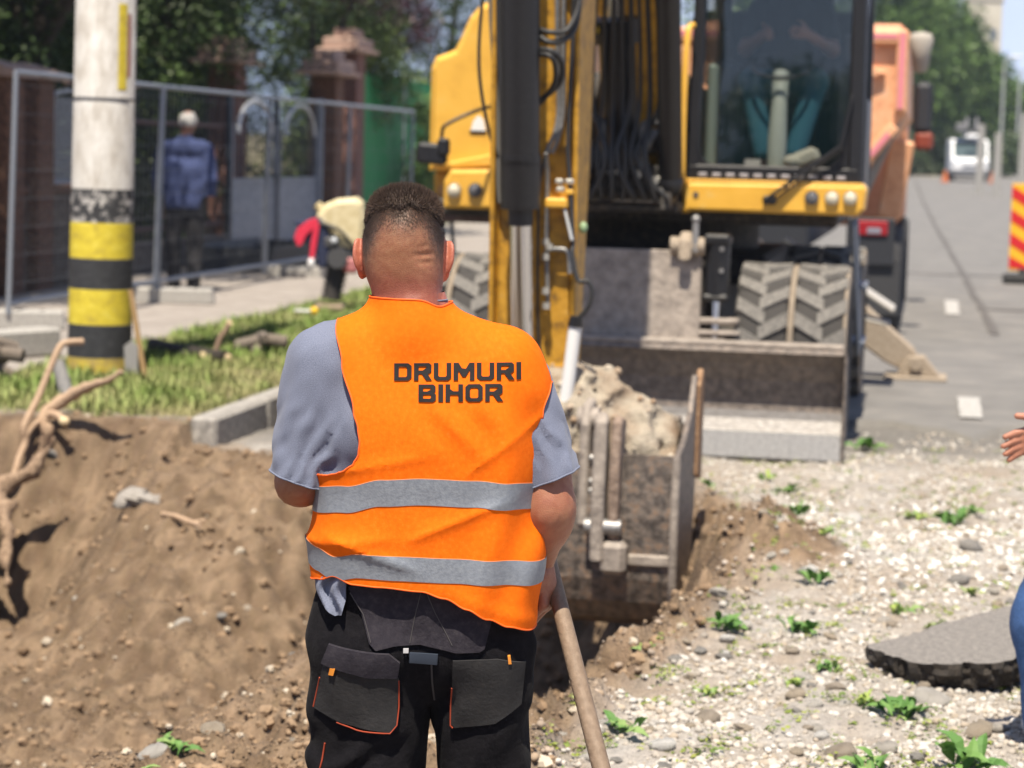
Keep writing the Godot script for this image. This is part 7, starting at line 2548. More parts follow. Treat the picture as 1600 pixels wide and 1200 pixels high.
	# boots
	for x in [-0.105, 0.134]:
		var bt := Sdf.new()
		bt.bone(Vector3(x, 0.05, 0.03), Vector3(x, 0.045, -0.17), 0.045, 0.042, 0.03)
		bt.bone(Vector3(x, 0.05, 0.02), Vector3(x, 0.15, 0.02), 0.046, 0.042, 0.03)
		put(wk, "boot", to_mesh(nets(bt, Vector3(x - 0.1, -0.03, -0.26), Vector3(x + 0.1, 0.24, 0.12), 0.012)), mat("boot leather", 0.05, 0.035, 0.022, 0.8))
	# the shovel he leans on
	var top := Vector3(-0.1645 + 0.258, -0.2 + 0.965, -4.5 - 0.08)
	var shv := thing("shovel", "shovel with a worn wooden shaft held in the worker's right hand", "shovel", top)
	var m := Mb.new()
	var dir := Vector3(0.108, -0.345, 0.34).normalized()
	m.tube([dir * -0.06, dir * 0.3, dir * 0.8, dir * 1.22], [0.0165, 0.0175, 0.018, 0.019], 16)
	put(shv, "shaft", m, worn("worn wood", [[0.0, 0.12, 0.08, 0.052], [0.5, 0.19, 0.135, 0.092], [1.0, 0.27, 0.20, 0.145]], 0.02, 4.0, 0.7, 0, 0.15, 143))
	m = Mb.new()
	m.at(Transform3D(Basis.looking_at(dir, Vector3.UP), dir * 1.3))
	m.cyl(Vector3(0, 0, 0.16), Vector3(0, 0, -0.02), 0.022, 0.02, 12)
	m.at(Transform3D(Basis.looking_at(dir, Vector3.UP) * Basis(Vector3.RIGHT, -PI / 2), dir * 1.3))
	m.prism(PackedVector2Array([Vector2(-0.11, 0.0), Vector2(-0.115, 0.14), Vector2(-0.07, 0.23), Vector2(0.0, 0.27), Vector2(0.07, 0.23), Vector2(0.115, 0.14), Vector2(0.11, 0.0)]), -0.003, 0.003, 0.001)
	put(shv, "blade", m, mat("shovel steel", 0.22, 0.2, 0.18, 0.5, 0.5))


# ---------- the other people ----------
func build_other_people() -> void:
	var wn := FastNoiseLite.new()
	wn.frequency = 1.0
	wn.seed = 9
	wn.noise_type = FastNoiseLite.TYPE_SIMPLEX_SMOOTH
	# man walking behind the fence
	var at := Vector3(-3.27, 0.155, -22.75)
	var mn := thing("person", "grey haired man in a blue jacket walking away behind the site fence", "person", at, 0.0)
	var b := Sdf.new()
	b.bone(Vector3(-0.13, 1.36, 0), Vector3(0.13, 1.36, 0), 0.07, 0.07, 0.05)
	b.bone(Vector3(-0.06, 1.15, 0), Vector3(0.06, 1.15, 0), 0.1, 0.1, 0.06)
	b.bone(Vector3(-0.07, 0.92, 0), Vector3(0.07, 0.92, 0), 0.1, 0.1, 0.06)
	b.bone(Vector3(0, 1.42, 0), Vector3(0.015, 1.54, -0.02), 0.058, 0.055, 0.04)
	b.ell(Vector3(0.02, 1.61, -0.03), Vector3(0.078, 0.105, 0.098), 0.02)
	b.bone(Vector3(0.02, 1.6, -0.12), Vector3(0.02, 1.575, -0.14), 0.012, 0.014, 0.01)
	for s in [-1.0, 1.0]:
		b.ell(Vector3(0.02 + s * 0.08, 1.6, -0.01), Vector3(0.012, 0.033, 0.02), 0.01)
		b.bone(Vector3(s * 0.2, 1.35, 0), Vector3(s * 0.24, 1.08, 0.03), 0.055, 0.044, 0.03)
		b.bone(Vector3(s * 0.24, 1.08, 0.03), Vector3(s * 0.235, 0.84, -0.04), 0.042, 0.028, 0.02)
		b.bone(Vector3(s * 0.09, 0.86, 0), Vector3(s * 0.1, 0.47, -0.03 * s), 0.08, 0.058, 0.03)
		b.bone(Vector3(s * 0.1, 0.47, -0.03 * s), Vector3(s * 0.1, 0.08, 0.05 * s), 0.055, 0.038, 0.02)
		hand_bones(b, Vector3(s * 0.235, 0.84, -0.04), Vector3(-0.05 * s, -0.98, -0.1).normalized(), Vector3(0, 0, -1), 0.45)
	var bm := nets(b, Vector3(-0.34, 0.0, -0.22), Vector3(0.34, 1.75, 0.2), 0.014)
	mn.scale = Vector3(1.04, 1.04, 1.04)
	put(mn, "body", to_mesh(bm, func(p: Vector3, _nn: Vector3) -> Color: return Color(0.36, 0.17, 0.11) if p.y < 1.57 else Color(0.38, 0.21, 0.16)), skin_material())
	var h := Sdf.new()
	h.ell(Vector3(0.02, 1.615, -0.02), Vector3(0.086, 0.105, 0.1), 0.02)
	h.noise = wn
	h.wrinkle = 0.012
	h.stretch = Vector3(24, 24, 24)
	var hm := nets(h, Vector3(-0.1, 1.45, -0.16), Vector3(0.14, 1.76, 0.12), 0.01)
	hm = clip(hm, func(p: Vector3) -> float: return minf(p.y - 1.575 + 0.3 * maxf(0.0, -p.z - 0.02), Vector2(p.x - 0.02, p.z + 0.0).length() - 0.045 if p.y > 1.66 else 1.0))
	put(mn, "hair", to_mesh(hm), worn("grey hair", [[0.0, 0.28, 0.27, 0.26], [1.0, 0.6, 0.59, 0.57]], 0.05, 10.0, 0.8, 0, 0, 151))
	var j := Sdf.new()
	j.bone(Vector3(-0.15, 1.36, 0), Vector3(0.15, 1.36, 0), 0.09, 0.09, 0.06)
	j.bone(Vector3(-0.1, 1.15, 0), Vector3(0.1, 1.15, 0), 0.13, 0.13, 0.07)
	j.bone(Vector3(-0.1, 1.0, 0), Vector3(0.1, 1.0, 0), 0.132, 0.132, 0.07)
	j.bone(Vector3(-0.1, 0.86, 0), Vector3(0.1, 0.86, 0), 0.135, 0.135, 0.06)
	j.bone(Vector3(0, 1.4, 0), Vector3(0, 1.47, 0), 0.09, 0.075, 0.04)
	for s in [-1.0, 1.0]:
		j.bone(Vector3(s * 0.2, 1.35, 0), Vector3(s * 0.245, 1.08, 0.03), 0.078, 0.068, 0.03)
		j.bone(Vector3(s * 0.245, 1.08, 0.03), Vector3(s * 0.24, 0.93, -0.01), 0.066, 0.056, 0.02)
	j.noise = wn
	j.wrinkle = 0.012
	j.stretch = Vector3(9, 6, 9)
	var jm := nets(j, Vector3(-0.36, 0.7, -0.18), Vector3(0.36, 1.52, 0.2), 0.015)
	jm = clip(jm, func(p: Vector3) -> float: return minf(1.49 - p.y, p.y - (0.80 if absf(p.x) < 0.17 else 0.92)))
	put(mn, "jacket", to_mesh(jm), worn("blue jacket cloth", [[0.0, 0.024, 0.036, 0.10], [0.6, 0.038, 0.056, 0.15], [1.0, 0.055, 0.078, 0.185]], 0.02, 2.0, 0.9, 0, 0, 153))
	var t := Sdf.new()
	t.bone(Vector3(-0.07, 0.88, 0), Vector3(0.07, 0.88, 0), 0.115, 0.115, 0.05)
	for s in [-1.0, 1.0]:
		t.bone(Vector3(s * 0.09, 0.86, 0), Vector3(s * 0.1, 0.47, -0.03 * s), 0.1, 0.08, 0.03)
		t.bone(Vector3(s * 0.1, 0.47, -0.03 * s), Vector3(s * 0.1, 0.08, 0.05 * s), 0.08, 0.065, 0.02)
	var tmm := nets(t, Vector3(-0.26, 0.0, -0.18), Vector3(0.26, 1.02, 0.18), 0.015)
	tmm = clip(tmm, func(p: Vector3) -> float: return minf(p.y - 0.05, 0.94 - p.y))
	put(mn, "trousers", to_mesh(tmm), mat("dark trousers", 0.02, 0.019, 0.022, 0.9))
	for s in [-1.0, 1.0]:
		var sh := Sdf.new()
		sh.bone(Vector3(s * 0.1, 0.035, 0.05 * s + 0.03), Vector3(s * 0.1, 0.03, 0.05 * s - 0.16), 0.042, 0.036, 0.02)
		put(mn, "shoe", to_mesh(nets(sh, Vector3(s * 0.1 - 0.1, -0.03, -0.3), Vector3(s * 0.1 + 0.1, 0.12, 0.2), 0.014)), mat("dark shoe", 0.03, 0.025, 0.02, 0.7))
	# bystander cut off by the right picture edge: hand, jeans and a white shoe show
	var by := thing("person", "bystander in blue jeans at the right picture edge, one open hand showing", "person", Vector3(1.69, 0.0, -6.32), 0.0)
	var c := Sdf.new()
	var wr := Vector3(-0.206, 0.905, 0.06)
	c.bone(Vector3(-0.08, 1.38, 0), Vector3(0.14, 1.38, 0), 0.07, 0.07, 0.05)
	c.bone(Vector3(-0.06, 1.15, 0), Vector3(0.08, 1.15, 0), 0.1, 0.1, 0.06)
	c.bone(Vector3(-0.06, 0.92, 0), Vector3(0.08, 0.92, 0), 0.1, 0.1, 0.06)
	c.bone(Vector3(0.02, 1.44, 0), Vector3(0.02, 1.55, -0.01), 0.058, 0.055, 0.04)
	c.ell(Vector3(0.02, 1.64, -0.02), Vector3(0.077, 0.105, 0.096), 0.02)
	c.bone(Vector3(-0.07, 1.62, -0.03), Vector3(-0.09, 1.6, -0.03), 0.012, 0.013, 0.01)
	c.bone(Vector3(-0.10, 1.37, 0), Vector3(-0.04, 1.09, 0.1), 0.055, 0.045, 0.03)
	c.bone(Vector3(-0.04, 1.09, 0.1), wr, 0.043, 0.029, 0.02)
	c.bone(Vector3(0.22, 1.37, 0), Vector3(0.28, 1.1, 0.02), 0.055, 0.045, 0.03)
	c.bone(Vector3(0.28, 1.1, 0.02), Vector3(0.26, 0.88, -0.03), 0.043, 0.03, 0.02)
	hand_bones(c, Vector3(0.26, 0.88, -0.03), Vector3(0, -1, 0), Vector3(0, 0, -1), 0.4)
	for s in [[-0.10, -0.15], [0.13, 0.13]]:
		c.bone(Vector3(s[0], 0.86, 0), Vector3(s[1], 0.47, 0.01), 0.085, 0.06, 0.03)
		c.bone(Vector3(s[1], 0.47, 0.01), Vector3(s[1], 0.08, 0.03), 0.055, 0.038, 0.02)
	var cm := nets(c, Vector3(-0.3, 0.0, -0.2), Vector3(0.38, 1.78, 0.24), 0.015)
	var hh := Sdf.new()
	hh.bone(Vector3(-0.04, 1.09, 0.1), wr, 0.043, 0.029, 0.02)
	# fingers point to the left, spread one above the other; thumb on top
	var pd := Vector3(-0.93, -0.36, 0.05).normalized()
	hh.bone(wr, wr + pd * 0.05, 0.026, 0.03, 0.02)
	for i in 4:
		var up := Vector3(0.25, 0.93, 0.1).normalized() * (0.030 - 0.022 * i)
		var kn := wr + pd * (0.085 - 0.004 * i) + up
		hh.bone(wr + pd * 0.02 + up * 0.5, kn, 0.016, 0.0125, 0.014)
		var ln: float = [0.95, 1.0, 0.9, 0.7][i]
		var d1 := (pd + Vector3(0, 0.10 - 0.06 * i, 0.10)).normalized()
		var d2 := (pd + Vector3(0.05 * i, 0.0 - 0.10 * i, -0.02)).normalized()
		hh.bone(kn, kn + d1 * 0.036 * ln, 0.0108, 0.010, 0.004)
		hh.bone(kn + d1 * 0.036 * ln, kn + d1 * 0.036 * ln + d2 * 0.036 * ln, 0.010, 0.0078, 0.004)
	hh.bone(wr + pd * 0.02 + Vector3(0.0, 0.028, 0.01), wr + pd * 0.065 + Vector3(0, 0.058, 0.02), 0.017, 0.0125, 0.012)
	hh.bone(wr + pd * 0.065 + Vector3(0, 0.058, 0.02), wr + pd * 0.115 + Vector3(0, 0.078, 0.02), 0.0125, 0.009, 0.005)
	var hhm := nets(hh, Vector3(-0.40, 0.72, -0.05), Vector3(-0.04, 1.16, 0.18), 0.005)
	put(by, "body", to_mesh(join([cm, hhm]), func(_p: Vector3, _nn: Vector3) -> Color: return Color(0.44, 0.19, 0.12)), skin_material())
	var hr := Sdf.new()
	hr.ell(Vector3(0.025, 1.66, -0.015), Vector3(0.084, 0.1, 0.1), 0.02)
	var hrm := clip(nets(hr, Vector3(-0.1, 1.5, -0.16), Vector3(0.15, 1.78, 0.12), 0.012), func(p: Vector3) -> float: return p.y - 1.66 - 0.5 * maxf(0.0, -p.x - 0.02))
	put(by, "hair", to_mesh(hrm), mat("brown hair", 0.04, 0.025, 0.018, 0.7))
	var tp := Sdf.new()
	tp.bone(Vector3(-0.08, 1.38, 0), Vector3(0.16, 1.38, 0), 0.085, 0.085, 0.05)
	tp.bone(Vector3(-0.07, 1.15, 0), Vector3(0.1, 1.15, 0), 0.118, 0.118, 0.06)
	tp.bone(Vector3(-0.07, 0.94, 0), Vector3(0.1, 0.94, 0), 0.118, 0.118, 0.06)
	tp.bone(Vector3(0.02, 1.42, 0), Vector3(0.02, 1.48, 0), 0.08, 0.07, 0.04)
	tp.bone(Vector3(-0.10, 1.37, 0), Vector3(-0.07, 1.2, 0.06), 0.07, 0.062, 0.03)
	tp.bone(Vector3(0.22, 1.37, 0), Vector3(0.27, 1.18, 0.01), 0.075, 0.062, 0.03)
	var tpm := clip(nets(tp, Vector3(-0.32, 0.8, -0.16), Vector3(0.4, 1.52, 0.18), 0.015), func(p: Vector3) -> float: return minf(1.49 - p.y, p.y - (0.90 if p.x < 0.22 else 1.2)))
	put(by, "t_shirt", to_mesh(tpm), mat("dark grey cotton", 0.05, 0.05, 0.055, 0.95))
	var jn := Sdf.new()
	jn.bone(Vector3(-0.07, 0.9, 0), Vector3(0.1, 0.9, 0), 0.115, 0.115, 0.05)
	jn.bone(Vector3(-0.10, 0.84, 0), Vector3(-0.125, 0.56, 0.02), 0.12, 0.105, 0.04)
	jn.bone(Vector3(-0.125, 0.56, 0.02), Vector3(-0.172, 0.36, 0.02), 0.105, 0.112, 0.05)
	jn.bone(Vector3(-0.172, 0.36, 0.02), Vector3(-0.15, 0.09, 0.04), 0.112, 0.09, 0.04)
	jn.bone(Vector3(0.13, 0.84, 0), Vector3(0.13, 0.47, 0.02), 0.105, 0.085, 0.03)
	jn.bone(Vector3(0.13, 0.47, 0.02), Vector3(0.13, 0.09, 0.03), 0.085, 0.075, 0.03)
	jn.noise = wn
	jn.wrinkle = 0.012
	jn.stretch = Vector3(8, 7, 8)
	var jnm := clip(nets(jn, Vector3(-0.3, 0.02, -0.18), Vector3(0.32, 1.04, 0.2), 0.013), func(p: Vector3) -> float: return minf(p.y - 0.06, 0.97 - p.y))
	put(by, "jeans", to_mesh(jnm), worn("denim", [[0.0, 0.02, 0.055, 0.15], [0.6, 0.035, 0.095, 0.25], [1.0, 0.09, 0.17, 0.34]], 0.05, 4.0, 0.9, 0, 0.1, 155))
	for x in [-0.15, 0.13]:
		var sh := Sdf.new()
		sh.bone(Vector3(x, 0.04, 0.06), Vector3(x - 0.02, 0.035, -0.14), 0.046, 0.04, 0.02)
		sh.bone(Vector3(x, 0.05, 0.05), Vector3(x, 0.085, 0.05), 0.045, 0.045, 0.02)
		put(by, "shoe", to_mesh(nets(sh, Vector3(x - 0.12, -0.02, -0.24), Vector3(x + 0.1, 0.16, 0.16), 0.012)), mat("white shoe", 0.62, 0.61, 0.6, 0.7))
	# operator seated in the cab
	var op := thing("person", "operator in jeans and dark top seated behind the excavator windscreen", "person", street(EX_U, 0, EX_V), -TH)
	var q := Sdf.new()
	var cx := 0.82
	q.bone(Vector3(cx - 0.1, 2.06, -0.55), Vector3(cx + 0.1, 2.06, -0.55), 0.1, 0.1, 0.05)
	q.bone(Vector3(cx, 2.2, -0.6), Vector3(cx, 2.48, -0.62), 0.13, 0.15, 0.06)
	q.bone(Vector3(cx, 2.58, -0.62), Vector3(cx, 2.72, -0.6), 0.06, 0.055, 0.04)
	q.ell(Vector3(cx, 2.83, -0.57), Vector3(0.078, 0.108, 0.098), 0.02)
	q.bone(Vector3(cx, 2.83, -0.47), Vector3(cx, 2.8, -0.455), 0.01, 0.013, 0.01)
	for s in [-1.0, 1.0]:
		q.bone(Vector3(cx + s * 0.19, 2.52, -0.62), Vector3(cx + s * 0.26, 2.28, -0.48), 0.055, 0.045, 0.03)
		q.bone(Vector3(cx + s * 0.26, 2.28, -0.48), Vector3(cx + s * 0.12, 2.36, -0.2), 0.042, 0.03, 0.02)
		hand_bones(q, Vector3(cx + s * 0.12, 2.36, -0.2), Vector3(-0.4 * s, 0.0, 0.9).normalized(), Vector3(0.3 * s, 0.9, 0.1).normalized(), 0.6)
		q.bone(Vector3(cx + s * 0.1, 2.06, -0.52), Vector3(cx + s * 0.19, 2.08, -0.1), 0.08, 0.06, 0.03)
		q.bone(Vector3(cx + s * 0.19, 2.08, -0.1), Vector3(cx + s * 0.09, 1.62, 0.06), 0.055, 0.04, 0.02)
	put(op, "body", to_mesh(nets(q, Vector3(cx - 0.4, 1.5, -0.85), Vector3(cx + 0.4, 2.98, 0.2), 0.016), func(_p: Vector3, _nn: Vector3) -> Color: return Color(0.40, 0.21, 0.13)), skin_material())
	var q2 := Sdf.new()
	q2.bone(Vector3(cx - 0.1, 2.06, -0.55), Vector3(cx + 0.1, 2.06, -0.55), 0.115, 0.115, 0.05)
	for s in [-1.0, 1.0]:
		q2.bone(Vector3(cx + s * 0.1, 2.06, -0.52), Vector3(cx + s * 0.19, 2.08, -0.1), 0.095, 0.075, 0.03)
		q2.bone(Vector3(cx + s * 0.19, 2.08, -0.1), Vector3(cx + s * 0.09, 1.66, 0.06), 0.072, 0.06, 0.02)
	put(op, "jeans", to_mesh(nets(q2, Vector3(cx - 0.4, 1.5, -0.8), Vector3(cx + 0.4, 2.3, 0.25), 0.018)), mat("teal denim", 0.02, 0.11, 0.16, 0.9))
	var q3 := Sdf.new()
	q3.bone(Vector3(cx, 2.14, -0.6), Vector3(cx, 2.48, -0.62), 0.15, 0.165, 0.06)
	for s in [-1.0, 1.0]:
		q3.bone(Vector3(cx + s * 0.19, 2.52, -0.62), Vector3(cx + s * 0.24, 2.36, -0.52), 0.075, 0.062, 0.03)
	put(op, "top", to_mesh(nets(q3, Vector3(cx - 0.4, 1.95, -0.9), Vector3(cx + 0.4, 2.7, -0.35), 0.018)), mat("dark top", 0.03, 0.032, 0.036, 0.95))
	var q4 := Sdf.new()
	q4.ell(Vector3(cx, 2.865, -0.585), Vector3(0.086, 0.09, 0.1), 0.02)
	put(op, "hair", to_mesh(clip(nets(q4, Vector3(cx - 0.12, 2.7, -0.72), Vector3(cx + 0.12, 3.0, -0.45), 0.014), func(p: Vector3) -> float: return p.y - 2.84)), mat("brown hair", 0.04, 0.025, 0.018, 0.7))
	for s in [-1.0, 1.0]:
		var sh := Sdf.new()
		sh.bone(Vector3(cx + s * 0.09, 1.55, 0.02), Vector3(cx + s * 0.1, 1.53, 0.2), 0.045, 0.04, 0.02)
		put(op, "shoe", to_mesh(nets(sh, Vector3(cx + s * 0.09 - 0.1, 1.46, -0.06), Vector3(cx + s * 0.09 + 0.1, 1.65, 0.28), 0.016)), mat("dark shoe", 0.03, 0.025, 0.02, 0.7))


# ---------- things on the verge ----------
func build_verge_things() -> void:
	# striped concrete pole
	var pole := thing("concrete_pole", "concrete pole with black and yellow stripes standing in the grass", "pole", Vector3(-2.673, 0.08, -14.84))
	pole.rotation.z = -0.010
	var pc := worn("pole concrete", [[0.0, 0.30, 0.27, 0.235], [0.35, 0.45, 0.425, 0.39], [0.6, 0.54, 0.525, 0.50], [0.85, 0.62, 0.61, 0.59], [1.0, 0.70, 0.69, 0.68]], 0.014, 1.2, 0.9, 0.0, 0.5, 161)
	pc.uv1_scale = Vector3(1.6, 0.5, 1.6)
	var py := worn("pole yellow paint", [[0.0, 0.36, 0.27, 0.06], [0.3, 0.56, 0.44, 0.035], [0.6, 0.66, 0.53, 0.04], [1.0, 0.72, 0.62, 0.14]], 0.014, 1.3, 0.7, 0, 0.2, 163)
	var pb := worn("pole black paint", [[0.0, 0.018, 0.019, 0.022], [0.7, 0.035, 0.036, 0.04], [0.9, 0.08, 0.08, 0.082], [1.0, 0.16, 0.155, 0.15]], 0.018, 1.6, 0.7, 0, 0.2, 165)
	var pbw := worn("flaked black paint", [[0.0, 0.02, 0.021, 0.024], [0.5, 0.04, 0.04, 0.044], [0.60, 0.07, 0.07, 0.072], [0.66, 0.45, 0.43, 0.41], [1.0, 0.6, 0.58, 0.55]], 0.012, 1.6, 0.8, 0, 0.3, 167)
	var pyd := worn("soiled yellow paint", [[0.0, 0.24, 0.17, 0.09], [0.4, 0.40, 0.30, 0.09], [0.7, 0.55, 0.42, 0.05], [1.0, 0.62, 0.5, 0.1]], 0.014, 1.3, 0.8, 0, 0.3, 169)
	var m := Mb.new()
	m.lathe([Vector2(0.206, -0.05), Vector2(0.2035, 0.0), Vector2(0.155, 9.0), Vector2(0.0, 9.0)], 40, true)
	put(pole, "shaft", m, pc)
	var rad := func(y: float) -> float: return 0.2035 - 0.0054 * y
	for s in [[0.0, 0.16, pyd], [0.16, 0.372, pb], [0.372, 0.60, py], [0.60, 0.795, pb], [0.795, 1.025, py], [1.025, 1.24, pbw]]:
		m = Mb.new()
		var seg := 40
		var rr: float = 0.0022
		var pr := [Vector2(rad.call(s[0]) + 0.0, s[0] + 0.001), Vector2(rad.call(s[0]) + rr, s[0] + 0.002), Vector2(rad.call(s[1]) + rr, s[1] - 0.002), Vector2(rad.call(s[1]), s[1] - 0.001)]
		m.lathe(pr, seg)
		put(pole, "painted_band", m, s[2])
	m = Mb.new()
	for k in 14:
		for j in 6:
			var a0 := 0.62 + 0.34 * k / 14.0
			var a1 := 0.62 + 0.34 * (k + 1) / 14.0
			var y0 := 1.87 + 0.54 * j / 6.0
			var y1 := 1.87 + 0.54 * (j + 1) / 6.0
			var q := []
			for w in [[a0, y0], [a1, y0], [a1, y1], [a0, y1]]:
				q.append(Vector3(cos(w[0]) * (rad.call(w[1]) + 0.0022), w[1], sin(w[0]) * (rad.call(w[1]) + 0.0022)))
			m.quad_out(q[0], q[1], q[2], q[3], Vector3(0, y0, 0))
	put(pole, "painted_panel", m, py)
	m = Mb.new()
	for j in 6:
		var y0 := 1.95 + 0.4 * j / 6.0
		var q := []
		for w in [[0.42, y0], [0.58, y0], [0.58, y0 + 0.4 / 6.0], [0.42, y0 + 0.4 / 6.0]]:
			q.append(Vector3(cos(w[0]) * (rad.call(w[1]) + 0.0022), w[1], sin(w[0]) * (rad.call(w[1]) + 0.0022)))
		m.quad_out(q[0], q[1], q[2], q[3], Vector3(0, y0, 0))
	put(pole, "red_paint", m, mat("faded red paint", 0.34, 0.12, 0.10, 0.8))
	m = Mb.new()
	m.lathe([Vector2(0.194, 1.80), Vector2(0.199, 1.803), Vector2(0.199, 1.815), Vector2(0.194, 1.818)], 32)
	put(pole, "wire_band", m, mat("band steel", 0.12, 0.12, 0.125, 0.5, 0.5))
	# shovel leaning against the pole
	var sp := thing("shovel", "shovel standing upside down against the right side of the pole", "shovel", Vector3(-2.33, 0.13, -14.55))
	m = Mb.new()
	m.tube([Vector3(0, 0.0, 0), Vector3(-0.05, 0.22, -0.06), Vector3(-0.12, 0.55, -0.14)], [0.019, 0.018, 0.017], 10)
	put(sp, "shaft", m, worn("shovel wood", [[0.0, 0.20, 0.12, 0.05], [1.0, 0.36, 0.24, 0.11]], 0.03, 3.0, 0.8, 0, 0.1, 171))
	m = Mb.new()
	m.prism(PackedVector2Array([Vector2(-0.13, 0.0), Vector2(-0.14, 0.2), Vector2(-0.09, 0.24), Vector2(-0.05, 0.2), Vector2(-0.05, 0.02), Vector2(-0.08, -0.01)]), -0.03, -0.022, 0.002)
	put(sp, "blade", m, mat("dull blade", 0.33, 0.32, 0.31, 0.6, 0.3))
	# sawn branches on the grass
	var bark := worn("bark", [[0.0, 0.035, 0.028, 0.022], [0.5, 0.075, 0.06, 0.048], [1.0, 0.13, 0.11, 0.09]], 0.03, 2.0, 0.95, 0.0, 1.2, 61)
	var cutw := mat("fresh cut wood", 0.62, 0.49, 0.30, 0.8)
	var lg := thing("sawn_log", "dark sawn branch lying on the grass right of the pole", "log", Vector3(-2.55, 0.2, -16.2))
	m = Mb.new()
	m.tube(smooth_path([Vector3(0, 0, 0), Vector3(0.13, -0.015, 0.1), Vector3(0.32, -0.03, 0.22), Vector3(0.5, -0.035, 0.4), Vector3(0.58, -0.03, 0.46)]), 0.052, 10)
	put(lg, "stem", m, worn("wet bark", [[0.0, 0.012, 0.01, 0.008], [0.6, 0.03, 0.022, 0.016], [1.0, 0.07, 0.05, 0.035]], 0.03, 3, 0.7, 0, 1.0, 173))
	m = Mb.new()
	m.cyl(Vector3(-0.004, 0, 0), Vector3(0.0, 0, -0.003), 0.044, -1, 12)
	put(lg, "cut_end", m, mat("brown cut end", 0.20, 0.09, 0.035, 0.9))
	m = Mb.new()
	m.tube(smooth_path([Vector3(0.5, -0.02, 0.4), Vector3(0.53, 0.09, 0.38), Vector3(0.56, 0.14, 0.36), Vector3(0.585, 0.19, 0.34)]), [0.022, 0.022, 0.022, 0.02, 0.02, 0.02, 0.02, 0.02, 0.02, 0.018, 0.018, 0.018, 0.018, 0.018, 0.018, 0.018, 0.018, 0.018, 0.018], 8)
	put(lg, "side_branch", m, worn("twig bark", [[0.0, 0.16, 0.10, 0.065], [1.0, 0.30, 0.22, 0.16]], 0.04, 3, 0.9, 0, 0.5, 175))
	for c in [Vector3(0.588, 0.196, 0.338), Vector3(0.42, -0.02, 0.42), Vector3(0.60, -0.025, 0.48), Vector3(0.27, -0.025, 0.29)]:
		m = Mb.new()
		m.cyl(c, c + Vector3(0.004, 0.002, 0.012), 0.024, 0.021, 10)
		put(lg, "sawn_stub", m, cutw)
	var piles := [[Vector3(-3.22, 0.2, -14.2), "grey sawn logs stacked at the left picture edge by the pole", 5], [Vector3(-1.80, 0.15, -16.3), "low heap of grey brushwood between sawn branch and worker", 4]]
	for p in piles:
		var o := thing("brushwood", p[1], "brushwood", p[0])
		for k in p[2]:
			m = Mb.new()
			var a: float = 0.5 + k * 1.3
			var b0 := Vector3(cos(a) * 0.16, -0.03 + 0.04 * k, sin(a) * 0.1)
			var b1 := Vector3(-cos(a) * 0.2, 0.02 + 0.035 * k, -sin(a) * 0.16 + 0.05)
			m.tube(smooth_path([b0, (b0 + b1) * 0.5 + Vector3(0.02, 0.03, 0), b1]), 0.03 + 0.008 * (k % 3), 9)
			put(o, "branch", m, worn("grey bark", [[0.0, 0.11, 0.09, 0.07], [0.6, 0.2, 0.165, 0.135], [1.0, 0.29, 0.25, 0.21]], 0.03, 3, 0.95, 0, 1.0, 177))
			m = Mb.new()
			m.cyl(b0, b0 + (b0 - b1).normalized() * 0.004, 0.026, -1, 10)
			put(o, "cut_end", m, cutw)
	# tamping rammer with a cream tank, and the jacket hung on its handle
	var rm := thing("tamping_rammer", "tamping rammer with a cream plastic tank standing on the verge", "rammer", Vector3(-1.60, 0.13, -20.9))
	m = Mb.new()
	m.prism(PackedVector2Array([Vector2(-0.2, 0.88), Vector2(-0.13, 0.98), Vector2(-0.02, 1.03), Vector2(0.16, 1.05), Vector2(0.22, 1.0), Vector2(0.24, 0.85), Vector2(0.235, 0.62), Vector2(0.15, 0.55), Vector2(0.0, 0.58), Vector2(-0.07, 0.72), Vector2(-0.18, 0.77)]), -0.14, 0.16, 0.045)
	put(rm, "tank", m, worn("cream plastic", [[0.0, 0.50, 0.41, 0.22], [0.6, 0.64, 0.55, 0.34], [1.0, 0.7, 0.63, 0.45]], 0.015, 1.5, 0.5, 0, 0, 179))
	m = Mb.new()
	m.cyl(Vector3(-0.17, 0.93, 0.0), Vector3(-0.21, 0.98, 0.0), 0.045, 0.04, 14)
	put(rm, "filler", m, mat("tank neck", 0.5, 0.42, 0.24, 0.6))
	m = Mb.new()
	m.box(Vector3(0.04, 0.55, 0), Vector3(0.34, 0.24, 0.3), 0.05)
	m.box(Vector3(-0.06, 0.64, 0.1), Vector3(0.18, 0.14, 0.16), 0.04)
	m.cyl(Vector3(0.0, 0.5, 0.1), Vector3(0.0, 0.5, 0.2), 0.1, 0.09, 18)
	put(rm, "engine", m, mat("engine grey", 0.07, 0.07, 0.075, 0.6, 0.2))
	m = Mb.new()
	m.box(Vector3(0.12, 0.44, 0.12), Vector3(0.14, 0.15, 0.1), 0.03)
	put(rm, "red_cover", m, mat("faded red cover", 0.42, 0.15, 0.15, 0.6))
	m = Mb.new()
	m.tube([Vector3(0.0, 0.46, 0), Vector3(-0.03, 0.3, 0.02), Vector3(-0.06, 0.12, 0.04)], [0.1, 0.085, 0.08], 14)
	for k in 6:
		m.cyl(Vector3(-0.01 - 0.009 * k, 0.40 - 0.05 * k, 0.01), Vector3(-0.012 - 0.009 * k, 0.385 - 0.05 * k, 0.012), 0.105, -1, 14)
	put(rm, "bellows", m, mat("rammer rubber", 0.03, 0.026, 0.024, 0.8))
	m = Mb.new()
	m.box(Vector3(-0.07, 0.05, 0.06), Vector3(0.28, 0.07, 0.36), 0.025)
	put(rm, "foot", m, worn("rammer foot", [[0.0, 0.16, 0.12, 0.08], [1.0, 0.33, 0.26, 0.18]], 0.03, 2, 0.8, 0.1, 0.3, 181))
	m = Mb.new()
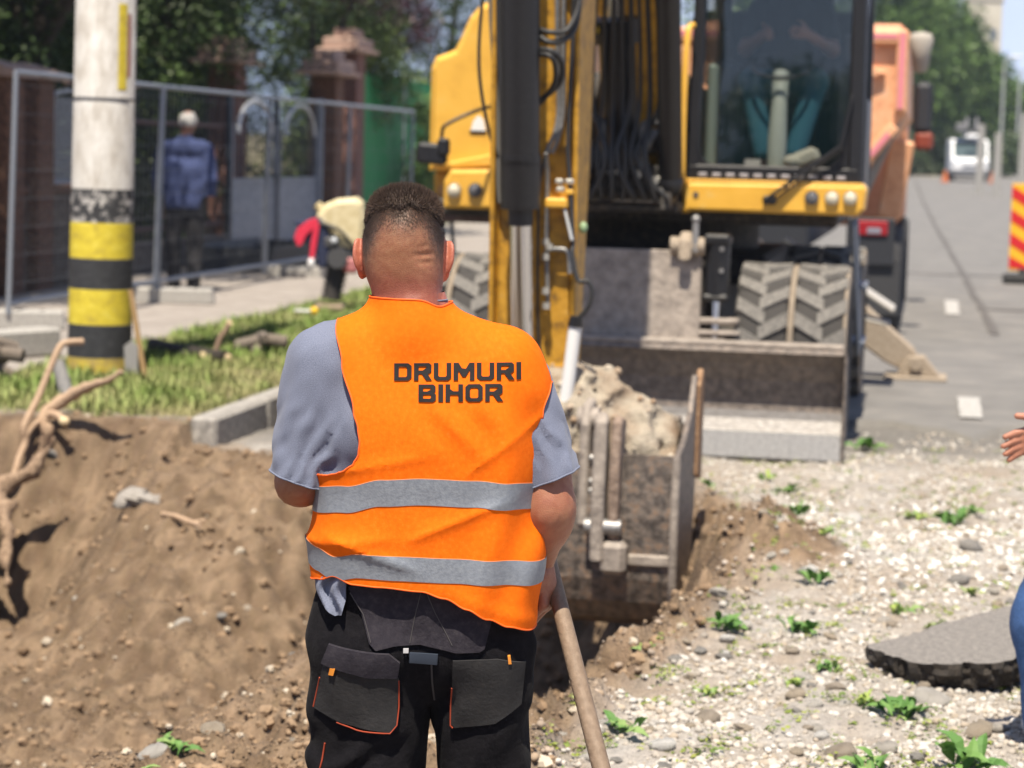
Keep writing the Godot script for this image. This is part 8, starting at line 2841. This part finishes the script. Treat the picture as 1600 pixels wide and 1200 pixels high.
	m.tube(smooth_path([Vector3(0.15, 0.6, -0.12), Vector3(0.0, 0.78, -0.16), Vector3(-0.22, 0.82, -0.1), Vector3(-0.3, 0.80, 0.0), Vector3(-0.22, 0.82, 0.14), Vector3(0.0, 0.76, 0.2), Vector3(0.15, 0.6, 0.16)]), 0.017, 9)
	put(rm, "handle", m, mat("handle black", 0.03, 0.03, 0.03, 0.5))
	m = Mb.new()
	m.ball(Vector3(-0.03, 0.66, 0.2), Vector3(0.03, 0.03, 0.02))
	put(rm, "cap", m, mat("pale cap", 0.55, 0.58, 0.62, 0.4))
	var jk := thing("jacket", "red and navy jacket hung over the handle of the rammer", "jacket", Vector3(-1.81, 0.13, -20.75))
	var navy := mat("navy cloth", 0.018, 0.024, 0.06, 0.9)
	var crimson := mat("red cloth", 0.62, 0.022, 0.06, 0.85)
	m = Mb.new()
	m.prism(PackedVector2Array([Vector2(-0.19, 0.82), Vector2(-0.06, 0.84), Vector2(0.03, 0.86), Vector2(0.12, 0.82), Vector2(0.14, 0.6), Vector2(0.12, 0.42), Vector2(0.04, 0.40), Vector2(0.0, 0.62), Vector2(-0.05, 0.60), Vector2(-0.10, 0.68), Vector2(-0.14, 0.76)]), -0.05, 0.02, 0.02)
	put(jk, "lining", m, navy)
	m = Mb.new()
	m.prism(PackedVector2Array([Vector2(-0.18, 0.68), Vector2(-0.15, 0.76), Vector2(-0.05, 0.84), Vector2(0.02, 0.86), Vector2(0.045, 0.78), Vector2(0.02, 0.60), Vector2(0.0, 0.48), Vector2(-0.04, 0.47), Vector2(-0.03, 0.62), Vector2(-0.01, 0.76), Vector2(-0.07, 0.70), Vector2(-0.11, 0.61), Vector2(-0.15, 0.60)]), 0.025, 0.05, 0.006)
	put(jk, "sleeve", m, crimson)
	m = Mb.new()
	m.ball(Vector3(-0.02, 0.45, 0.08), Vector3(0.032, 0.05, 0.03))
	put(jk, "cuff", m, mat("white cuff", 0.7, 0.69, 0.7, 0.9))
	var yb := thing("marker_peg", "white peg with a yellow ball end lying in the grass", "peg", Vector3(-1.95, 0.17, -20.4))
	m = Mb.new()
	m.cyl(Vector3(0, 0, 0), Vector3(0.17, 0.0, 0.0), 0.016, -1, 10)
	put(yb, "rod", m, mat("pale peg", 0.6, 0.6, 0.58, 0.6))
	m = Mb.new()
	m.ball(Vector3(0.18, 0.005, 0.0), Vector3(0.036, 0.036, 0.036))
	put(yb, "ball_end", m, mat("yellow ball", 0.8, 0.5, 0.01, 0.4))
	# torn roots and a cut pipe at the pit edge
	var pale_root := worn("peeled root", [[0.0, 0.26, 0.16, 0.10], [0.5, 0.43, 0.30, 0.20], [1.0, 0.58, 0.45, 0.33]], 0.03, 3.0, 0.85, 0, 0.6, 183)
	var rt := thing("torn_root", "forked pale torn root sticking out of the pit edge below the pole", "root", Vector3(-2.5, 0, -12.3))
	m = Mb.new()
	var base := Vector3(-2.5, 0, -12.3)
	var pa := []
	for q in [Vector3(-2.078, 0.407, -12.2), Vector3(-2.15, 0.355, -12.23), Vector3(-2.232, 0.324, -12.3), Vector3(-2.32, 0.285, -12.36), Vector3(-2.406, 0.233, -12.4), Vector3(-2.499, 0.168, -12.4), Vector3(-2.533, 0.103, -12.37), Vector3(-2.505, 0.058, -12.36), Vector3(-2.52, -0.016, -12.38), Vector3(-2.54, -0.15, -12.4)]:
		pa.append(q - base)
	var sm := smooth_path(pa, 4)
	var rr := []
	for k in sm.size():
		rr.append(lerpf(0.013, 0.036, smoothstep(0.0, 0.45, float(k) / sm.size())) * (1.0 + 0.15 * sin(k * 1.9)))
	m.tube(sm, rr, 9)
	put(rt, "root", m, pale_root)
	m = Mb.new()
	m.tube(smooth_path([Vector3(-2.515, 0.143, -12.39) - base, Vector3(-2.45, 0.148, -12.34) - base, Vector3(-2.405, 0.12, -12.3) - base]), 0.022, 8)
	put(rt, "stub", m, pale_root)
	m = Mb.new()
	m.ball(Vector3(-2.40, 0.118, -12.295) - base, Vector3(0.03, 0.028, 0.026))
	put(rt, "torn_end", m, cutw)
	var rt2 := thing("torn_root", "long thin pale root curving up at the left picture edge", "root", base)
	pa = []
	for q in [Vector3(-2.36, 0.525, -12.6), Vector3(-2.44, 0.52, -12.55), Vector3(-2.479, 0.48, -12.5), Vector3(-2.562, 0.236, -12.4), Vector3(-2.616, 0.089, -12.3), Vector3(-2.609, 0.003, -12.3), Vector3(-2.632, -0.078, -12.25), Vector3(-2.655, -0.175, -12.2), Vector3(-2.75, -0.3, -12.2)]:
		pa.append(q - base)
	m = Mb.new()
	m.tube(smooth_path(pa, 4), 0.019, 8)
	put(rt2, "root", m, pale_root)
	m = Mb.new()
	m.tube(smooth_path([Vector3(-2.612, 0.02, -12.3) - base, Vector3(-2.575, 0.08, -12.32) - base, Vector3(-2.545, 0.11, -12.33) - base]), 0.015, 8)
	put(rt2, "side_root", m, pale_root)
	var rt3 := thing("tree_stump", "dark torn stump with thick roots overhanging the pit at the far left", "stump", Vector3(-2.75, -0.25, -11.8))
	var sf := Sdf.new()
	sf.bone(Vector3(-0.2, 0.02, 0.0), Vector3(0.14, 0.09, -0.05), 0.09, 0.045, 0.05)
	sf.bone(Vector3(0.14, 0.09, -0.05), Vector3(0.28, 0.16, -0.05), 0.04, 0.026, 0.03)
	sf.bone(Vector3(0.28, 0.16, -0.05), Vector3(0.38, 0.33, -0.05), 0.03, 0.022, 0.03)
	sf.ell(Vector3(-0.42, 0.08, 0.05), Vector3(0.46, 0.17, 0.55), 0.06)
	sf.ell(Vector3(-0.30, 0.30, 1.35), Vector3(0.5, 0.65, 0.85), 0.1)
	sf.bone(Vector3(-0.2, 0.02, 0.3), Vector3(0.1, -0.12, 0.55), 0.06, 0.03, 0.05)
	sf.bone(Vector3(-0.1, 0.0, 0.1), Vector3(0.16, -0.02, 0.34), 0.06, 0.03, 0.04)
	sf.bone(Vector3(-0.15, 0.04, -0.1), Vector3(0.2, 0.0, 0.1), 0.06, 0.03, 0.04)
	sf.bone(Vector3(0.08, 0.06, 0.0), Vector3(0.2, -0.10, 0.22), 0.045, 0.035, 0.03)
	sf.bone(Vector3(0.2, -0.10, 0.22), Vector3(0.26, -0.34, 0.5), 0.035, 0.022, 0.03)
	sf.bone(Vector3(-0.1, 0.02, 0.05), Vector3(0.05, -0.22, 0.35), 0.06, 0.04, 0.03)
	sf.noise = n1
	sf.wrinkle = 0.03
	sf.stretch = Vector3(6, 6, 6)
	put(rt3, "root_mass", to_mesh(nets(sf, Vector3(-1.05, -0.55, -0.65), Vector3(0.5, 1.05, 2.35), 0.026)), worn("earthy root", [[0.0, 0.09, 0.06, 0.04], [0.5, 0.24, 0.165, 0.11], [0.8, 0.40, 0.29, 0.2], [1.0, 0.5, 0.38, 0.27]], 0.02, 2.0, 0.95, 0, 1.2, 185))
	var hp := thing("cut_pipe", "grey plastic pipe hanging over the pit edge left of the pole", "pipe", Vector3(-2.6, 0.1, -13.2))
	m = Mb.new()
	pa = []
	for q in [Vector3(-2.80, 0.14, -14.3), Vector3(-2.749, 0.26, -13.9), Vector3(-2.639, 0.193, -13.5), Vector3(-2.504, 0.082, -13.0), Vector3(-2.466, -0.008, -12.7), Vector3(-2.487, -0.094, -12.35)]:
		pa.append(q - Vector3(-2.6, 0.1, -13.2))
	m.tube(smooth_path(pa, 6), 0.042, 14)
	put(hp, "pipe", m, worn("dusty pipe", [[0.0, 0.09, 0.095, 0.105], [0.5, 0.17, 0.165, 0.16], [1.0, 0.34, 0.30, 0.25]], 0.02, 2.0, 0.7, 0, 0.2, 187))
	m = Mb.new()
	var e: Vector3 = pa[-1]
	m.cyl(e + Vector3(0.001, 0.004, -0.02), e + Vector3(-0.001, -0.004, 0.004), 0.034, -1, 14)
	put(hp, "bore", m, mat("pipe inside", 0.02, 0.02, 0.02, 0.9))
	var tw := thing("twig", "pale broken twig lying on the pit slope", "twig", Vector3(-1.6, ground_y(-1.6, 11.15) + 0.02, -11.15))
	m = Mb.new()
	m.tube(smooth_path([Vector3(-0.11, 0.02, -0.12), Vector3(-0.03, 0.03, 0.0), Vector3(0.06, 0.015, 0.08), Vector3(0.12, 0.02, 0.2)]), 0.014, 7)
	put(tw, "stem", m, pale_root)
	m = Mb.new()
	m.tube([Vector3(0.05, 0.015, 0.08), Vector3(0.13, 0.03, 0.09)], 0.008, 6)
	put(tw, "side_shoot", m, pale_root)
	var ob := thing("orange_strip", "strip of torn orange plastic half buried in the pit bank", "plastic strip", Vector3(-0.93, ground_y(-0.93, 7.8) + 0.012, -7.8))
	m = Mb.new()
	m.bar(Vector3(-0.06, -0.01, 0.16), Vector3(0.03, 0.012, -0.08), 0.018, 0.004, 0.001)
	put(ob, "strip", m, mat("dusty orange plastic", 0.42, 0.13, 0.05, 0.7))
	m = Mb.new()
	m.bar(Vector3(0.025, 0.014, -0.075), Vector3(0.055, 0.022, -0.12), 0.028, 0.006, 0.002)
	put(ob, "torn_tip", m, mat("clean orange plastic", 0.78, 0.16, 0.03, 0.5))
	var ho := thing("buried_slab", "pair of broken grey stones sticking out of the pit slope", "rubble", Vector3(-1.86, ground_y(-1.86, 11.55), -11.55))
	m = Mb.new()
	m.at(Transform3D(Basis.from_euler(Vector3(0.5, 0.4, 0.5)), Vector3(-0.06, 0.02, 0.0)))
	m.rock(Vector3(0.09, 0.035, 0.07), n1, Vector3(4, 2, 1), 0.4, 10, 7)
	put(ho, "stone", m, worn("grey rubble", [[0.0, 0.18, 0.165, 0.15], [1.0, 0.40, 0.37, 0.34]], 0.03, 3, 0.9, 0, 0.5, 189))
	m = Mb.new()
	m.at(Transform3D(Basis.from_euler(Vector3(-0.3, 0.2, -0.35)), Vector3(0.05, 0.0, 0.03)))
	m.rock(Vector3(0.12, 0.045, 0.05), n1, Vector3(7, 2, 1), 0.6, 12, 8, 1.0)
	put(ho, "broken_stone", m, mats["grey rubble"])
	var cb := thing("asphalt_lump", "dark asphalt lump at the bottom left corner of the pit", "asphalt lump", Vector3(-1.23, ground_y(-1.23, 5.95) + 0.03, -5.95))
	m = Mb.new()
	m.rock(Vector3(0.085, 0.06, 0.07), n1, Vector3(2, 5, 1), 0.5, 16, 12, 1.0)
	put(cb, "lump", m, worn("tar lump", [[0.0, 0.018, 0.015, 0.013], [0.7, 0.05, 0.04, 0.033], [1.0, 0.11, 0.09, 0.075]], 0.06, 5, 0.9, 0, 0.8, 191))


func ground_y(x: float, d: float) -> float:
	return terrain(x, d)[0]


# ---------- loose material on the ground ----------
func build_rubble() -> void:
	var stone_mat := painted_by_vertex("stones", 0.9)
	var forms := []
	for k in 4:
		var b := Mb.new().tint(Color(1, 1, 1))
		b.rock(Vector3(1, 0.66, 0.82), n1, Vector3(k * 3.1, 1.0, k * 0.7), 0.38 if k < 3 else 0.75, 8, 5, 0.0 if k < 3 else 1.0)
		forms.append(b.mesh())
	var finer := []
	for k in 4:
		var b := Mb.new().tint(Color(1, 1, 1))
		b.rock(Vector3(1, 0.62, 0.8), n1, Vector3(k * 5.3, 3.0, k * 1.9), 0.4, 12, 8, 1.0 if k == 3 else 0.0)
		finer.append(b.mesh())
	var tones := [Color(0.41, 0.38, 0.34), Color(0.33, 0.28, 0.225), Color(0.47, 0.445, 0.41), Color(0.25, 0.237, 0.22), Color(0.37, 0.31, 0.24), Color(0.56, 0.545, 0.52)]
	# gravel crust right of the trench
	for k in 3:
		var where := []
		var cols := []
		var want := 7500
		var tries := 0
		while where.size() < want and tries < want * 5:
			tries += 1
			var d := 5.7 + 8.2 * pow(rng.randf(), 1.35)
			var x := rng.randf_range(-0.2, d * 0.235)
			var edge := seg_dist(Vector2(x, d), right_edge)
			if edge > 0.05:
				continue
			var t := terrain(x, d)
			var dens := 0.45 + 0.9 * n1.get_noise_2d(x * 1.7 + 11.0, d * 1.7) + 0.5 * smoothstep(10.8, 9.8, d) * smoothstep(9.0, 9.6, d)
			if rng.randf() > dens * (1.0 - 0.65 * t[1]) * (1.0 - 0.6 * t[2]):
				continue
			var s := 0.003 + 0.014 * pow(rng.randf(), 3.4)
			var k2: Color = tones[rng.randi() % 6].lerp(tones[rng.randi() % 3], 0.5)
			if d > 8.6 and d < 10.9 and x > 0.8 and rng.randf() < 0.28:
				k2 = Color(0.66, 0.645, 0.62)
			if t[1] > 0.5:
				k2 = k2.lerp(Color(0.25, 0.165, 0.10), 0.6)
			where.append(Transform3D(Basis.from_euler(Vector3(rng.randf_range(-0.5, 0.5), rng.randf() * TAU, rng.randf_range(-0.5, 0.5))).scaled(Vector3(s, s, s)), Vector3(x, t[0] + s * 0.12, -d)))
			cols.append(k2 * rng.randf_range(0.85, 1.12))
		var g := scatter(self, "gravel", forms[k], stone_mat, where, cols)
		g.set_meta("kind", "stuff")
		tag(g, ["fine pale gravel strewn right of the trench", "rounded pale gravel strewn right of the trench", "mixed white and tan gravel strewn right of the trench"][k], "gravel")
	# clods and pebbles in the dug soil
	var where2 := []
	var cols2 := []
	while where2.size() < 12000:
		var d := 5.2 + 7.6 * rng.randf()
		var x := rng.randf_range(-0.30 * d, 1.2)
		var edge := seg_dist(Vector2(x, d), right_edge)
		if edge < -0.12:
			continue
		var t := terrain(x, d)
		if rng.randf() > 0.35 + 0.9 * n1.get_noise_2d(x * 1.9 + 31.0, d * 1.9) + (0.5 if d < 8.5 else 0.0):
			continue
		var s := 0.0035 + 0.026 * pow(rng.randf(), 5.0)
		where2.append(Transform3D(Basis.from_euler(Vector3(rng.randf() * 3, rng.randf() * TAU, 0)).scaled(Vector3(s, s, s)), Vector3(x, t[0] + s * 0.15, -d)))
		var pale := rng.randf() < 0.10
		cols2.append((Color(0.45, 0.39, 0.31) if pale else Color(0.185, 0.122, 0.072).lerp(Color(0.275, 0.19, 0.118), rng.randf())) * rng.randf_range(0.85, 1.15))
	var cl := scatter(self, "soil_clods", forms[3], stone_mat, where2, cols2)
	cl.set_meta("kind", "stuff")
	tag(cl, "loose brown soil clods and pebbles over the pit slopes", "soil")
	# fine crumbs on the near bank and the pit bottom
	var where3 := []
	var cols3 := []
	while where3.size() < 20000:
		var d := 5.6 + 4.6 * pow(rng.randf(), 1.4)
		var x := rng.randf_range(-0.24 * d, 0.75)
		if seg_dist(Vector2(x, d), right_edge) < -0.1 or rng.randf() > 0.55 + 1.2 * n1.get_noise_2d(x * 2.3 + 5.0, d * 2.3):
			continue
		var s := 0.002 + 0.006 * pow(rng.randf(), 2.2)
		where3.append(Transform3D(Basis.from_euler(Vector3(rng.randf() * 3, rng.randf() * TAU, 0)).scaled(Vector3(s, s, s)), Vector3(x, ground_y(x, d) + s * 0.2, -d)))
		cols3.append(Color(0.155, 0.102, 0.06).lerp(Color(0.30, 0.22, 0.145), rng.randf()) * rng.randf_range(0.8, 1.2))
	var cr := scatter(self, "soil_crumbs", forms[3], stone_mat, where3, cols3)
	cr.set_meta("kind", "stuff")
	tag(cr, "fine brown soil crumbs over the near bank of the pit", "soil")
	# single stones one can pick out
	var pm := []
	for k in 6:
		pm.append(worn("field stone %d" % k, [[0.0, tones[k].r * 0.7, tones[k].g * 0.7, tones[k].b * 0.68], [0.6, tones[k].r, tones[k].g, tones[k].b], [1.0, tones[k].r * 1.18, tones[k].g * 1.18, tones[k].b * 1.16]], 0.04, 6.0, 0.9, 0, 0.3, 200 + k))
	var tone_names := ["buff", "tan", "cream", "dark grey", "sandy", "white"]
	var chief := [[0.59, 6.52, 0.045, 1, "large rounded tan stone in the gravel near the shovel shaft"], [1.02, 6.95, 0.035, 1, "tan stone beside the tip of the asphalt slab"], [0.76, 8.15, 0.035, 0, "pale rounded stone beside the leafy sprig near the trench"], [1.28, 6.78, 0.06, 2, "white crumbling lump in front of the asphalt slab"], [1.36, 6.45, 0.05, 4, "broad tan stone in front of the asphalt slab"], [0.92, 6.12, 0.05, 1, "long brown stone at the bottom picture edge"], [1.05, 6.2, 0.04, 0, "pale stone at the bottom edge below the slab"], [0.44, 6.2, 0.04, 5, "white chalky stone low beside the shovel shaft"], [1.55, 10.25, 0.05, 5, "white chunk of rubble in the gravel behind the trench"], [1.25, 10.3, 0.06, 5, "white broken lump nearest the dozer blade"], [0.99, 10.4, 0.045, 5, "white rubble piece right of the bucket"], [1.82, 10.1, 0.035, 1, "rounded tan stone by the dark weeds"], [-0.86, 6.7, 0.045, 4, "tan stone on the near bank left of the worker"], [-0.98, 6.35, 0.05, 2, "white flint on the near bank at bottom left"], [-0.93, 6.15, 0.035, 0, "pale flint under the white one at bottom left"], [-1.45, 10.2, 0.045, 0, "grey stone low on the pit slope"], [1.12, 9.25, 0.04, 2, "white stone in the heap beside the bucket"], [2.05, 7.9, 0.05, 3, "grey stone behind the asphalt slab"], [1.75, 8.8, 0.045, 3, "dark grey stone at the right in the gravel"], [1.95, 9.6, 0.06, 3, "dark broken asphalt piece near the right edge"]]
	for c in chief:
		var o := put(self, "stone", finer[int(c[2] * 1000) % 4], pm[c[3]])
		tag(o, c[4], "stone", "stones that stand out on the ground")
		o.position = Vector3(c[0], ground_y(c[0], c[1]) + c[2] * 0.22, -c[1])
		o.rotation = Vector3(0.2 * sin(c[0] * 9), c[1] * 5.0, 0.2)
		o.scale = Vector3(c[2], c[2] * 0.9, c[2])
	var n := 0
	while n < 170:
		var d := 5.75 + 5.5 * pow(rng.randf(), 1.25)
		var x := rng.randf_range(0.0, d * 0.228)
		if seg_dist(Vector2(x, d), right_edge) > -0.08:
			continue
		n += 1
		var s := 0.014 + 0.02 * pow(rng.randf(), 1.8)
		var tone := rng.randi() % 6
		var o := put(self, "pebble", finer[rng.randi() % 4], pm[tone])
		var zone := "near the dozer blade" if d > 9.8 else ("beside the asphalt slab" if x > 0.95 and d < 8.3 else ("at the bottom edge of the picture" if d < 6.6 else ("along the trench edge" if seg_dist(Vector2(x, d), right_edge) > -0.35 else "in the middle of the gravel")))
		tag(o, "%s %s pebble lying %s" % ["large" if s > 0.022 else "small", tone_names[tone], zone], "pebble", "pebbles in the gravel right of the trench")
		o.position = Vector3(x, ground_y(x, d) + s * 0.2, -d)
		o.rotation = Vector3(rng.randf_range(-0.3, 0.3), rng.randf() * TAU, rng.randf_range(-0.3, 0.3))
		o.scale = Vector3(s, s * rng.randf_range(0.7, 1.0), s)
	n = 0
	while n < 60:
		var d := 5.6 + 5.6 * pow(rng.randf(), 1.1)
		var x := rng.randf_range(-0.24 * d, -0.05)
		if seg_dist(Vector2(x, d), right_edge) < 0.1:
			continue
		n += 1
		var s := 0.012 + 0.022 * pow(rng.randf(), 1.8)
		var tone := rng.randi() % 5
		var o := put(self, "pebble", finer[rng.randi() % 4], pm[tone])
		tag(o, "%s %s pebble lying in brown soil %s" % ["large" if s > 0.022 else "small", tone_names[tone], "on the far pit slope" if d > 9.5 else ("at the pit bottom" if d > 7.6 else "on the near bank")], "pebble", "stones in the soil of the pit")
		o.position = Vector3(x, ground_y(x, d) + s * 0.2, -d)
		o.rotation = Vector3(rng.randf_range(-0.3, 0.3), rng.randf() * TAU, rng.randf_range(-0.3, 0.3))
		o.scale = Vector3(s, s * rng.randf_range(0.7, 1.0), s)
	# lifted slab of old asphalt
	var sl := thing("asphalt_slab", "lifted grey slab of broken asphalt at the right edge of the gravel", "asphalt slab", Vector3(1.2, 0, -7.3))
	var plan := [Vector2(1.17, 7.30), Vector2(1.21, 7.10), Vector2(1.30, 6.98), Vector2(1.46, 6.92), Vector2(1.62, 6.98), Vector2(1.85, 6.93), Vector2(2.2, 7.15), Vector2(2.3, 7.7), Vector2(2.0, 7.95), Vector2(1.72, 7.78), Vector2(1.5, 7.6), Vector2(1.32, 7.42)]
	var ring := PackedVector2Array()
	for i in plan.size():
		var a: Vector2 = plan[i]
		var c: Vector2 = plan[(i + 1) % plan.size()]
		for k in 9:
			var q := a.lerp(c, k / 9.0)
			ring.push_back(q + Vector2(n2.get_noise_2d(q.x * 9, q.y * 9) + 0.6 * n2.get_noise_2d(q.x * 40, q.y * 40), n2.get_noise_2d(q.x * 9 + 30, q.y * 9) + 0.6 * n2.get_noise_2d(q.x * 40 + 9, q.y * 40)) * 0.035)
	var lift := func(q: Vector2) -> float: return 0.07 + 0.10 * (q.x - 1.17) - 0.01 * (q.y - 7.3) + 0.006 * n2.get_noise_2d(q.x * 9, q.y * 9)
	var top := Mb.new()
	var ix := Geometry2D.triangulate_polygon(ring)
	for t in range(0, ix.size(), 3):
		var P := []
		for w in 3:
			var q := ring[ix[t + w]]
			P.append(Vector3(q.x - 1.2, lift.call(q), -q.y + 7.3))
		top.flat(P[0], P[1], P[2], Vector3(-0.12, 0.99, 0.0))
	put(sl, "surface", top, worn("old asphalt top", [[0.0, 0.115, 0.105, 0.098], [0.45, 0.185, 0.172, 0.16], [0.75, 0.245, 0.225, 0.205], [1.0, 0.36, 0.32, 0.275]], 0.03, 2.4, 0.95, 0, 0.6, 211))
	var side := Mb.new()
	var rows := 5
	var mid := Vector3(0.5, 0, -0.3)
	var pts := []
	for r in rows + 1:
		var row := []
		for i in ring.size():
			var q := ring[i]
			var f := float(r) / rows
			var out := (0.04 * n2.get_noise_3d(q.x * 22, f * 3.0, q.y * 22) - 0.03 * f * f) * (0.0 if r == 0 else 1.0)
			var dir := (q - Vector2(1.7, 7.6)).normalized()
			row.append(Vector3(q.x + dir.x * out - 1.2, lift.call(q) - 0.085 * f - (0.01 * n2.get_noise_2d(q.x * 30, q.y * 30) if r == rows else 0.0), -(q.y + dir.y * out) + 7.3))
		pts.append(row)
	for r in rows:
		for i in ring.size():
			var k := (i + 1) % ring.size()
			side.quad_out(pts[r][i], pts[r][k], pts[r + 1][k], pts[r + 1][i], mid)
	for t in range(0, ix.size(), 3):
		side.flat(pts[rows][ix[t]], pts[rows][ix[t + 1]], pts[rows][ix[t + 2]], Vector3.DOWN)
	put(sl, "broken_edge", side, worn("tar edge", [[0.0, 0.012, 0.011, 0.010], [0.4, 0.03, 0.026, 0.023], [0.7, 0.075, 0.06, 0.047], [1.0, 0.21, 0.165, 0.125]], 0.05, 4.0, 0.95, 0, 1.0, 213))
	# sprigs of fallen leaves
	var leaf_forms := []
	for k in 3:
		var b := Mb.new()
		var L := 1.0
		var W := 0.17 + 0.04 * k
		var prof := [[0.0, 0.02], [0.18, 0.62], [0.42, 1.0], [0.7, 0.66], [1.0, 0.0]]
		for i in prof.size() - 1:
			for s in [-1.0, 1.0]:
				var z0: float = prof[i][0] * L
				var z1: float = prof[i + 1][0] * L
				var w0: float = prof[i][1] * W * s
				var w1: float = prof[i + 1][1] * W * s
				var y0 := 0.28 * sin(z0 * 2.2) - 0.12 * z0 * z0 * (1.0 + k * 0.5)
				var y1 := 0.28 * sin(z1 * 2.2) - 0.12 * z1 * z1 * (1.0 + k * 0.5)
				b.quad_out(Vector3(0, y0, -z0), Vector3(w0, y0 + absf(w0) * 0.4, -z0), Vector3(w1, y1 + absf(w1) * 0.4, -z1), Vector3(0, y1, -z1), Vector3(0, -5, -0.5))
		leaf_forms.append(b.mesh())
	var lmats := []
	for k in 4:
		var g: Array = [[0.075, 0.17, 0.035], [0.115, 0.22, 0.05], [0.19, 0.28, 0.085], [0.25, 0.32, 0.07]][k]
		var lm := mat("sprig leaf %d" % k, g[0], g[1], g[2], 0.7)
		lm.backlight_enabled = true
		lm.backlight = Color(0.12, 0.24, 0.04)
		lmats.append(lm)
	var sprigs := [[0.76, 7.78, 0.075, 14, 0, "upright bushy green sprig right of the trench end"], [1.0, 7.75, 0.08, 11, 0, "pointed leaf sprig beside the upright one"], [0.345, 6.32, 0.075, 9, 1, "broad leaf sprig in front of the shovel shaft"], [0.34, 6.72, 0.04, 16, 2, "low yellow green weed left of the gravel stones"], [1.17, 6.62, 0.095, 15, 1, "large drooping sprig in front of the asphalt slab"], [1.08, 6.78, 0.05, 14, 3, "yellow green weed at the tip of the slab"], [1.235, 9.86, 0.08, 10, 0, "green sprig in the white rubble"], [2.0, 10.3, 0.09, 14, 0, "dark green weeds near the right edge of the gravel"], [1.85, 10.4, 0.06, 10, 3, "yellow weeds next to the dark ones"], [2.15, 10.6, 0.07, 9, 2, "pale green weeds behind the dark ones"], [1.35, 11.1, 0.075, 10, 1, "grey green sprig below the dozer blade"], [1.28, 11.5, 0.06, 8, 2, "pale sprig closest to the dozer blade corner"], [0.98, 11.3, 0.06, 8, 1, "sprig right of the bucket cutter"], [1.16, 8.6, 0.075, 9, 0, "leafy sprig by the round stone"], [1.02, 8.75, 0.05, 9, 2, "pale sprig left of the round stone"], [1.42, 8.2, 0.06, 8, 2, "sprig with one pale leaf in mid gravel"], [0.45, 7.2, 0.045, 8, 2, "small sprig at the trench edge"], [0.62, 6.85, 0.035, 12, 3, "moss like weed above the large tan stone"], [0.9, 7.0, 0.04, 12, 3, "yellow weed in the middle of the gravel"], [1.03, 7.2, 0.05, 9, 1, "sprig behind the tan slab stone"], [1.25, 6.05, 0.11, 13, 0, "big sprig at the bottom edge below the slab"], [0.98, 6.0, 0.08, 9, 1, "sprig at the bottom edge left of the big one"], [1.62, 7.62, 0.06, 3, 1, "single upright leaf behind the slab edge"], [2.0, 13.0, 0.1, 12, 0, "green weeds right of the dozer blade"], [-0.95, 6.46, 0.075, 9, 1, "sprig on the near bank of the pit"], [-0.99, 6.02, 0.075, 11, 2, "pale sprig at the bottom left picture edge"], [-1.12, 6.05, 0.07, 6, 0, "dark leaf sprig left of the pale one"], [1.75, 8.55, 0.05, 8, 3, "yellow weed among the grey stones"], [1.5, 7.95, 0.045, 10, 3, "low yellow weed behind the slab"], [1.3, 9.3, 0.05, 8, 2, "small sprig amid white gravel"]]
	for s in sprigs:
		var gy := ground_y(s[0], s[1])
		var o := thing("leaf_sprig", s[5], "sprig", Vector3(s[0], gy - 0.004, -s[1]), 0.0, "green sprigs lying on the ground")
		var st := Mb.new()
		st.tube([Vector3(-0.02, 0.004, 0.01), Vector3(0.0, 0.012, 0.0), Vector3(0.03, 0.03, -0.01)], 0.0022, 5)
		put(o, "stem", st, lmats[0])
		for k in int(s[3] * 1.6):
			var lf := put(o, "leaf", leaf_forms[rng.randi() % 3], lmats[clampi(s[4] + rng.randi_range(-1, 1), 0, 3)])
			var sc: float = s[2] * rng.randf_range(0.6, 1.1)
			lf.scale = Vector3(sc, sc, sc)
			lf.position = Vector3(rng.randf_range(-0.5, 0.5), rng.randf_range(0.05, 0.3), rng.randf_range(-0.5, 0.5)) * s[2]
			lf.rotation = Vector3(rng.randf_range(-0.1, 0.8), rng.randf() * TAU, rng.randf_range(-0.5, 0.5))
	# tiny weeds
	var wk := []
	var wc := []
	var tuft := leaf_clump(9, 0.012, 14)
	while wk.size() < 900:
		var d := 5.8 + 7.5 * pow(rng.randf(), 1.3)
		var x := rng.randf_range(0.0, d * 0.23)
		if seg_dist(Vector2(x, d), right_edge) > -0.05 or n1.get_noise_2d(x * 2.6 + 71.0, d * 2.6) < 0.05:
			continue
		var s := rng.randf_range(0.5, 2.0)
		wk.append(Transform3D(Basis(Vector3.UP, rng.randf() * TAU).scaled(Vector3(s, s * 0.7, s)), Vector3(x, ground_y(x, d) + 0.008, -d)))
		wc.append(Color(0.12, 0.19, 0.03).lerp(Color(0.27, 0.30, 0.05), rng.randf()))
	var wd := scatter(self, "ground_weeds", tuft, leaf_material("leaves", Color(0.16, 0.24, 0.04)), wk, wc)
	wd.set_meta("kind", "stuff")
	tag(wd, "tiny yellow green weeds and leaf scraps scattered over the gravel", "weeds")
